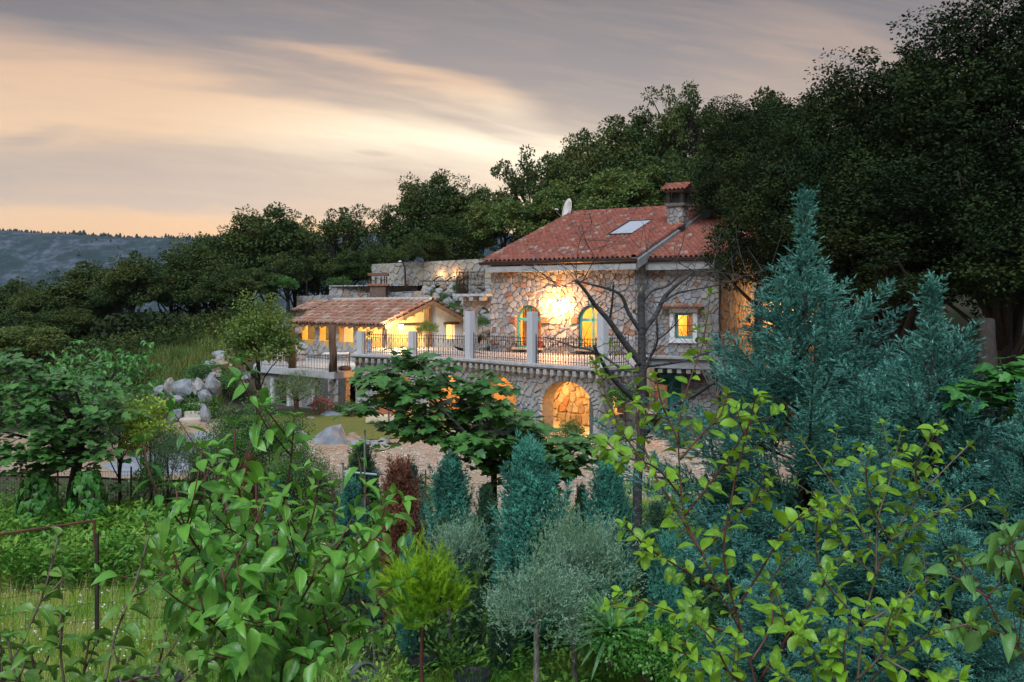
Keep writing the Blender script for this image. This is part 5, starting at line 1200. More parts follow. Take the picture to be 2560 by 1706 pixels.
far_rows = [  # px, top y, D, width px, proto, words
 (20, 735, 74, 190, FAR[0], 'dark tree at the left edge of the wood below the ridge'), (105, 742, 70, 170, FAR[1], 'low dark tree near the left end of the wood'),
 (205, 690, 68, 190, FAR[2], 'dark rounded tree with a pointed crown left in the wood'), (255, 720, 76, 170, FAR[3], 'dark tree partly behind the rounded one in the left wood'),
 (335, 672, 66, 200, FAR[1], 'brownish dark tree in the left wood with bare lower twigs'), (430, 668, 72, 190, FAR[0], 'dark tree with ragged top, centre of the left wood'),
 (490, 650, 68, 170, FAR[2], 'narrow dark tree left of the rising wood'), (540, 612, 74, 200, FAR[3], 'mid green tree where the wood starts to rise'),
 (600, 588, 76, 190, FAR[1], 'dark green tree just below the end of the far ridge'), (665, 534, 72, 210, FAR[0], 'tall dark tree with a broad crown left of the pavilion'),
 (745, 545, 76, 150, OPEN[0], 'slim open tree beside the tall broad one left of the pavilion'), (860, 532, 74, 175, OPEN[1], 'open backlit tree with glowing sky between its branches'),
 (800, 600, 80, 150, FAR[2], 'darker low tree between the two open trees'), (930, 600, 82, 130, OPEN[0], 'low bush-like tree against the bright horizon'),
 (985, 530, 76, 130, OPEN[1], 'loose light green tree above the tawny wall'), (1080, 452, 74, 190, FAR[0], 'tall rounded tree above the tawny pool wall'),
 (1190, 468, 74, 190, FAR[3], 'broad dark tree left of the satellite dish'), (1130, 560, 70, 160, FAR[2], 'shorter dark tree under the tall rounded one'),
 (1260, 520, 70, 190, MIDT[0], 'mid green bushy tree behind the left roof edge'), (1335, 385, 76, 200, OPEN[0], 'open tall tree rising above the left end of the roof'),
 (1440, 358, 74, 210, FAR[1], 'dense dark tree behind the dish'), (1400, 470, 70, 220, MIDT[1], 'mid green tree just behind the ridge of the roof'),
 (1530, 312, 76, 230, FAR[2], 'dark tree right of the dish, behind the ridge'), (1625, 300, 78, 200, FAR[0], 'dark dense tree behind the chimney'),
 (1715, 232, 74, 190, OPEN[1], 'tallest open-crowned tree standing above the chimney'), (1790, 285, 76, 150, OPEN[0], 'thin open tree right of the tallest one'),
 (1640, 400, 68, 260, FAR[3], 'wide dark tree filling in behind the chimney'), (1560, 440, 66, 220, MIDT[0], 'mid green tree right behind the skylight side of the ridge'),
 (1780, 380, 62, 240, FAR[1], 'dark tree between the chimney and the giant trees'), (1860, 300, 58, 220, FAR[2], 'dark tree leading up to the giant trees'),
 (1945, 255, 52, 240, FAR[0], 'dark tree on the shoulder of the giant wood'), (1740, 470, 56, 180, FAR[3], 'dark bush of a tree just right of the chimney'),
 (1060, 590, 66, 140, FAR[1], 'low dark tree just above the lamp post'), (960, 625, 70, 130, FAR[3], 'small dark tree left behind the tawny wall'), (880, 640, 68, 120, FAR[2], 'small dark tree above the brick grill'),
 (720, 640, 66, 150, OPEN[0], 'leaning open tree low behind the pavilion roof'), (620, 680, 62, 170, FAR[3], 'dark undergrowth tree left of the yellow green tree'), (560, 720, 60, 150, FAR[0], 'low dark tree above the grassy bank'),
 (60, 850, 50, 200, MIDT[0], 'small mid green tree low at the left edge'), (150, 800, 58, 170, FAR[1], 'dark low tree behind the left fig')]
for px, yt, D, wpx, pr, lb in far_rows: put_tree(px, yt - (32 if px < 620 else 14), D, wpx, pr, lb, GL)
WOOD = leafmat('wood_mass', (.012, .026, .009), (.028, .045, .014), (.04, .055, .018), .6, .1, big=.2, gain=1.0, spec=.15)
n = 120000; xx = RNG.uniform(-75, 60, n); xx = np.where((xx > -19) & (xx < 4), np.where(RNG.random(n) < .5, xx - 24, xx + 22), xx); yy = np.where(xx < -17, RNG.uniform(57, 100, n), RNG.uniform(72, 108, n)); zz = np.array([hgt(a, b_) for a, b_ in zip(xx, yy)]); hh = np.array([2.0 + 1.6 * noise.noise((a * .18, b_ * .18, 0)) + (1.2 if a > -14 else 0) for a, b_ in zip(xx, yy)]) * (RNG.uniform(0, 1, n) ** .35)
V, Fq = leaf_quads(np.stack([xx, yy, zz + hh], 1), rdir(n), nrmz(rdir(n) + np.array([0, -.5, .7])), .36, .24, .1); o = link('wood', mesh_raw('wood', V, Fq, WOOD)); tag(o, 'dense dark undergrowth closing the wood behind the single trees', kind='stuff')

# giant dark trees on the right
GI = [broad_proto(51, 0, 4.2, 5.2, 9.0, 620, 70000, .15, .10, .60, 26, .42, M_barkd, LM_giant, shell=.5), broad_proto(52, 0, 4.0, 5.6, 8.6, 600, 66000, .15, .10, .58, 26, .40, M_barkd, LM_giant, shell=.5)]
GRPG = 'giant dark trees right of the house'
def giant(px, pyc, D, rxpx, rzpx, k, rz, label):
    x = (px - HX) / F * D; zc = CZ - (pyc - HY) / F * D; p = GI[k]; rx0, rz0, zc0 = ((4.2, 5.2, 9.0), (4.0, 5.6, 8.6))[k]
    sx = rxpx / F * D / rx0; sz = rzpx / F * D / rz0
    zb = zc - zc0 * sz; return plant_tree(p, 'giant_tree', label, (x, D, zb), (sx, sx, sz), rz, GRPG)
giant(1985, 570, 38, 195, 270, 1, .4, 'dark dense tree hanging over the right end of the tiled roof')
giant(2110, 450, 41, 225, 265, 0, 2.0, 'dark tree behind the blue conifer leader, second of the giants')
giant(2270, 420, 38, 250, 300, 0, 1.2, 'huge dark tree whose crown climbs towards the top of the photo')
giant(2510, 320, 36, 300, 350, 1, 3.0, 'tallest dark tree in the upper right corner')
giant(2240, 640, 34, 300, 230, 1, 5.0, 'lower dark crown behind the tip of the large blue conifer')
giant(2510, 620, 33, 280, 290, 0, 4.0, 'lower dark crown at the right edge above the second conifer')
giant(1890, 420, 48, 170, 190, 0, 0.6, 'dark crown between the chimney tree and the giants')
q = MB()
for px, D in ((2478, 28), (2330, 31), (2150, 34)):
    p0 = P(px, 905, D); 
    o = thing('old_tree', {2478: 'thick pale-barked trunk in the dark hollow at the right edge', 2330: 'dark trunk standing behind the second conifer tip', 2150: 'dark trunk hidden behind the large conifer'}[px], 'tree', tuple(p0 - Vector((0, 0, 2)))); q = MB(); limb(q, p0 - Vector((0, 0, 2)), P(px - 10, 800, D + 1), .36, .2, .03, 6, 9); q.obj('trunk', [M_barkd], o, True)

# ------------------------------------------------------------------ conifers
def conifer(seed, H, env, nb, elev, step, nlat, nj, l, w_, lm, latL=.30, curl=.25, t0=.2, trunk_r=.09, bark=None):
    rg = np.random.default_rng(seed); Ps = []; Ds = []; Ls = []; q = MB(); q.tube([(0, 0, 0), (0, 0, H * .5), (0, 0, H * .97)], [trunk_r, trunk_r * .6, .008], 7)
    for i in range(nb):
        f = (i + .5) / nb; h = H * (.03 + .95 * f ** .9); az = i * 2.39996 + rg.uniform(-.4, .4); rad = (env(min(1.0, h / H / .90)) if H > 5 else env(h / H)) * (rg.uniform(.62, 1.28) if H > 5 else rg.uniform(.75, 1.15))
        el = elev + rg.uniform(-.18, .18) + .35 * f; L = max(.12, rad / math.cos(min(el, 1.2)))
        if rg.random() < .16: L *= 1.32
        hor = np.array([math.cos(az), math.sin(az), 0]); n = max(3, int(L / step)); t = (np.arange(n) + rg.uniform(0, 1, n)) / n
        ang = el - curl + 2 * curl * t; k = L
        pos = np.array([0, 0, h - .25 * rad]) + np.outer(t * math.cos(el) * k, hor) + np.outer(t * math.sin(el) * k * (.75 + .35 * t), [0, 0, 1])
        dirv = np.outer(np.cos(ang), hor) + np.outer(np.sin(ang), [0, 0, 1])
        if L > .5 and i % 2 == 0: q.tube([Vector(pos[0]), Vector(pos[n // 2]), Vector(pos[-1])], [.022, .014, .004], 4)
        sel = t > t0; pos = pos[sel]; dirv = dirv[sel]; tt = t[sel]
        for _ in range(nlat):
            r_ = rg.normal(size=pos.shape); pr = nrmz(r_ - dirv * np.sum(r_ * dirv, 1, keepdims=True)); dl = nrmz(dirv + pr * .95 + np.array([0, 0, .15]))
            LL = latL * min(1.0, L / .8) * (1.12 - tt) * rg.uniform(.5, 1.2, len(tt)) + .035
            Ps.append(pos); Ds.append(dl); Ls.append(LL)
        Ps.append(pos[-1:]); Ds.append(dirv[-1:]); Ls.append(np.array([.14]))
    # leader
    nl_ = 70 if H > 5 else 26; hz = np.linspace(H * .82, H * 1.0, nl_); Ps.append(np.stack([0 * hz, 0 * hz, hz], 1)); dd = nrmz(rg.normal(size=(nl_, 3)) * .5 + np.array([0, 0, 1])); Ds.append(dd); Ls.append(np.linspace(.17, .05, nl_))
    p, d, L = np.concatenate(Ps), np.concatenate(Ds), np.concatenate(Ls)
    # twigs: more needles on longer twigs
    rep = np.maximum(1, np.round(L / .10)).astype(int); idx = np.repeat(np.arange(len(p)), rep)
    kk = np.concatenate([np.arange(r_) for r_ in rep]); segL = (L / rep)[idx]; pp = p[idx] + d[idx] * (segL * kk)[:, None]
    V, Fq = needles(pp, d[idx], nj, l, w_, .8, L=segL)
    me = mesh_raw('crown', V, Fq, lm); tr = mesh_raw('trunk', q.v, q.f, bark or M_barkd, True)
    return tr, me, len(Fq)
env_big = lambda f: 2.65 * (1 - f) ** 1.25 * (.6 + .4 * min(1, f * 4)) + .03
RNG = np.random.default_rng(77)
c1 = conifer(101, 6.35, env_big, 150, .50, .05, 4, 8, .048, .018, LM_blue, .50)
c2 = conifer(102, 5.6, lambda f: 2.3 * (1 - f) ** 1.1 * (.6 + .4 * min(1, f * 4)) + .03, 150, .50, .05, 4, 8, .048, .018, LM_blue, .50)
def put_con(c, px, ytip, D, H0, label, group=None, rz=0, sx=1.0, name='blue_conifer'):
    x = (px - HX) / F * D; zt = CZ - (ytip - HY) / F * D; zb = hgt(x, D); s = (zt - zb) / H0
    return plant_tree(c, name, label, (x, D, zb), (s * sx, s * sx, s), rz, group)
GC = 'blue conifers of the nursery'
put_con(c1, 2012, 470, 14.5, 6.35, 'largest blue-green conifer with a tall thin leader beside the house', GC, .5, 1.32)
put_con(c2, 2330, 690, 13.0, 5.6, 'second large blue conifer in front of the dark giants', GC, 1.9, 1.4)
put_con(c2, 2560, 960, 11.8, 5.6, 'blue conifer filling the right edge of the nursery', GC, 4.0, 1.15)
put_con(c1, 2200, 1010, 11.5, 6.35, 'shorter blue conifer standing between and in front of the two large ones', GC, 2.7, 1.3)
put_con(c1, 1830, 1010, 15.5, 6.35, 'blue conifer low to the left below the largest one', GC, 3.9, .9)
put_con(c2, 2380, 1240, 10.5, 5.6, 'low blue conifer at the lower right behind the plum shoots', GC, .2, 1.5)
put_con(c2, 1960, 1330, 10.8, 5.6, 'low blue conifer behind the plum trunk', GC, 2.2, 1.5)
cs = [conifer(s_, 3.0, (lambda f: .52 * (1 - f) ** .56 * (.85 + .15 * min(1, f * 5)) + .02), 280, .95, .045, 4, 6, .055, .017, lm_, .22, .15, .05, .05) for s_, lm_ in ((111, LM_blue2), (112, LM_dkcon), (113, LM_brown), (114, LM_blue2))]
for k, px, yt, D, sx, lb in ((0, 1328, 1112, 13.5, 1.15, 'broadest flame-shaped teal cypress in the middle of the nursery'), (3, 1128, 1130, 15.5, 1.05, 'teal cypress left of the broadest one, under the fig'),
     (3, 1522, 1140, 14.5, .95, 'teal cypress just left of the bare tree trunk'), (0, 1025, 1150, 16.5, .95, 'teal cypress right behind the dead brown one'), (1, 1215, 1205, 15.2, .75, 'narrow dark cypress between two teal ones'),
     (2, 1000, 1150, 13.9, .95, 'dead rust-brown cypress among the teal ones'), (0, 1022, 1330, 13.0, .6, 'small teal cypress in front of the dead brown one'), (3, 965, 1265, 16.5, .9, 'teal cypress left of the dead brown one'),
     (1, 880, 1400, 13.4, .85, 'thin dark green juniper right of the cherry leaves'), (3, 930, 1375, 13.8, .95, 'grey green juniper behind the thin dark one'), (1, 1175, 1390, 13.2, .9, 'dark juniper between lime pine and olive'),
     (1, 1640, 1250, 13.5, .95, 'green juniper right of the bare trunk'), (3, 1665, 1330, 12.5, .8, 'small bright teal juniper behind the plum stem'), (1, 1455, 1200, 16.0, .7, 'dark cypress behind the teal one by the bare tree'),
     (3, 878, 1180, 18.5, 1.2, 'pale teal young conifer by the pale blue rail'), (1, 905, 1090, 20.5, 1.3, 'olive green dwarf cypress at the edge of the drive'), (3, 690, 1180, 18, .8, 'small blue conifer behind the cherry leaves'), (2, 620, 1120, 20, .8, 'rust-brown dying conifer behind the cherry stems'),
     (1, 1250, 1460, 12.6, 1.0, 'dark conifer in the shade behind the olive trunks'), (1, 1060, 1500, 13, 1.1, 'dark conifer in the shade behind the lime pine'), (1, 800, 1500, 13.2, 1.0, 'dark conifer in the shade behind the cherry'), (1, 1590, 1480, 12.9, 1.0, 'dark conifer in the shade below the bare tree'),
     (0, 1390, 1240, 13.9, .85, 'teal conifer directly behind the right olive'), (3, 740, 1330, 14.2, 1.0, 'teal conifer hidden behind the cherry foliage'), (1, 1110, 1280, 14.4, .8, 'dark cypress behind the olive, between fig and lime pine')):
    put_con(cs[k], px, yt + 35, D, 3.0, lb, 'small conifers of the nursery', R.uniform(0, 6), sx, 'dead_conifer' if k == 2 else 'cypress')

# lime pine and olives
def shooty(seed, RX, RZ, zc, nsh, shL, nj, l, w_, lm, bark, trunk_r, up=.6, flat_bottom=-.35, limbs=14, quads=True, spread=.6, fork=None, lean=0):
    global R, RNG
    rg = np.random.default_rng(seed); R = random.Random(seed); RNG = np.random.default_rng(seed + 1)
    d = nrmz(rg.normal(size=(nsh, 3))); d[:, 2] = np.where(d[:, 2] < flat_bottom, -d[:, 2] * .5, d[:, 2]); r_ = rg.uniform(.35, 1, (nsh, 1)) ** .6
    lob = np.array([1 + .35 * noise.noise(Vector(v) * 2.2 + Vector((seed, 1, 2))) for v in d])[:, None]
    cen = nrmz(rg.normal(size=(20, 3))); cen[:, 2] = np.abs(cen[:, 2]) * 1.2 - .35; cen = cen * rg.uniform(.45, 1.05, (20, 1)); kk = rg.integers(0, 20, nsh)
    d = nrmz(cen[kk] + rg.normal(size=(nsh, 3)) * .25)
    p = (cen[kk] + rg.normal(size=(nsh, 3)) * rg.uniform(.12, .32, 20)[kk][:, None]) * np.array([RX, RX, RZ]) + np.array([lean, 0, zc]); dr = nrmz(d * .7 + rg.normal(size=(nsh, 3)) * .35 + np.array([0, 0, up])); L = shL * rg.uniform(.5, 1.3, nsh)
    p = p - dr * (L * .5)[:, None]
    if quads:
        n = nsh * nj; pp = np.repeat(p, nj, 0); dd = np.repeat(dr, nj, 0); tt = RNG.uniform(0, 1, (n, 1)); r2 = rdir(n); pr = nrmz(r2 - dd * np.sum(r2 * dd, 1, keepdims=True)); nd = nrmz(dd + pr * spread * RNG.uniform(.5, 1.2, (n, 1)))
        V, Fq = leaf_quads(pp + dd * tt * np.repeat(L, nj)[:, None], nd, rdir(n), l * RNG.uniform(.6, 1.25, n), w_)
    else: V, Fq = needles(p, dr, nj, l, w_, spread, L=L)
    crown = mesh_raw('crown', V, Fq, lm); q = MB(); top = Vector((lean * .5, 0, zc - RZ * .3))
    if fork:
        for e in fork: limb(q, (e[0], 0, -.1), top + Vector((e[1], 0, 0)), trunk_r, trunk_r * .7, .04, 7, 8)
    else: limb(q, (0, 0, -.1), top, trunk_r, trunk_r * .7, .03, 6, 8)
    for i in range(limbs): limb(q, top, Vector(p[rg.integers(0, nsh)]), trunk_r * .35, trunk_r * .06, .12, 5, 5)
    return mesh_raw('trunk', q.v, q.f, bark, True), crown
ol1 = shooty(201, .82, .80, 1.75, 1400, .32, 13, .058, .012, LM_olive, M_oliveb, .055, .55, lean=0)
ol2 = shooty(202, .70, .66, 1.5, 1150, .30, 13, .058, .012, LM_olive, M_oliveb, .055, .5)
pine = shooty(203, .46, .60, 1.42, 420, .26, 70, .085, .0062, LM_lime, M_stemr, .028, .75, -.2, 12, False, .75)
def put_h(pr, px, ytop, D, ztop0, label, name, group=None, rz=0, sx=1.0, cat='tree'):
    ztop0 = TOP[pr[1].name][0] if pr[1].name in TOP else ztop0
    x = (px - HX) / F * D; zt = CZ - (ytop - HY) / F * D; zb = hgt(x, D); s = (zt - zb) / ztop0
    if name == 'bush' and s > 1.25: s = 1.0; zb = zt - ztop0 * s
    return plant_tree(pr, name, label, (x, D, zb), (s * sx, s * sx, s), rz, group, cat)
put_h(ol1, 1440, 1262, 12.0, 2.62, 'right silvery olive tree with a leaning trunk in front of the cypresses', 'olive_tree', 'olive trees of the nursery', .3, .80)
put_h(ol2, 1342, 1395, 11.3, 2.2, 'lower silvery olive tree with a pale trunk, left of the leaning one', 'olive_tree', 'olive trees of the nursery', 1.3, .95)
put_h(ol2, 1125, 1295, 13.6, 2.2, 'silvery olive tree behind the lime green pine', 'olive_tree', 'olive trees of the nursery', 2.6, .85)
put_h(pine, 1062, 1352, 11.6, 2.08, 'lime green young pine on a thin red trunk', 'young_pine', None, .8, 1.0)

# broadleaf trees and shrubs of the garden
ytree = broad_proto(61, 0, 1.35, 1.75, 3.3, 110, 12000, .12, .08, .42, 10, .11, M_barkd, leafmat('olive_green_leaves', (.06, .11, .02), (.12, .17, .035), (.05, .10, .02), .5, .25, big=1.0), shell=.3)
sm_ol = broad_proto(62, 0, .95, .62, 1.35, 70, 7000, .07, .022, .30, 9, .10, mat('red_bark', (.16, .07, .04), .9, (.08, .04, .03), 8, .6), leafmat('dusty_leaves', (.06, .10, .045), (.12, .17, .08), (.10, .13, .04), .5, .2, big=1.0), shell=.3)
rose = broad_proto(63, 0, 1.25, 1.2, 1.25, 170, 24000, .055, .034, .32, 12, .04, M_stemg, LM_rose, shell=.35)
olv = broad_proto(64, 0, 1.1, 1.15, 2.6, 90, 15000, .07, .020, .34, 10, .06, M_barkd, leafmat('grey_green_leaves', (.05, .10, .045), (.095, .16, .07), (.05, .09, .03), .5, .2, big=1.0), shell=.3)
yel = broad_proto(65, 0, .8, .8, 2.2, 40, 2600, .10, .06, .28, 10, .05, M_barkd, LM_yel, shell=.3)
shrub = broad_proto(66, 0, .55, .45, .42, 40, 3000, .06, .035, .2, 5, .02, M_stemg, LM_rose, shell=.3)
fshrub = broad_proto(67, 0, .55, .45, .42, 40, 2600, .07, .045, .2, 5, .02, M_stemg, LM_green, shell=.3)
ball = broad_proto(68, 0, .45, .36, 1.05, 60, 6000, .05, .02, .14, 5, .03, M_stemg, leafmat('topiary_leaves', (.07, .11, .02), (.12, .17, .035), None, .5, .2), shell=.75)
R = random.Random(9); RNG = np.random.default_rng(9)
put_h(ytree, 648, 738, 41.5, 5.05, 'yellow-green tree with a slim dark trunk left of the lower terrace', 'garden_tree', rz=.5, sx=1.05)
put_h(sm_ol, 738, 928, 40.5, 1.97, 'small gnarled olive with a red-brown trunk in front of the lower wall', 'olive_tree', rz=1.0, sx=1.1)
put_h(rose, 640, 1000, 24.0, 2.45, 'large dense dark shrub with a few orange flowers left of the lawn', 'rose_shrub', rz=0, sx=.95, cat='shrub')
put_h(rose, 560, 1060, 22.5, 2.45, 'dense dark shrub just left of the flowering one', 'rose_shrub', rz=2, sx=.85, cat='shrub')
put_h(rose, 740, 1110, 21.5, 2.45, 'lower dense shrub behind the cherry tips', 'rose_shrub', rz=4, sx=.9, cat='shrub')
put_h(olv, 300, 985, 22.0, 3.75, 'grey-green olive with a thin trunk beside the drive', 'olive_tree', rz=.4, sx=1.0)
put_h(olv, 420, 1060, 21.0, 3.75, 'leaning olive with a dark trunk at the corner of the fenced garden', 'olive_tree', rz=2.4, sx=.72)
put_h(yel, 375, 992, 21.5, 3.0, 'yellow-green young tree between two olives', 'young_tree', rz=1, sx=1.0)
put_h(shrub, 375, 1140, 20.5, .9, 'dark rounded bush below the yellow-green young tree', 'bush', rz=1, sx=.6, cat='shrub')
for px, yt, D, pr, sx, lb in ((845, 1006, 41.8, shrub, .9, 'dark green bush beside the brown rock at the arch wall'), (875, 1000, 40.8, shrub, .7, 'bronze climbing bush at the corner of the arches'), (810, 1035, 41.5, fshrub, 1.0, 'green plant between red flowers and hanging pot'),
      (930, 1050, 38.2, shrub, .8, 'first small clipped ball under the planter wall'), (945, 1050, 38.1, shrub, .8, 'second small clipped ball under the planter wall'), (960, 1051, 38.0, shrub, .8, 'third small clipped ball under the planter wall'), (975, 1052, 37.9, shrub, .8, 'fourth small clipped ball under the planter wall'),
      (568, 940, 43.0, shrub, 1.3, 'dark dwarf conifer-like bush beside the blue veined boulder'), (500, 992, 41.0, fshrub, 1.2, 'green cushion plant between the rock garden boulders'), (470, 988, 41.3, shrub, 1.3, 'dark cushion plant in front of the dark boulder'), (455, 1005, 40.8, fshrub, .9, 'small yellow-green cushion by the steps'),
      (520, 902, 46, fshrub, 1.4, 'oleander bush on the planted slope'), (545, 890, 47.5, shrub, 1.4, 'dark bush at the top of the planted slope'), (490, 910, 45, shrub, 1.1, 'low grey bush in the planted slope'), (440, 945, 43, fshrub, 1.3, 'trailing bush behind the pointed boulder'), (575, 925, 45.5, fshrub, .8, 'small flowering plant near the terrace corner'),
      (1145, 702, 59, shrub, .7, 'round yellowish bush below the balcony railing'), (1110, 728, 58.5, shrub, .45, 'dark small bush on the rock bank'), (1130, 748, 57, fshrub, .4, 'green tuft on the rock bank'), (1085, 722, 59.5, shrub, .45, 'brown green bush above the pavilion ridge'), (1205, 785, 53, shrub, .8, 'dark purple bush seen through the passage arch'), (1160, 765, 55, fshrub, .4, 'small plant beside the passage arch post'),
      (700, 690, 62, fshrub, 1.8, 'green bush at the end of the rough retaining wall'), (850, 690, 66, shrub, 1.6, 'dark bush behind the thin fence posts'), (1250, 1000, 37.3, shrub, 1.0, 'bush climbing the pier between two arches'), (1290, 1025, 36.5, fshrub, .9, 'thin-leaved bush left of the large arch'), (1430, 1045, 33.6, shrub, .8, 'thin bush in the large lit arch'),
      (1560, 960, 34.4, shrub, 1.3, 'climbing bush at the return wall behind the bare tree'), (1700, 1080, 33, shrub, 1.2, 'brown creeping bush at the turquoise door')):
    put_h(pr, px, yt, D, .9, lb, 'bush', 'garden bushes', R.uniform(0, 6), sx, 'shrub')
p = P(1069, 800, 46.0); plant_tree(ball, 'topiary_bush', 'weeping round-headed topiary bush behind the terrace railing', (p.x, p.y, ZT), (1.0, 1.0, 1.0), 0, None, 'shrub')
def flowers(name, label, c, r_, n, col, s=.05, cat='flowers'):
    d = rdir(n); p = np.array(c) + d * RNG.uniform(.4, 1, (n, 1)) * np.array(r_); V, Fq = leaf_quads(p, rdir(n), rdir(n), s, s); o = thing(name, label, cat, tuple(c)); l1 = link('petals', mesh_raw('petals', V - np.array(c), Fq, mat('petal_%d' % int(col[0] * 100 + col[2] * 10), col, .6)), o); l1['kind'] = 'stuff'
    n2 = n * 3; p = np.array(c) + rdir(n2) * RNG.uniform(.2, 1, (n2, 1)) * np.array(r_) - np.array([0, 0, .08]); V, Fq = leaf_quads(p, rdir(n2), rdir(n2), .07, .035); l2 = link('foliage', mesh_raw('foliage', V - np.array(c), Fq, LM_green), o); l2['kind'] = 'stuff'
c = G(805, 41.6, .55); flowers('flowering_plant', 'bush of bright red-pink flowers behind the lawn', tuple(c), (.6, .4, .42), 220, (.60, .03, .10), .08)
c = G(963, 38.8, 1.15); flowers('red_flowers', 'red flowers in the tall terracotta planter', tuple(c), (.4, .35, .2), 120, (.55, .02, .02), .06)
c = P(923, 828, 45); flowers('pot_flowers', 'dark flowers in the pale blue pot', tuple(c), (.22, .22, .20), 60, (.25, .03, .04), .05)
c = P(1333, 848, 43.9); flowers('sill_flowers', 'small leafy plant in the red pot on the window sill', tuple(c), (.16, .12, .2), 10, (.40, .03, .03), .04)
c = G(847, 42.4, .7); flowers('hanging_plant', 'trailing green plant in the wide terracotta pot', tuple(c), (.2, .2, .6), 4, (.5, .1, .1), .03)
c = np.array(P(1345, 870, 42)); 
# ------------------------------------------------------------------ large leaves, placed one by one
def leaf_shape(kind, seed=0):
    """unit leaf along +y, face +z; rows of left/mid/right"""
    rg = random.Random(seed); vs, uv, fs = [], [], []
    if kind == 'fig':
        out = [(0, 0), (.16, .02), (.42, .10), (.50, .28), (.30, .36), (.44, .55), (.46, .74), (.24, .66), (.20, .82), (0, 1.02)]
        pts = out + [(-x, y) for x, y in reversed(out[1:-1])]
        vs = [(0, .35, .0)] + [(x, y, .10 * abs(x) * 1.2 - .18 * (y - .3) ** 2 + rg.uniform(-.02, .02)) for x, y in pts]; uv = [(.5, .35)] + [(x + .5, y) for x, y in pts]
        fs = [(0, i + 1, (i + 1) % len(pts) + 1) for i in range(len(pts))]
        return vs, uv, fs
    prof = {'cherry': [(0, .02), (.12, .13), (.32, .225), (.55, .225), (.78, .125), (.92, .04), (1, 0)],
            'pear': [(0, .02), (.14, .20), (.38, .31), (.62, .28), (.84, .15), (1, 0)],
            'plum': [(0, .03), (.15, .17), (.38, .29), (.62, .31), (.82, .20), (.94, .07), (1, .0)],
            'heart': [(0, .05), (.05, .30), (.22, .42), (.5, .30), (.8, .12), (1, 0)],
            'strap': [(0, .03), (.3, .045), (.6, .04), (.85, .025), (1, 0)]}[kind]
    dr = {'cherry': (.32, .10), 'pear': (.42, .16), 'plum': (.25, .10), 'heart': (.30, .05), 'strap': (.35, .01)}[kind]; curl = dr[0] * rg.uniform(.3, 2.0); fold = dr[1] * rg.uniform(.4, 2.2); tw = rg.uniform(-.5, .5)
    for i, (y, w_) in enumerate(prof):
        z = -curl * y * y; ser = (.93 if i % 2 else 1.0)
        for sx in (-1, 0, 1):
            x = sx * w_ * ser; zz = z + (fold * abs(sx) * w_ / .3 * 1.0) * (1 if kind != 'plum' else .7) + tw * x * y + rg.uniform(-.008, .008)
            vs.append((x, y * (1 - curl * .25 * y), zz)); uv.append((sx * .5 * (w_ / .3 if w_ else 0) * .9 + .5 if False else .5 + sx * .5, y))
    for i in range(len(prof) - 1):
        for k in (0, 1):
            a = i * 3 + k; fs.append((a, a + 1, a + 4, a + 3))
    return vs, uv, fs
def uv_mesh(name, vs, uv, fs, mt):
    me = bpy.data.meshes.new(name); me.from_pydata(vs, [], fs); me.materials.append(mt); l = me.uv_layers.new(name='uv')
    for i, lp in enumerate(me.loops): l.data[i].uv = uv[lp.vertex_index]
    me.polygons.foreach_set('use_smooth', [True] * len(me.polygons)); return me
SHAPES = {}
def shapes(kind, mt):
    if (kind, mt.name) not in SHAPES:
        d = [leaf_shape(kind, s_) for s_ in range(5)]; SHAPES[(kind, mt.name)] = (d, [uv_mesh('leaf', *x, mt) for x in d])
    return SHAPES[(kind, mt.name)]
def place_leaves(root, items, kind, mt_obj, mt_isl, limit=300):
    """items: (pos, dir, normal, size)"""
    data, protos = shapes(kind, mt_obj); eye = Vector((0, 0, CZ)); items = sorted(items, key=lambda a: (a[0] - eye).length / max(.001, a[3])); base = woff(root)
    rest_v, rest_f, rest_uv, nb = [], [], [], 0
    for k, (p, d, nn, s_) in enumerate(items):
        d = d.normalized(); x = d.cross(nn); x = x.normalized() if x.length > 1e-4 else d.orthogonal().normalized(); z = x.cross(d); j = R.randrange(5)
        M = Matrix((x, d, z)).transposed()
        if k < limit:
            o = link('leaf', protos[j], root); o.matrix_local = Matrix.Translation(p - base) @ (M * s_).to_4x4()
        else:
            vs, uv, fs = data[j]; A3 = np.array(vs) * s_ @ np.array(M.transposed()) + np.array(p - base); rest_v.append(A3); rest_uv += uv
            rest_f += [[i + nb for i in f] for f in fs]; nb += len(vs)
    if rest_v:
        me = uv_mesh('foliage', [tuple(v) for v in np.concatenate(rest_v)], rest_uv, rest_f, mt_isl); o = link('foliage', me, root); o['kind'] = 'stuff'
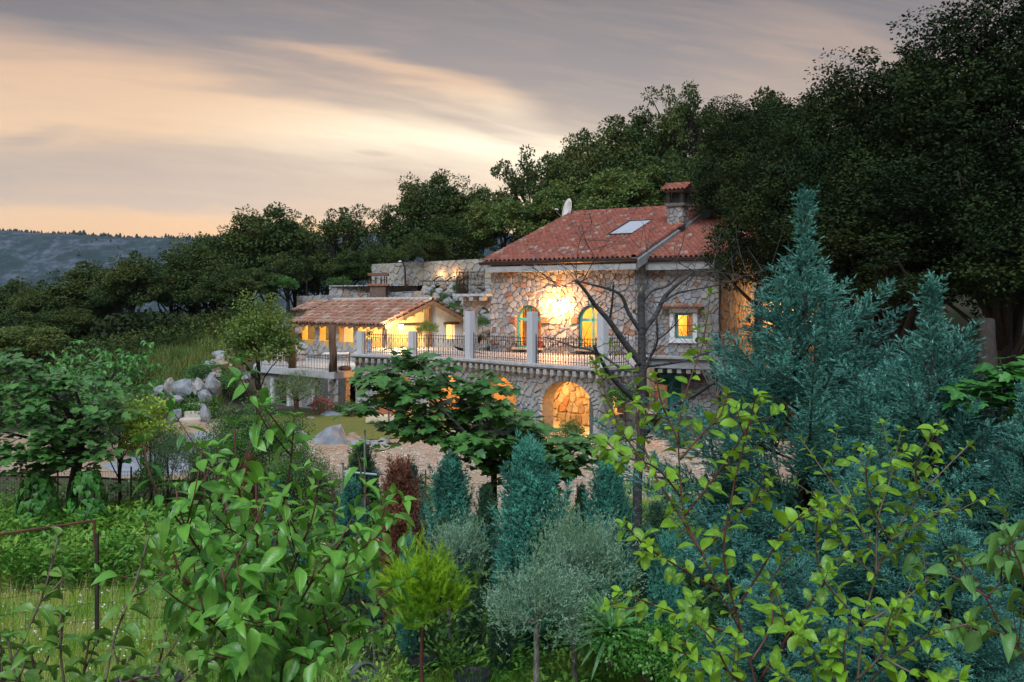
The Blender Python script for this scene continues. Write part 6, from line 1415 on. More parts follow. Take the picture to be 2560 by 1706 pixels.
def leaves_on(path, size, step, start=.15, out=.9, droop=.5, jit=.25, az0=None, tip=3, forward=.5):
    """alternate leaves along a polyline"""
    pts = [Vector(p) for p in path]; L = [0]
    for a, b_ in zip(pts, pts[1:]): L.append(L[-1] + (b_ - a).length)
    tot = L[-1]; s_ = tot * start; k = 0; az = R.uniform(0, 6.28) if az0 is None else az0; res = []
    while s_ < tot:
        j = max(0, min(len(pts) - 2, next((i for i in range(len(pts) - 1) if L[i + 1] >= s_), len(pts) - 2))); f = (s_ - L[j]) / max(1e-6, L[j + 1] - L[j]); p = pts[j].lerp(pts[j + 1], f); t = (pts[j + 1] - pts[j]).normalized()
        az += 2.4 + R.uniform(-jit, jit); e1 = t.orthogonal().normalized(); e2 = t.cross(e1); o_ = e1 * math.cos(az) + e2 * math.sin(az)
        d = (o_ * out + t * forward + Vector((0, 0, -droop * R.uniform(.3, 1.4)))).normalized(); up = (Vector((0, 0, 1)) + t * .3 + Vector((R.uniform(-.7, .7), R.uniform(-1.0, .5), R.uniform(-.2, .2)))).normalized()
        sz = size * R.uniform(.45, 1.2) * (1 if s_ < tot * .85 else .75); res.append((p + d * sz * .12, d, up, sz)); s_ += step * R.uniform(.7, 1.3); k += 1
    t = (pts[-1] - pts[-2]).normalized()
    for i in range(tip):
        az += 2.2; e1 = t.orthogonal().normalized(); e2 = t.cross(e1); o_ = e1 * math.cos(az) + e2 * math.sin(az); res.append((pts[-1], (t * .8 + o_ * .7).normalized(), (t * .2 - o_ * .6 + Vector((0, 0, .8))).normalized(), size * R.uniform(.45, .7)))
    return res
def PL_(seq, D0, D1): return [P(x, y, D0 + (D1 - D0) * i / max(1, len(seq) - 1)) for i, (x, y) in enumerate(seq)]
def vmat(n, c1, c2, rand, trans=.35, rough=.42, c3=None): return leafmat(n, c1, c2, c3 or (c2[0] * 1.15, c2[1] * 1.0, c2[2]), rough, trans, rand, big=3.0, veins=True, gain=1.5 if ('fig' in n or 'bean' in n) else 1.75, spec=.6)
CH1, CH2 = (.026, .105, .022), (.095, .26, .032)
M_cho, M_chi = vmat('cherry_leaf', CH1, CH2, 'obj', .30, .30), vmat('cherry_leaf_joined', CH1, CH2, 'island', .30, .30)
M_peo, M_pei = vmat('pear_leaf', (.045, .12, .025), (.10, .21, .035), 'obj', .3, .38), vmat('pear_leaf_joined', (.045, .12, .025), (.10, .21, .035), 'island', .3, .38)
PC1, PC2 = (.040, .13, .018), (.16, .33, .02)
M_plo, M_pli = vmat('plum_leaf', PC1, PC2, 'obj', .40, .40), vmat('plum_leaf_joined', PC1, PC2, 'island', .40, .40)
M_figo, M_figi = vmat('fig_leaf', (.028, .105, .030), (.075, .19, .042), 'obj', .22, .30), vmat('fig_leaf_joined', (.022, .085, .028), (.060, .155, .038), 'island', .22, .30)
M_beano, M_beani = vmat('bean_leaf', (.020, .10, .022), (.055, .20, .035), 'obj', .28, .4), vmat('bean_leaf_joined', (.020, .10, .022), (.055, .20, .035), 'island', .28, .4)

def sapling(name, label, cat, base, trunk_pts, stems, mats_leaf, kind, size, step, r0=.012, r1=.0025, stem_mat=None, limit=300, subs=2, subl=.16, sub0=.3, **kw):
    """base: ground point; trunk_pts: polyline; stems: list of polylines"""
    root = thing(name, label, cat, tuple(base)); sm = stem_mat or M_stemr
    q = MB(); q.tube(trunk_pts, [max(r1, r0 * (1.6 - .5 * i / len(trunk_pts))) for i in range(len(trunk_pts))], 7); q.obj('trunk', [sm], root, True)
    items = []
    for st in stems:
        ps = smooth_line(st, 5); n = len(ps); q = MB(); q.tube(ps, [r0 * .36 + (r1 - r0 * .36) * i / n for i in range(n)], 6); q.obj('branch', [sm], root, True)
        items += leaves_on(ps, size, step, **kw)
        for _ in range(subs):
            i = R.randrange(int(n * sub0), int(n * .85)); t_ = (ps[min(i + 1, n - 1)] - ps[i - 1]).normalized(); e = t_.orthogonal(); e.rotate(Matrix.Rotation(R.uniform(0, 6.28), 3, t_)); d = (t_ + e * R.uniform(.6, 1.1) + Vector((0, 0, .25))).normalized(); L_ = subl * R.uniform(.5, 1.2)
            sp = [ps[i], ps[i] + d * L_ * .5, ps[i] + d * L_ + Vector((0, 0, L_ * .15))]; q = MB(); q.tube(sp, [r1 * 1.1, r1 * .9, r1 * .6], 5); q.obj('twig', [sm], root, True)
            items += leaves_on(sp, size * .92, step * 1.1, **{**kw, 'start': .12})
    place_leaves(root, items, kind, mats_leaf[0], mats_leaf[1], limit); return root
R = random.Random(31)
# cherry sapling, left foreground
tips = [((735, 1045), 3.5), ((586, 1067), 3.3), ((541, 1120), 3.6), ((357, 1108), 3.2), ((796, 1202), 3.5), ((915, 1220), 3.6), ((965, 1262), 3.9), ((895, 1335), 3.3), ((870, 1460), 3.7), ((440, 1225), 3.1), ((500, 1290), 3.8),
        ((690, 1270), 3.9), ((640, 1210), 3.2), ((790, 1400), 3.1), ((430, 1370), 3.4), ((555, 1420), 3.0), ((700, 1500), 3.0), ((830, 1560), 3.4), ((500, 1490), 3.2), ((620, 1580), 2.9), ((760, 1640), 3.2), ((360, 1300), 3.9), ((840, 1290), 4.1), ((560, 1330), 4.2), ((720, 1400), 4.2), ((660, 1660), 3.2), ((880, 1400), 4.0)]
st = []
for (tx, ty), D in tips:
    bx, by = 650 + (tx - 650) * .12, 1760; mx, my = 650 + (tx - 650) * .45, ty + (1760 - ty) * .48
    st.append([P(bx, by, 3.6), P(mx, my, (3.6 + D) / 2), P(tx - (tx - mx) * .22, ty + (my - ty) * .38, D), P(tx, ty, D)])
gb = Vector((P(650, 1760, 3.6).x, 3.6, 0)); sapling('cherry_sapling', 'large-leaved cherry sapling with red-brown shoots in the left foreground', 'tree', gb, [gb, P(648, 2300, 3.6), P(650, 1760, 3.6)], st, (M_cho, M_chi), 'cherry', .104, .033, .011, .0028, subs=3, subl=.30, start=.16, out=.85, droop=.55, forward=.25)
# pear saplings, bottom left
ps_ = [([(253, 1760), (285, 1600), (335, 1470), (372, 1340)], 2.9, 3.0), ([(10, 1760), (60, 1600), (110, 1480), (145, 1345)], 3.0, 3.1), ([(165, 1760), (152, 1640), (152, 1535)], 3.0, 3.0), ([(205, 1760), (210, 1680), (222, 1605)], 3.3, 3.3),
       ([(370, 1760), (400, 1650), (428, 1545)], 3.2, 3.3), ([(430, 1740), (500, 1670), (562, 1628)], 3.0, 3.2), ([(60, 1760), (40, 1700), (20, 1600)], 2.9, 2.9), ([(260, 1770), (330, 1700), (400, 1690)], 2.9, 2.9), ([(120, 1780), (90, 1700), (80, 1640)], 3.1, 3.1), ([(-20, 1780), (5, 1690), (-5, 1560)], 3.0, 3.0), ([(330, 1780), (300, 1700), (330, 1640)], 3.1, 3.2)]
gb = Vector((P(180, 1760, 3.0).x, 3.0, 0)); hub = P(180, 2100, 3.0)
sapling('pear_sapling', 'young pear tree with folded rounded leaves at the bottom left corner', 'tree', gb, [gb, hub], [[hub] + PL_(a, d0, d1) for a, d0, d1 in ps_], (M_peo, M_pei), 'pear', .070, .021, .012, .0035, subs=1, subl=.12, sub0=.6, stem_mat=M_stemg, start=.25, out=.95, droop=.25, forward=.3)
# plum, right foreground
pl = [([(1893, 1730), (1860, 1600), (1800, 1480), (1755, 1385), (1712, 1290), (1699, 1180), (1698, 1060), (1722, 960), (1757, 860), (1776, 735)], 3.5, 3.8), ([(1755, 1385), (1650, 1210), (1560, 1085), (1500, 950), (1485, 905)], 3.6, 3.9),
      ([(1860, 1600), (1810, 1400), (1830, 1240), (1858, 1120), (1880, 1030), (1890, 990)], 3.5, 3.4), ([(1700, 1240), (1640, 1170), (1560, 1140), (1510, 1100)], 3.6, 3.3), ([(1712, 1290), (1790, 1190), (1850, 1100), (1905, 1010)], 3.6, 3.5), ([(1800, 1480), (1700, 1420), (1620, 1370), (1560, 1310)], 3.5, 3.2),
      ([(1700, 1150), (1760, 1080), (1800, 1040), (1818, 985)], 3.6, 3.6), ([(1860, 1600), (1760, 1560), (1680, 1530), (1550, 1480)], 3.4, 3.1), ([(1830, 1540), (1900, 1430), (1960, 1330), (2030, 1270)], 3.5, 3.3), ([(1755, 1385), (1830, 1300), (1900, 1240), (1925, 1200)], 3.6, 3.9), ([(1893, 1730), (1790, 1660), (1720, 1640), (1650, 1600)], 3.2, 3.0), ([(1699, 1110), (1655, 1010), (1640, 940)], 3.6, 3.6), ([(1640, 1190), (1600, 1090), (1590, 1010)], 3.7, 3.9),
      ([(1900, 1700), (1990, 1560), (2060, 1460), (2110, 1400)], 3.3, 3.1), ([(1880, 1650), (1930, 1560), (1930, 1450), (1990, 1380)], 3.3, 3.5), ([(1893, 1730), (1830, 1690), (1780, 1600), (1740, 1560)], 3.1, 3.1)]
gb = Vector((P(1893, 1730, 3.5).x, 3.5, 0)); sapling('plum_sapling', 'plum sapling with yellow-green leaves and long upright shoots, in front of the bare tree', 'tree', gb, [gb, P(1893, 1730, 3.5)], [PL_(a, d0, d1) for a, d0, d1 in pl], (M_plo, M_pli), 'plum', .064, .026, .012, .002, subs=2, subl=.18, start=.14, out=.85, droop=.12, forward=.5)
pr = [([(2140, 1740), (2160, 1560), (2190, 1440), (2225, 1350), (2300, 1240), (2370, 1165), (2420, 1115)], 3.4, 3.6), ([(2190, 1440), (2195, 1300), (2225, 1200), (2252, 1080)], 3.4, 3.5), ([(2200, 1420), (2130, 1280), (2060, 1180), (2002, 1098)], 3.5, 3.7), ([(2225, 1350), (2180, 1270), (2165, 1180), (2175, 1130)], 3.4, 3.3), ([(2160, 1560), (2060, 1450), (2040, 1350), (2050, 1260)], 3.4, 3.3),
      ([(2300, 1240), (2290, 1160), (2330, 1085)], 3.5, 3.4), ([(2225, 1350), (2330, 1290), (2400, 1240)], 3.4, 3.7), ([(2140, 1740), (2240, 1640), (2320, 1590), (2420, 1560)], 3.3, 3.1), ([(2140, 1700), (2200, 1640), (2220, 1560), (2235, 1520)], 3.2, 3.1), ([(2160, 1560), (2260, 1500), (2330, 1440), (2390, 1400)], 3.3, 3.6), ([(2140, 1740), (2060, 1680), (2020, 1600), (2000, 1540)], 3.2, 3.0), ([(2200, 1640), (2300, 1690), (2400, 1700)], 3.2, 3.0), ([(2120, 1720), (2110, 1620), (2130, 1540)], 3.1, 3.0), ([(2190, 1440), (2130, 1390), (2090, 1330)], 3.4, 3.3), ([(2120, 1740), (2020, 1720), (1950, 1690)], 3.1, 3.0)]
gb = Vector((P(2140, 1740, 3.4).x, 3.4, 0)); sapling('plum_sapling', 'plum sapling fanning out in front of the large blue conifers at lower right', 'tree', gb, [gb, P(2140, 1740, 3.4)], [PL_(a, d0, d1) for a, d0, d1 in pr], (M_plo, M_pli), 'plum', .060, .026, .012, .002, subs=2, subl=.18, stem_mat=M_stemg, start=.12, out=.85, droop=.12, forward=.5)
dg = [([(2600, 1720), (2555, 1640), (2500, 1560), (2440, 1450), (2385, 1380)], 3.4, 3.5), ([(2600, 1560), (2570, 1480), (2545, 1400), (2525, 1365)], 3.3, 3.3), ([(2520, 1590), (2440, 1570), (2380, 1570)], 3.4, 3.3), ([(2470, 1490), (2510, 1450), (2530, 1430)], 3.4, 3.4), ([(2600, 1330), (2540, 1350), (2500, 1380)], 3.5, 3.6), ([(2480, 1500), (2400, 1450), (2330, 1420), (2260, 1375)], 3.4, 3.6)]
gb = Vector((P(2620, 1740, 3.4).x, 3.4, 0)); sapling('dogwood_shrub', 'shrub with smooth grey-green leaves reaching in from the right edge', 'shrub', gb, [gb, P(2600, 1720, 3.4)], [PL_(a, d0, d1) for a, d0, d1 in dg], (vmat('dogwood_leaf', (.04, .13, .04), (.09, .22, .06), 'obj'), M_pei), 'pear', .095, .040, .010, .0025, subs=2, start=.1, out=.8, droop=.35, forward=.4)
# fig trees
def fig_tree(name, label, base, hub, ends, size, nl, spread, tr=.07, limit=300, mats=(M_figo, M_figi), kind='fig'):
    root = thing(name, label, 'tree', tuple(base)); q = MB(); limb(q, base, hub, tr, tr * .7, .04, 6, 8); q.obj('trunk', [M_bark], root, True); items = []
    for e in ends:
        q = MB(); pts = limb(q, hub, e, tr * .42, tr * .14, .10, 6, 6); q.obj('branch', [M_bark], root, True)
        for k in range(nl):
            sub = Vector(e) + Vector((R.gauss(0, spread), R.gauss(0, spread), R.gauss(.0, spread * .6))) if k else Vector(e); az = R.uniform(0, 6.28)
            for m_ in range(7):
                az += 2.4; el = R.uniform(-.35, .45); d = Vector((math.cos(az) * math.cos(el), math.sin(az) * math.cos(el), math.sin(el) - .15)); sz = size * R.uniform(.6, 1.15)
                items.append((sub + d * size * .35 - Vector((0, 0, .02 * m_)), d, (Vector((0, 0, 1)) + d * .2 + Vector((R.uniform(-.4, .4), R.uniform(-.7, .1), 0))).normalized(), sz))
            q2 = None
    place_leaves(root, items, kind, mats[0], mats[1], limit); return root
R = random.Random(44); D = 16.0; b0 = G(1240, 16.4); hubf = P(1235, 1170, 16.2)
ends = [P(x, y, 16.0 + dz) for x, y, dz in ((1010, 905, 0), (960, 950, .3), (930, 1010, -.2), (1000, 1000, .4), (1060, 960, .2), (1100, 930, -.2), (1120, 1010, .3), (1060, 1040, -.3), (1170, 985, .1), (1210, 960, -.2), (1240, 1010, -.4), (1180, 1060, .3), 
     (1290, 1080, -.1), (1340, 1075, .2), (1390, 1110, -.1), (1440, 1110, .1), (1410, 1150, .2), (1330, 1140, -.3), (1270, 1130, .3), (1200, 1120, -.4), (1360, 1185, .1), (1455, 1150, 0), (1040, 890, .1), (1140, 1100, -.5), (1000, 1060, .2), (1080, 1080, -.2), (1060, 990, -.4), (1150, 1040, .2), (1300, 1040, .3), (1260, 1100, -.2), (1190, 1010, .4), (1380, 1140, -.3), (1310, 1180, 0), (1250, 1170, .2), (1240, 1070, .5), (1005, 950, -.4), (925, 940, .1))]
fig_tree('fig_tree', 'spreading fig tree with large glossy lobed leaves in front of the arches', b0, hubf, ends, .23, 6, .22)
R = random.Random(45); b0 = G(170, 20.5); hubf = P(200, 1120, 20.5)
ends = [P(x, y, 20.0 + R.uniform(-1, 1)) for x, y in ((60, 915), (20, 960), (110, 960), (150, 1000), (40, 1020), (90, 1050), (180, 960), (10, 1080), (140, 1080), (210, 1030), (70, 1110), (230, 1000), (200, 1090), (20, 900), (250, 1080), (130, 1130), (-20, 1000), (-20, 930), (40, 1140), (270, 1030), (170, 1150), (230, 1140), (100, 1170))]
fig_tree('fig_tree', 'dark glossy fig tree at the left edge beyond the vegetable plot', b0, hubf, ends, .20, 12, .36, .14)
R = random.Random(46); b0 = G(230, 30); hubf = P(230, 1000, 30)
ends = [P(x, y, 30 + R.uniform(-1, 1)) for x, y in ((250, 920), (300, 900), (210, 950), (330, 930), (160, 925), (280, 960), (340, 890), (170, 890), (230, 990), (310, 990), (120, 960), (370, 1000), (200, 1020))]
fig_tree('walnut_tree', 'bright green walnut tree rising behind the left fig', b0, hubf, ends, .21, 9, .42, .10, 200, (M_beano, M_beani), 'pear')
R = random.Random(47); b0 = G(2560, 12.5); hubf = P(2560, 1010, 12.5)
fig_tree('fig_tree', 'bright fig branches behind the conifers at the right edge', b0, hubf, [P(x, y, 12.5 + R.uniform(-.3, .3)) for x, y in ((2500, 900), (2470, 945), (2540, 925), (2560, 960), (2520, 980), (2590, 900), (2450, 990), (2490, 1240), (2540, 1280), (2555, 1180))], .24, 3, .16, .05, 200, (M_beano, M_beani))

# bare tree in front of the house
R = random.Random(52); DB = 16.0
bt = thing('bare_tree', 'leafless grey-barked tree with bent limbs standing in front of the right house corner', 'tree', tuple(G(1583, DB)))
def bz_(seq, D0=DB, D1=DB): return smooth_line(PL_(seq, D0, D1), 4)
def limb_obj(seq, r0, r1, D1=DB, nm='branch', n=8):
    ps = bz_(seq, DB, D1); q = MB(); k = len(ps); q.tube(ps, [(r0 + (r1 - r0) * (i / k) ** .8) for i in range(k)], n, wob=.08); q.obj(nm, [M_bark], bt, True); return ps
tk = [(1583, 1500), (1578, 1430), (1592, 1320), (1594, 1200), (1602, 1110), (1607, 1000), (1605, 900), (1604, 820), (1603, 760), (1604, 728)]
limb_obj(tk, .092, .050, nm='trunk', n=12)
LB = [([(1606, 915), (1557, 851), (1521, 800), (1488, 764), (1470, 737), (1449, 711), (1437, 702)], .058, .016, 15.3), ([(1602, 830), (1571, 782), (1554, 740), (1521, 723), (1488, 714), (1455, 706)], .036, .014, 15.6), ([(1524, 803), (1530, 761), (1534, 705)], .022, .014, 15.7),
      ([(1606, 830), (1640, 788), (1658, 749), (1684, 720), (1735, 678)], .046, .024, 16.6), ([(1608, 750), (1631, 727), (1670, 714), (1702, 684)], .034, .012, 16.3), ([(1650, 760), (1690, 735), (1729, 726), (1800, 712), (1845, 698)], .022, .008, 17), ([(1600, 1010), (1557, 972), (1524, 936), (1503, 901), (1485, 865)], .055, .022, 15.2),
      ([(1607, 940), (1628, 889), (1643, 853), (1641, 793)], .028, .015, 15.6), ([(1643, 850), (1670, 830), (1696, 802)], .014, .008, 15.7), ([(1612, 1085), (1652, 1035), (1690, 1012), (1735, 988), (1785, 955)], .052, .032, 15.4), ([(1612, 918), (1705, 904), (1765, 883), (1830, 860)], .022, .008, 15.8), ([(1360, 843), (1400, 855), (1437, 868), (1490, 880), (1560, 925), (1600, 930)], .006, .022, 15.6),
      ([(1735, 678), (1800, 682), (1870, 690), (1930, 660)], .012, .004, 16.6), ([(1735, 678), (1690, 655), (1640, 640), (1600, 620)], .010, .003, 16.4), ([(1455, 706), (1440, 690), (1450, 600), (1480, 560)], .008, .003, 15.6), ([(1437, 702), (1400, 716), (1380, 700)], .008, .003, 15.3), ([(1455, 706), (1480, 660), (1485, 640), (1445, 575)], .009, .003, 15.5), ([(1618, 1062), (1640, 1040), (1660, 1020), (1690, 1030)], .020, .010, 15.3)]
tws = []
for seq, r0, r1, D1 in LB: tws.append(limb_obj(seq, r0, r1, D1))
q = MB()
for ps in tws:
    for _ in range(7):
        p = ps[R.randrange(len(ps) // 4, len(ps))]; d = Vector((R.uniform(-1, 1), R.uniform(-.5, .5), R.uniform(-.2, 1))).normalized(); L = R.uniform(.25, .9); c_ = Vector((R.uniform(-.3, .3), 0, R.uniform(-.3, .5))) * L
        pts = [p, p + d * L * .4 + c_ * .25, p + d * L * .75 + c_ * .6, p + d * L + c_]; q.tube(pts, [.0075, .005, .0035, .0018], 4)
        for k in (1, 2):
            e = Vector((R.uniform(-1, 1), R.uniform(-.5, .5), R.uniform(-.2, 1))).normalized(); q.tube([pts[k], pts[k] + e * L * .35], [.0035, .0015], 4)
o = q.obj('twigs', [M_bark], bt); o['kind'] = 'stuff'
# thin bare brush beside the house corner
q = MB()
for i in range(26):
    p = P(1800 + R.uniform(-20, 60), 990, 17.5 + R.uniform(-.4, .4)); d = Vector((R.uniform(-.8, .4), R.uniform(-.3, .3), 1)).normalized(); L = R.uniform(.8, 2.3); c_ = Vector((R.uniform(-.8, .3), 0, -.3)); q.tube([p, p + d * L * .5, p + d * L * .8 + c_ * .2, p + d * L + c_ * .5], [.009, .006, .004, .002], 4)
p0 = P(1810, 990, 17.5); o = q.obj('bare_shrub', [M_oliveb]); tag(o, 'tangle of thin bare branches beside the right corner of the house', 'shrub')

# bean poles, corn, pots, fences, ground plants
def bean(px, ytop, D, label):
    b0 = G(px, D); zt = CZ - (ytop - HY) / F * D; H = zt; root = thing('bean_tepee', label, 'bean plant', tuple(b0), 'bean tepees of the vegetable plot'); 
    for k in range(4): a = k * 1.57 + .4; q = MB(); q.tube([b0 + Vector((math.cos(a) * .3, math.sin(a) * .3, 0)), b0 + Vector((0, 0, H))], .012, 5); q.obj('pole', [M_oliveb], root)
    items = []
    for i in range(330):
        f = R.random() ** .8; a = R.uniform(0, 6.28); r_ = .12 + .42 * (1 - f) ** .6 * R.uniform(.8, 1.1); p = b0 + Vector((math.cos(a) * r_, math.sin(a) * r_, H * f + .05)); d = Vector((math.cos(a) * .4, math.sin(a) * .4, -1)); items.append((p, d + Vector((R.uniform(-.3, .3), R.uniform(-.3, .3), 0)), Vector((math.cos(a), math.sin(a), .5)), .15 * R.uniform(.7, 1.2)))
    place_leaves(root, items, 'heart', M_beano, M_beani, 300)
bean(92, 1185, 19.0, 'left leafy bean tepee by the fence of the vegetable plot'); bean(218, 1182, 19.2, 'right leafy bean tepee by the fence of the vegetable plot')
def clumpy(name, label, items, lm, mode='leaf', L=.12, W_=.06, n=40, r_=.25, h_=.35):
    Ps, Ds, Ns = [], [], []
    for x, y, s in items:
        z = hgt(x, y); m_ = int(n * s); a = RNG.uniform(0, 6.28, m_); rr = RNG.uniform(0, 1, m_) ** .5 * r_ * s; hh = RNG.uniform(0, 1, m_) * h_ * s
        Ps.append(np.stack([x + np.cos(a) * rr, y + np.sin(a) * rr, z + hh], 1)); Ds.append(nrmz(np.stack([np.cos(a), np.sin(a), RNG.uniform(-.2, 1.2, m_)], 1))); Ns.append(nrmz(np.array([0, 0, 1]) + rdir(m_) * .5))
    p = np.concatenate(Ps); V, Fq = leaf_quads(p, np.concatenate(Ds), np.concatenate(Ns), L * RNG.uniform(.6, 1.4, len(p)), W_, .1)
    o = link(name, mesh_raw(name, V, Fq, lm)); tag(o, label, kind='stuff'); return o
def in_px(px0, px1, y0, y1, n):
    out = []
    while len(out) < n:
        y = R.uniform(y0, y1); px = R.uniform(px0, px1); out.append(((px - HX) / F * y, y))
    return out
RNG = np.random.default_rng(91); R = random.Random(91)
clumpy('vegetable_foliage', 'low leafy tomato and bean plants filling the vegetable plot', [(x, y, R.uniform(.7, 1.5)) for x, y in in_px(-60, 420, 16.2, 20.5, 330)], LM_weed, L=.13, W_=.06, n=60, r_=.34, h_=.55)
clumpy('undergrowth', 'weeds and low plants between the nursery pots', [(x, y, R.uniform(.5, 1.3)) for x, y in in_px(380, 2600, 10.5, 21.5, 900)], LM_weed, L=.10, W_=.04, n=44, r_=.32, h_=.38)
clumpy('shade_undergrowth', 'dark green low plants under the conifers', [(x, y, R.uniform(.6, 1.5)) for x, y in in_px(500, 2600, 12.5, 20.5, 700)], LM_rose, L=.09, W_=.045, n=60, r_=.36, h_=.55)
clumpy('bank_scrub', 'low scrub and tall weeds on the grassy bank below the wood', [(x, y, R.uniform(.8, 2.2)) for x, y in in_px(-100, 350, 38, 60, 650) + in_px(350, 640, 53, 60, 200)], LM_dark, L=.22, W_=.10, n=30, r_=.6, h_=.5)
clumpy('hedge_plants', 'low shrubs along the garden fence beside the gravel drive', [(x, y, R.uniform(.6, 1.3)) for x, y in in_px(-60, 1150, 21.5, 24.5, 240)], LM_rose, L=.09, W_=.05, n=60, r_=.4, h_=.5)
def grass(name, label, px0, px1, y0, y1, n, hgt_, w_, lm, lean=.4):
    yy = RNG.uniform(y0, y1, n); xx = (RNG.uniform(px0, px1, n) - HX) / F * yy; zz = np.array([hgt(a, b_) for a, b_ in zip(xx, yy)]); p = np.stack([xx, yy, zz], 1)
    cl = np.array([noise.noise((a * .9, b_ * .9, 5)) for a, b_ in zip(xx, yy)]); h_ = hgt_ * RNG.uniform(.5, 1.4, n) * (1 + .8 * cl); d = nrmz(rdir(n) * lean + np.array([0, 0, 1])); s = nrmz(np.cross(d, rdir(n))) * w_ / 2
    V = np.stack([p - s, p + s, p + d * h_[:, None]], 1).reshape(-1, 3); o = link(name, mesh_raw(name, V, np.arange(n * 3).reshape(-1, 3), lm)); tag(o, label, kind='stuff'); return o
grass('grass', 'bright green meadow grass in the left foreground', -80, 900, 10.5, 17.5, 110000, .20, .016, LM_grass, .6)
grass('grass', 'green grass and weeds under the nursery trees', 700, 2640, 10.5, 16, 80000, .22, .015, LM_weed, .6)
grass('dry_grass', 'straw coloured seed stalks in the meadow', -80, 1000, 10.8, 16, 5000, .42, .008, LM_dry, .3)
grass('grass', 'tall dark grass of the bank below the wood', 0, 560, 44, 60, 26000, .45, .05, LM_mid, .5)
grass('grass', 'grass patches beside the drive on the right', 1500, 2200, 17, 26, 30000, .22, .02, LM_weed, .6)
n = 900; yy = RNG.uniform(11, 16, n); xx = (RNG.uniform(-60, 700, n) - HX) / F * yy; pz = np.stack([xx, yy, np.array([hgt(a, b_) for a, b_ in zip(xx, yy)]) + RNG.uniform(.05, .3, n)], 1); V, Fq = leaf_quads(pz, rdir(n), rdir(n), .03, .03); o = link('meadow_flowers', mesh_raw('meadow_flowers', V, Fq, M_white)); tag(o, 'tiny white flowers dotted through the meadow', kind='stuff')
# pebbles of the drive
n = 9000; yy = RNG.uniform(22, 35, n); px = RNG.uniform(560, 1800, n); keepm = ~((yy > 33.0) & (px < 1150)); yy, px = yy[keepm], px[keepm]; xx = (px - HX) / F * yy; n = len(xx); c = np.stack([xx, yy, np.full(n, .075)], 1); s = RNG.uniform(.012, .06, n) * np.where(RNG.random(n) < .04, 2.2, 1)
base = np.array([(1, 0, 0), (0, 1, 0), (-1, 0, 0), (0, -1, 0), (0, 0, .8), (0, 0, -.8)]); V = c[:, None] + (base[None] * s[:, None, None]) * RNG.uniform(.7, 1.3, (n, 6, 1)); f = np.array([(0, 1, 4), (1, 2, 4), (2, 3, 4), (3, 0, 4)]); Fa = (f[None] + (np.arange(n) * 6)[:, None, None]).reshape(-1, 3)
o = link('loose_gravel', mesh_raw('loose_gravel', V.reshape(-1, 3), Fa, mat('pebble', None, .9, stops=[(0, (.40, .30, .22)), (.5, (.50, .42, .34)), (.8, (.42, .26, .16)), (1, (.55, .52, .48))], rand='island'))); tag(o, 'loose stones and rubble lying on the gravel drive', kind='stuff')
for i, (px, D, s) in enumerate(((1330, 20.5, .35), (1300, 21.5, .25), (1245, 19.5, .3), (1270, 18.6, .34), (1180, 19.8, .28), (1350, 22.5, .2), (1480, 21, .2), (1210, 21.2, .22), (880, 26.5, .25), (930, 27.5, .22), (850, 25.5, .2), (1010, 27, .25), (1100, 26.5, .24), (790, 27, .2))):
    rock(G(px, D, .05), (s * 1.3, s, s * .8), 'rough pale stone at the edge of the gravel drive behind the cypresses', 'stones edging the drive', 'stone', 'stone')

# yucca, bright bush, pots
def yucca(p, n, L, label):
    root = thing('yucca', label, 'plant', tuple(p)); q = MB(); q.tube([p, p + Vector((0, 0, .35))], [.06, .05], 8); q.obj('trunk', [M_stemg], root); top = p + Vector((0, 0, .35)); items = []
    for i in range(n):
        a = i * 2.4; el = R.uniform(-.3, 1.3); d = Vector((math.cos(a) * math.cos(el), math.sin(a) * math.cos(el), math.sin(el))); items.append((top + d * .03, d, Vector((0, 0, 1)) + d * .2 + Vector((0, -.4, 0)), L * R.uniform(.75, 1.1)))
    place_leaves(root, items, 'strap', vmat('yucca_leaf', (.025, .10, .025), (.07, .19, .05), 'obj', .2), M_beani, 300)
yucca(P(1528, 1660, 11.4) * 1.0, 90, .52, 'spiky green yucca between the olive trunk and the bright bush')
bright = broad_proto(71, 0, .62, .40, .42, 60, 6500, .055, .028, .2, 8, .02, M_stemg, leafmat('bright_bush_leaves', (.03, .12, .018), (.075, .22, .028), None, .35, .2, gain=1.3), shell=.3)
put_h(bright, 1625, 1545, 11.2, .85, 'bright glossy green bush right of the yucca', 'bush', cat='shrub', sx=.9)
p = G(372, 11.4); p.z = .02; root = pot(p, .36, .42, 'large black plastic nursery pot behind the pear leaves', M_blackpl)
o = pot(Vector((0, 0, 0)), .16, .34, 'grey plastic pot lying on its side in the grass', mat('grey_plastic', (.12, .14, .17), .5)); o.location = G(885, 12.4, .14); o.rotation_euler = (math.radians(80), 0, math.radians(35))
for px, D, r_, lb in ((1180, 12.1, .22, 'black pot with straw mulch under the dark conifer'), (1060, 12.6, .2, 'black pot at the foot of the lime pine'), (1640, 12.3, .22, 'black pot rim behind the bright bush'), (940, 13.0, .2, 'black pot under the thin junipers'), (750, 12.5, .24, 'black pot hidden below the cherry leaves')):
    pot(G(px, D, .0), r_, .26, lb, M_blackpl, 'black nursery pots')
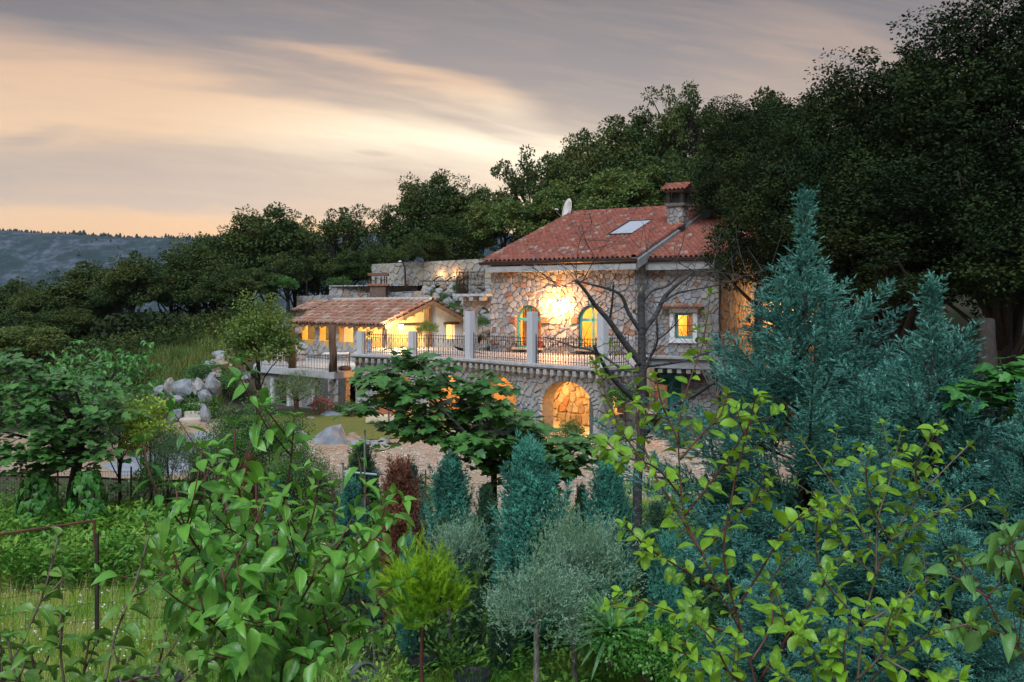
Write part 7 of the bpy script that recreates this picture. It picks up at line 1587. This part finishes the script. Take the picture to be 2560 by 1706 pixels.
# wire fence with rusty frame, bottom left
ff = thing('wire_fence', 'wire mesh fence with a rusty top rail and steel post in the left foreground', 'fence', tuple(G(240, 10.8)))
q = MB(); q.tube([P(-60, 1345, 10.2), P(235, 1302, 10.9)], .016, 6); q.obj('top_rail', [M_rust], ff); q = MB(); q.tube([P(235, 1302, 10.9), P(236, 1370, 10.9)], .014, 6); q.obj('rail_end', [M_rust], ff)
q = MB(); p = P(243, 1575, 10.9); q.box((p + P(241, 1368, 10.9)) / 2, (.035, .035, (P(241, 1368, 10.9) - p).length + .3)); q.obj('post', [M_barkd], ff)
for i in range(20): q = MB(); px = -60 + i * 31; q.tube([P(px, 1345 - (px + 60) * .146, 10.2 + (px + 60) / 295 * .7) if px < 240 else P(px, 1400, 11), P(px, 1600, 10.2 + (px + 60) / 295 * .7 if px < 240 else 11)], .0022, 3); q.obj('wire', [M_iron], ff)
for k in range(6): q = MB(); q.tube([P(-60, 1380 + k * 42, 10.2), P(236, 1340 + k * 42, 10.9), P(540, 1330 + k * 42, 11.2)], .0022, 3); q.obj('wire', [M_iron], ff)
mf = thing('mesh_fence', 'thin garden mesh fence running along the near side of the gravel drive', 'fence', tuple(G(150, 21.3)))
def fp(px, z): D = 21.6 - .6 * (px / 1100); x = (px - HX) / F * D; return Vector((x, D, z))
for i in range(13): q = MB(); px = -40 + i * 92; q.tube([fp(px, -.05), fp(px, 1.25)], .02, 5); q.obj('post', [M_rust], mf)
q = MB()
for i in range(160): px = -40 + i * 6.9; q.tube([fp(px, .1), fp(px, 1.15)], .0035, 3)
for k in range(8): q.tube([fp(-40, .12 + k * .145), fp(1064, .12 + k * .145)], .0035, 3)
o = q.obj('mesh', [M_iron], mf); o['kind'] = 'stuff'
pb = thing('pale_rail', 'pale blue metal rail on two posts behind the young conifer', 'rail', tuple(G(900, 19.5))); M_pb = mat('pale_blue_paint', (.35, .50, .62), .5, (.28, .42, .54), 10)
q = MB(); q.tube([P(858, 1179, 19.5), P(942, 1187, 19.5)], .02, 6); q.obj('rail', [M_pb], pb)
for px, t0_, t1_ in ((858, 1162, 1300), (912, 1075, 1300)): q = MB(); q.tube([P(px, t1_, 19.5), P(px, t0_, 19.5)], .022, 6); q.obj('post', [M_oliveb], pb)
# stake of the young tree on the lawn
q = MB(); a_s = G(972, 33.5); q.tube([a_s, Vector((a_s.x, a_s.y, P(972, 975, 33.5).z))], .04, 6); o = q.obj('tree_stake', [M_oliveb]); tag(o, 'grey wooden stake standing on the lawn left of the fig', 'stake')

# ------------------------------------------------------------------ the air
q = MB(); q.box((0, 1200, 66), (5400, 3000, 206)); hz = q.obj('haze', [])
m = bpy.data.materials.new('haze'); m.use_nodes = True; t = NT(m.node_tree); t.n.clear(); o_ = t.node('ShaderNodeOutputMaterial'); pv = t.node('ShaderNodeVolumePrincipled')
pv.inputs['Color'].default_value = (.62, .80, 1.0, 1); pv.inputs['Density'].default_value = .00008; t.l.new(pv.outputs[0], o_.inputs['Volume']); hz.data.materials.append(m)
tag(hz, 'thin blue evening haze in the air over the valley', kind='stuff')
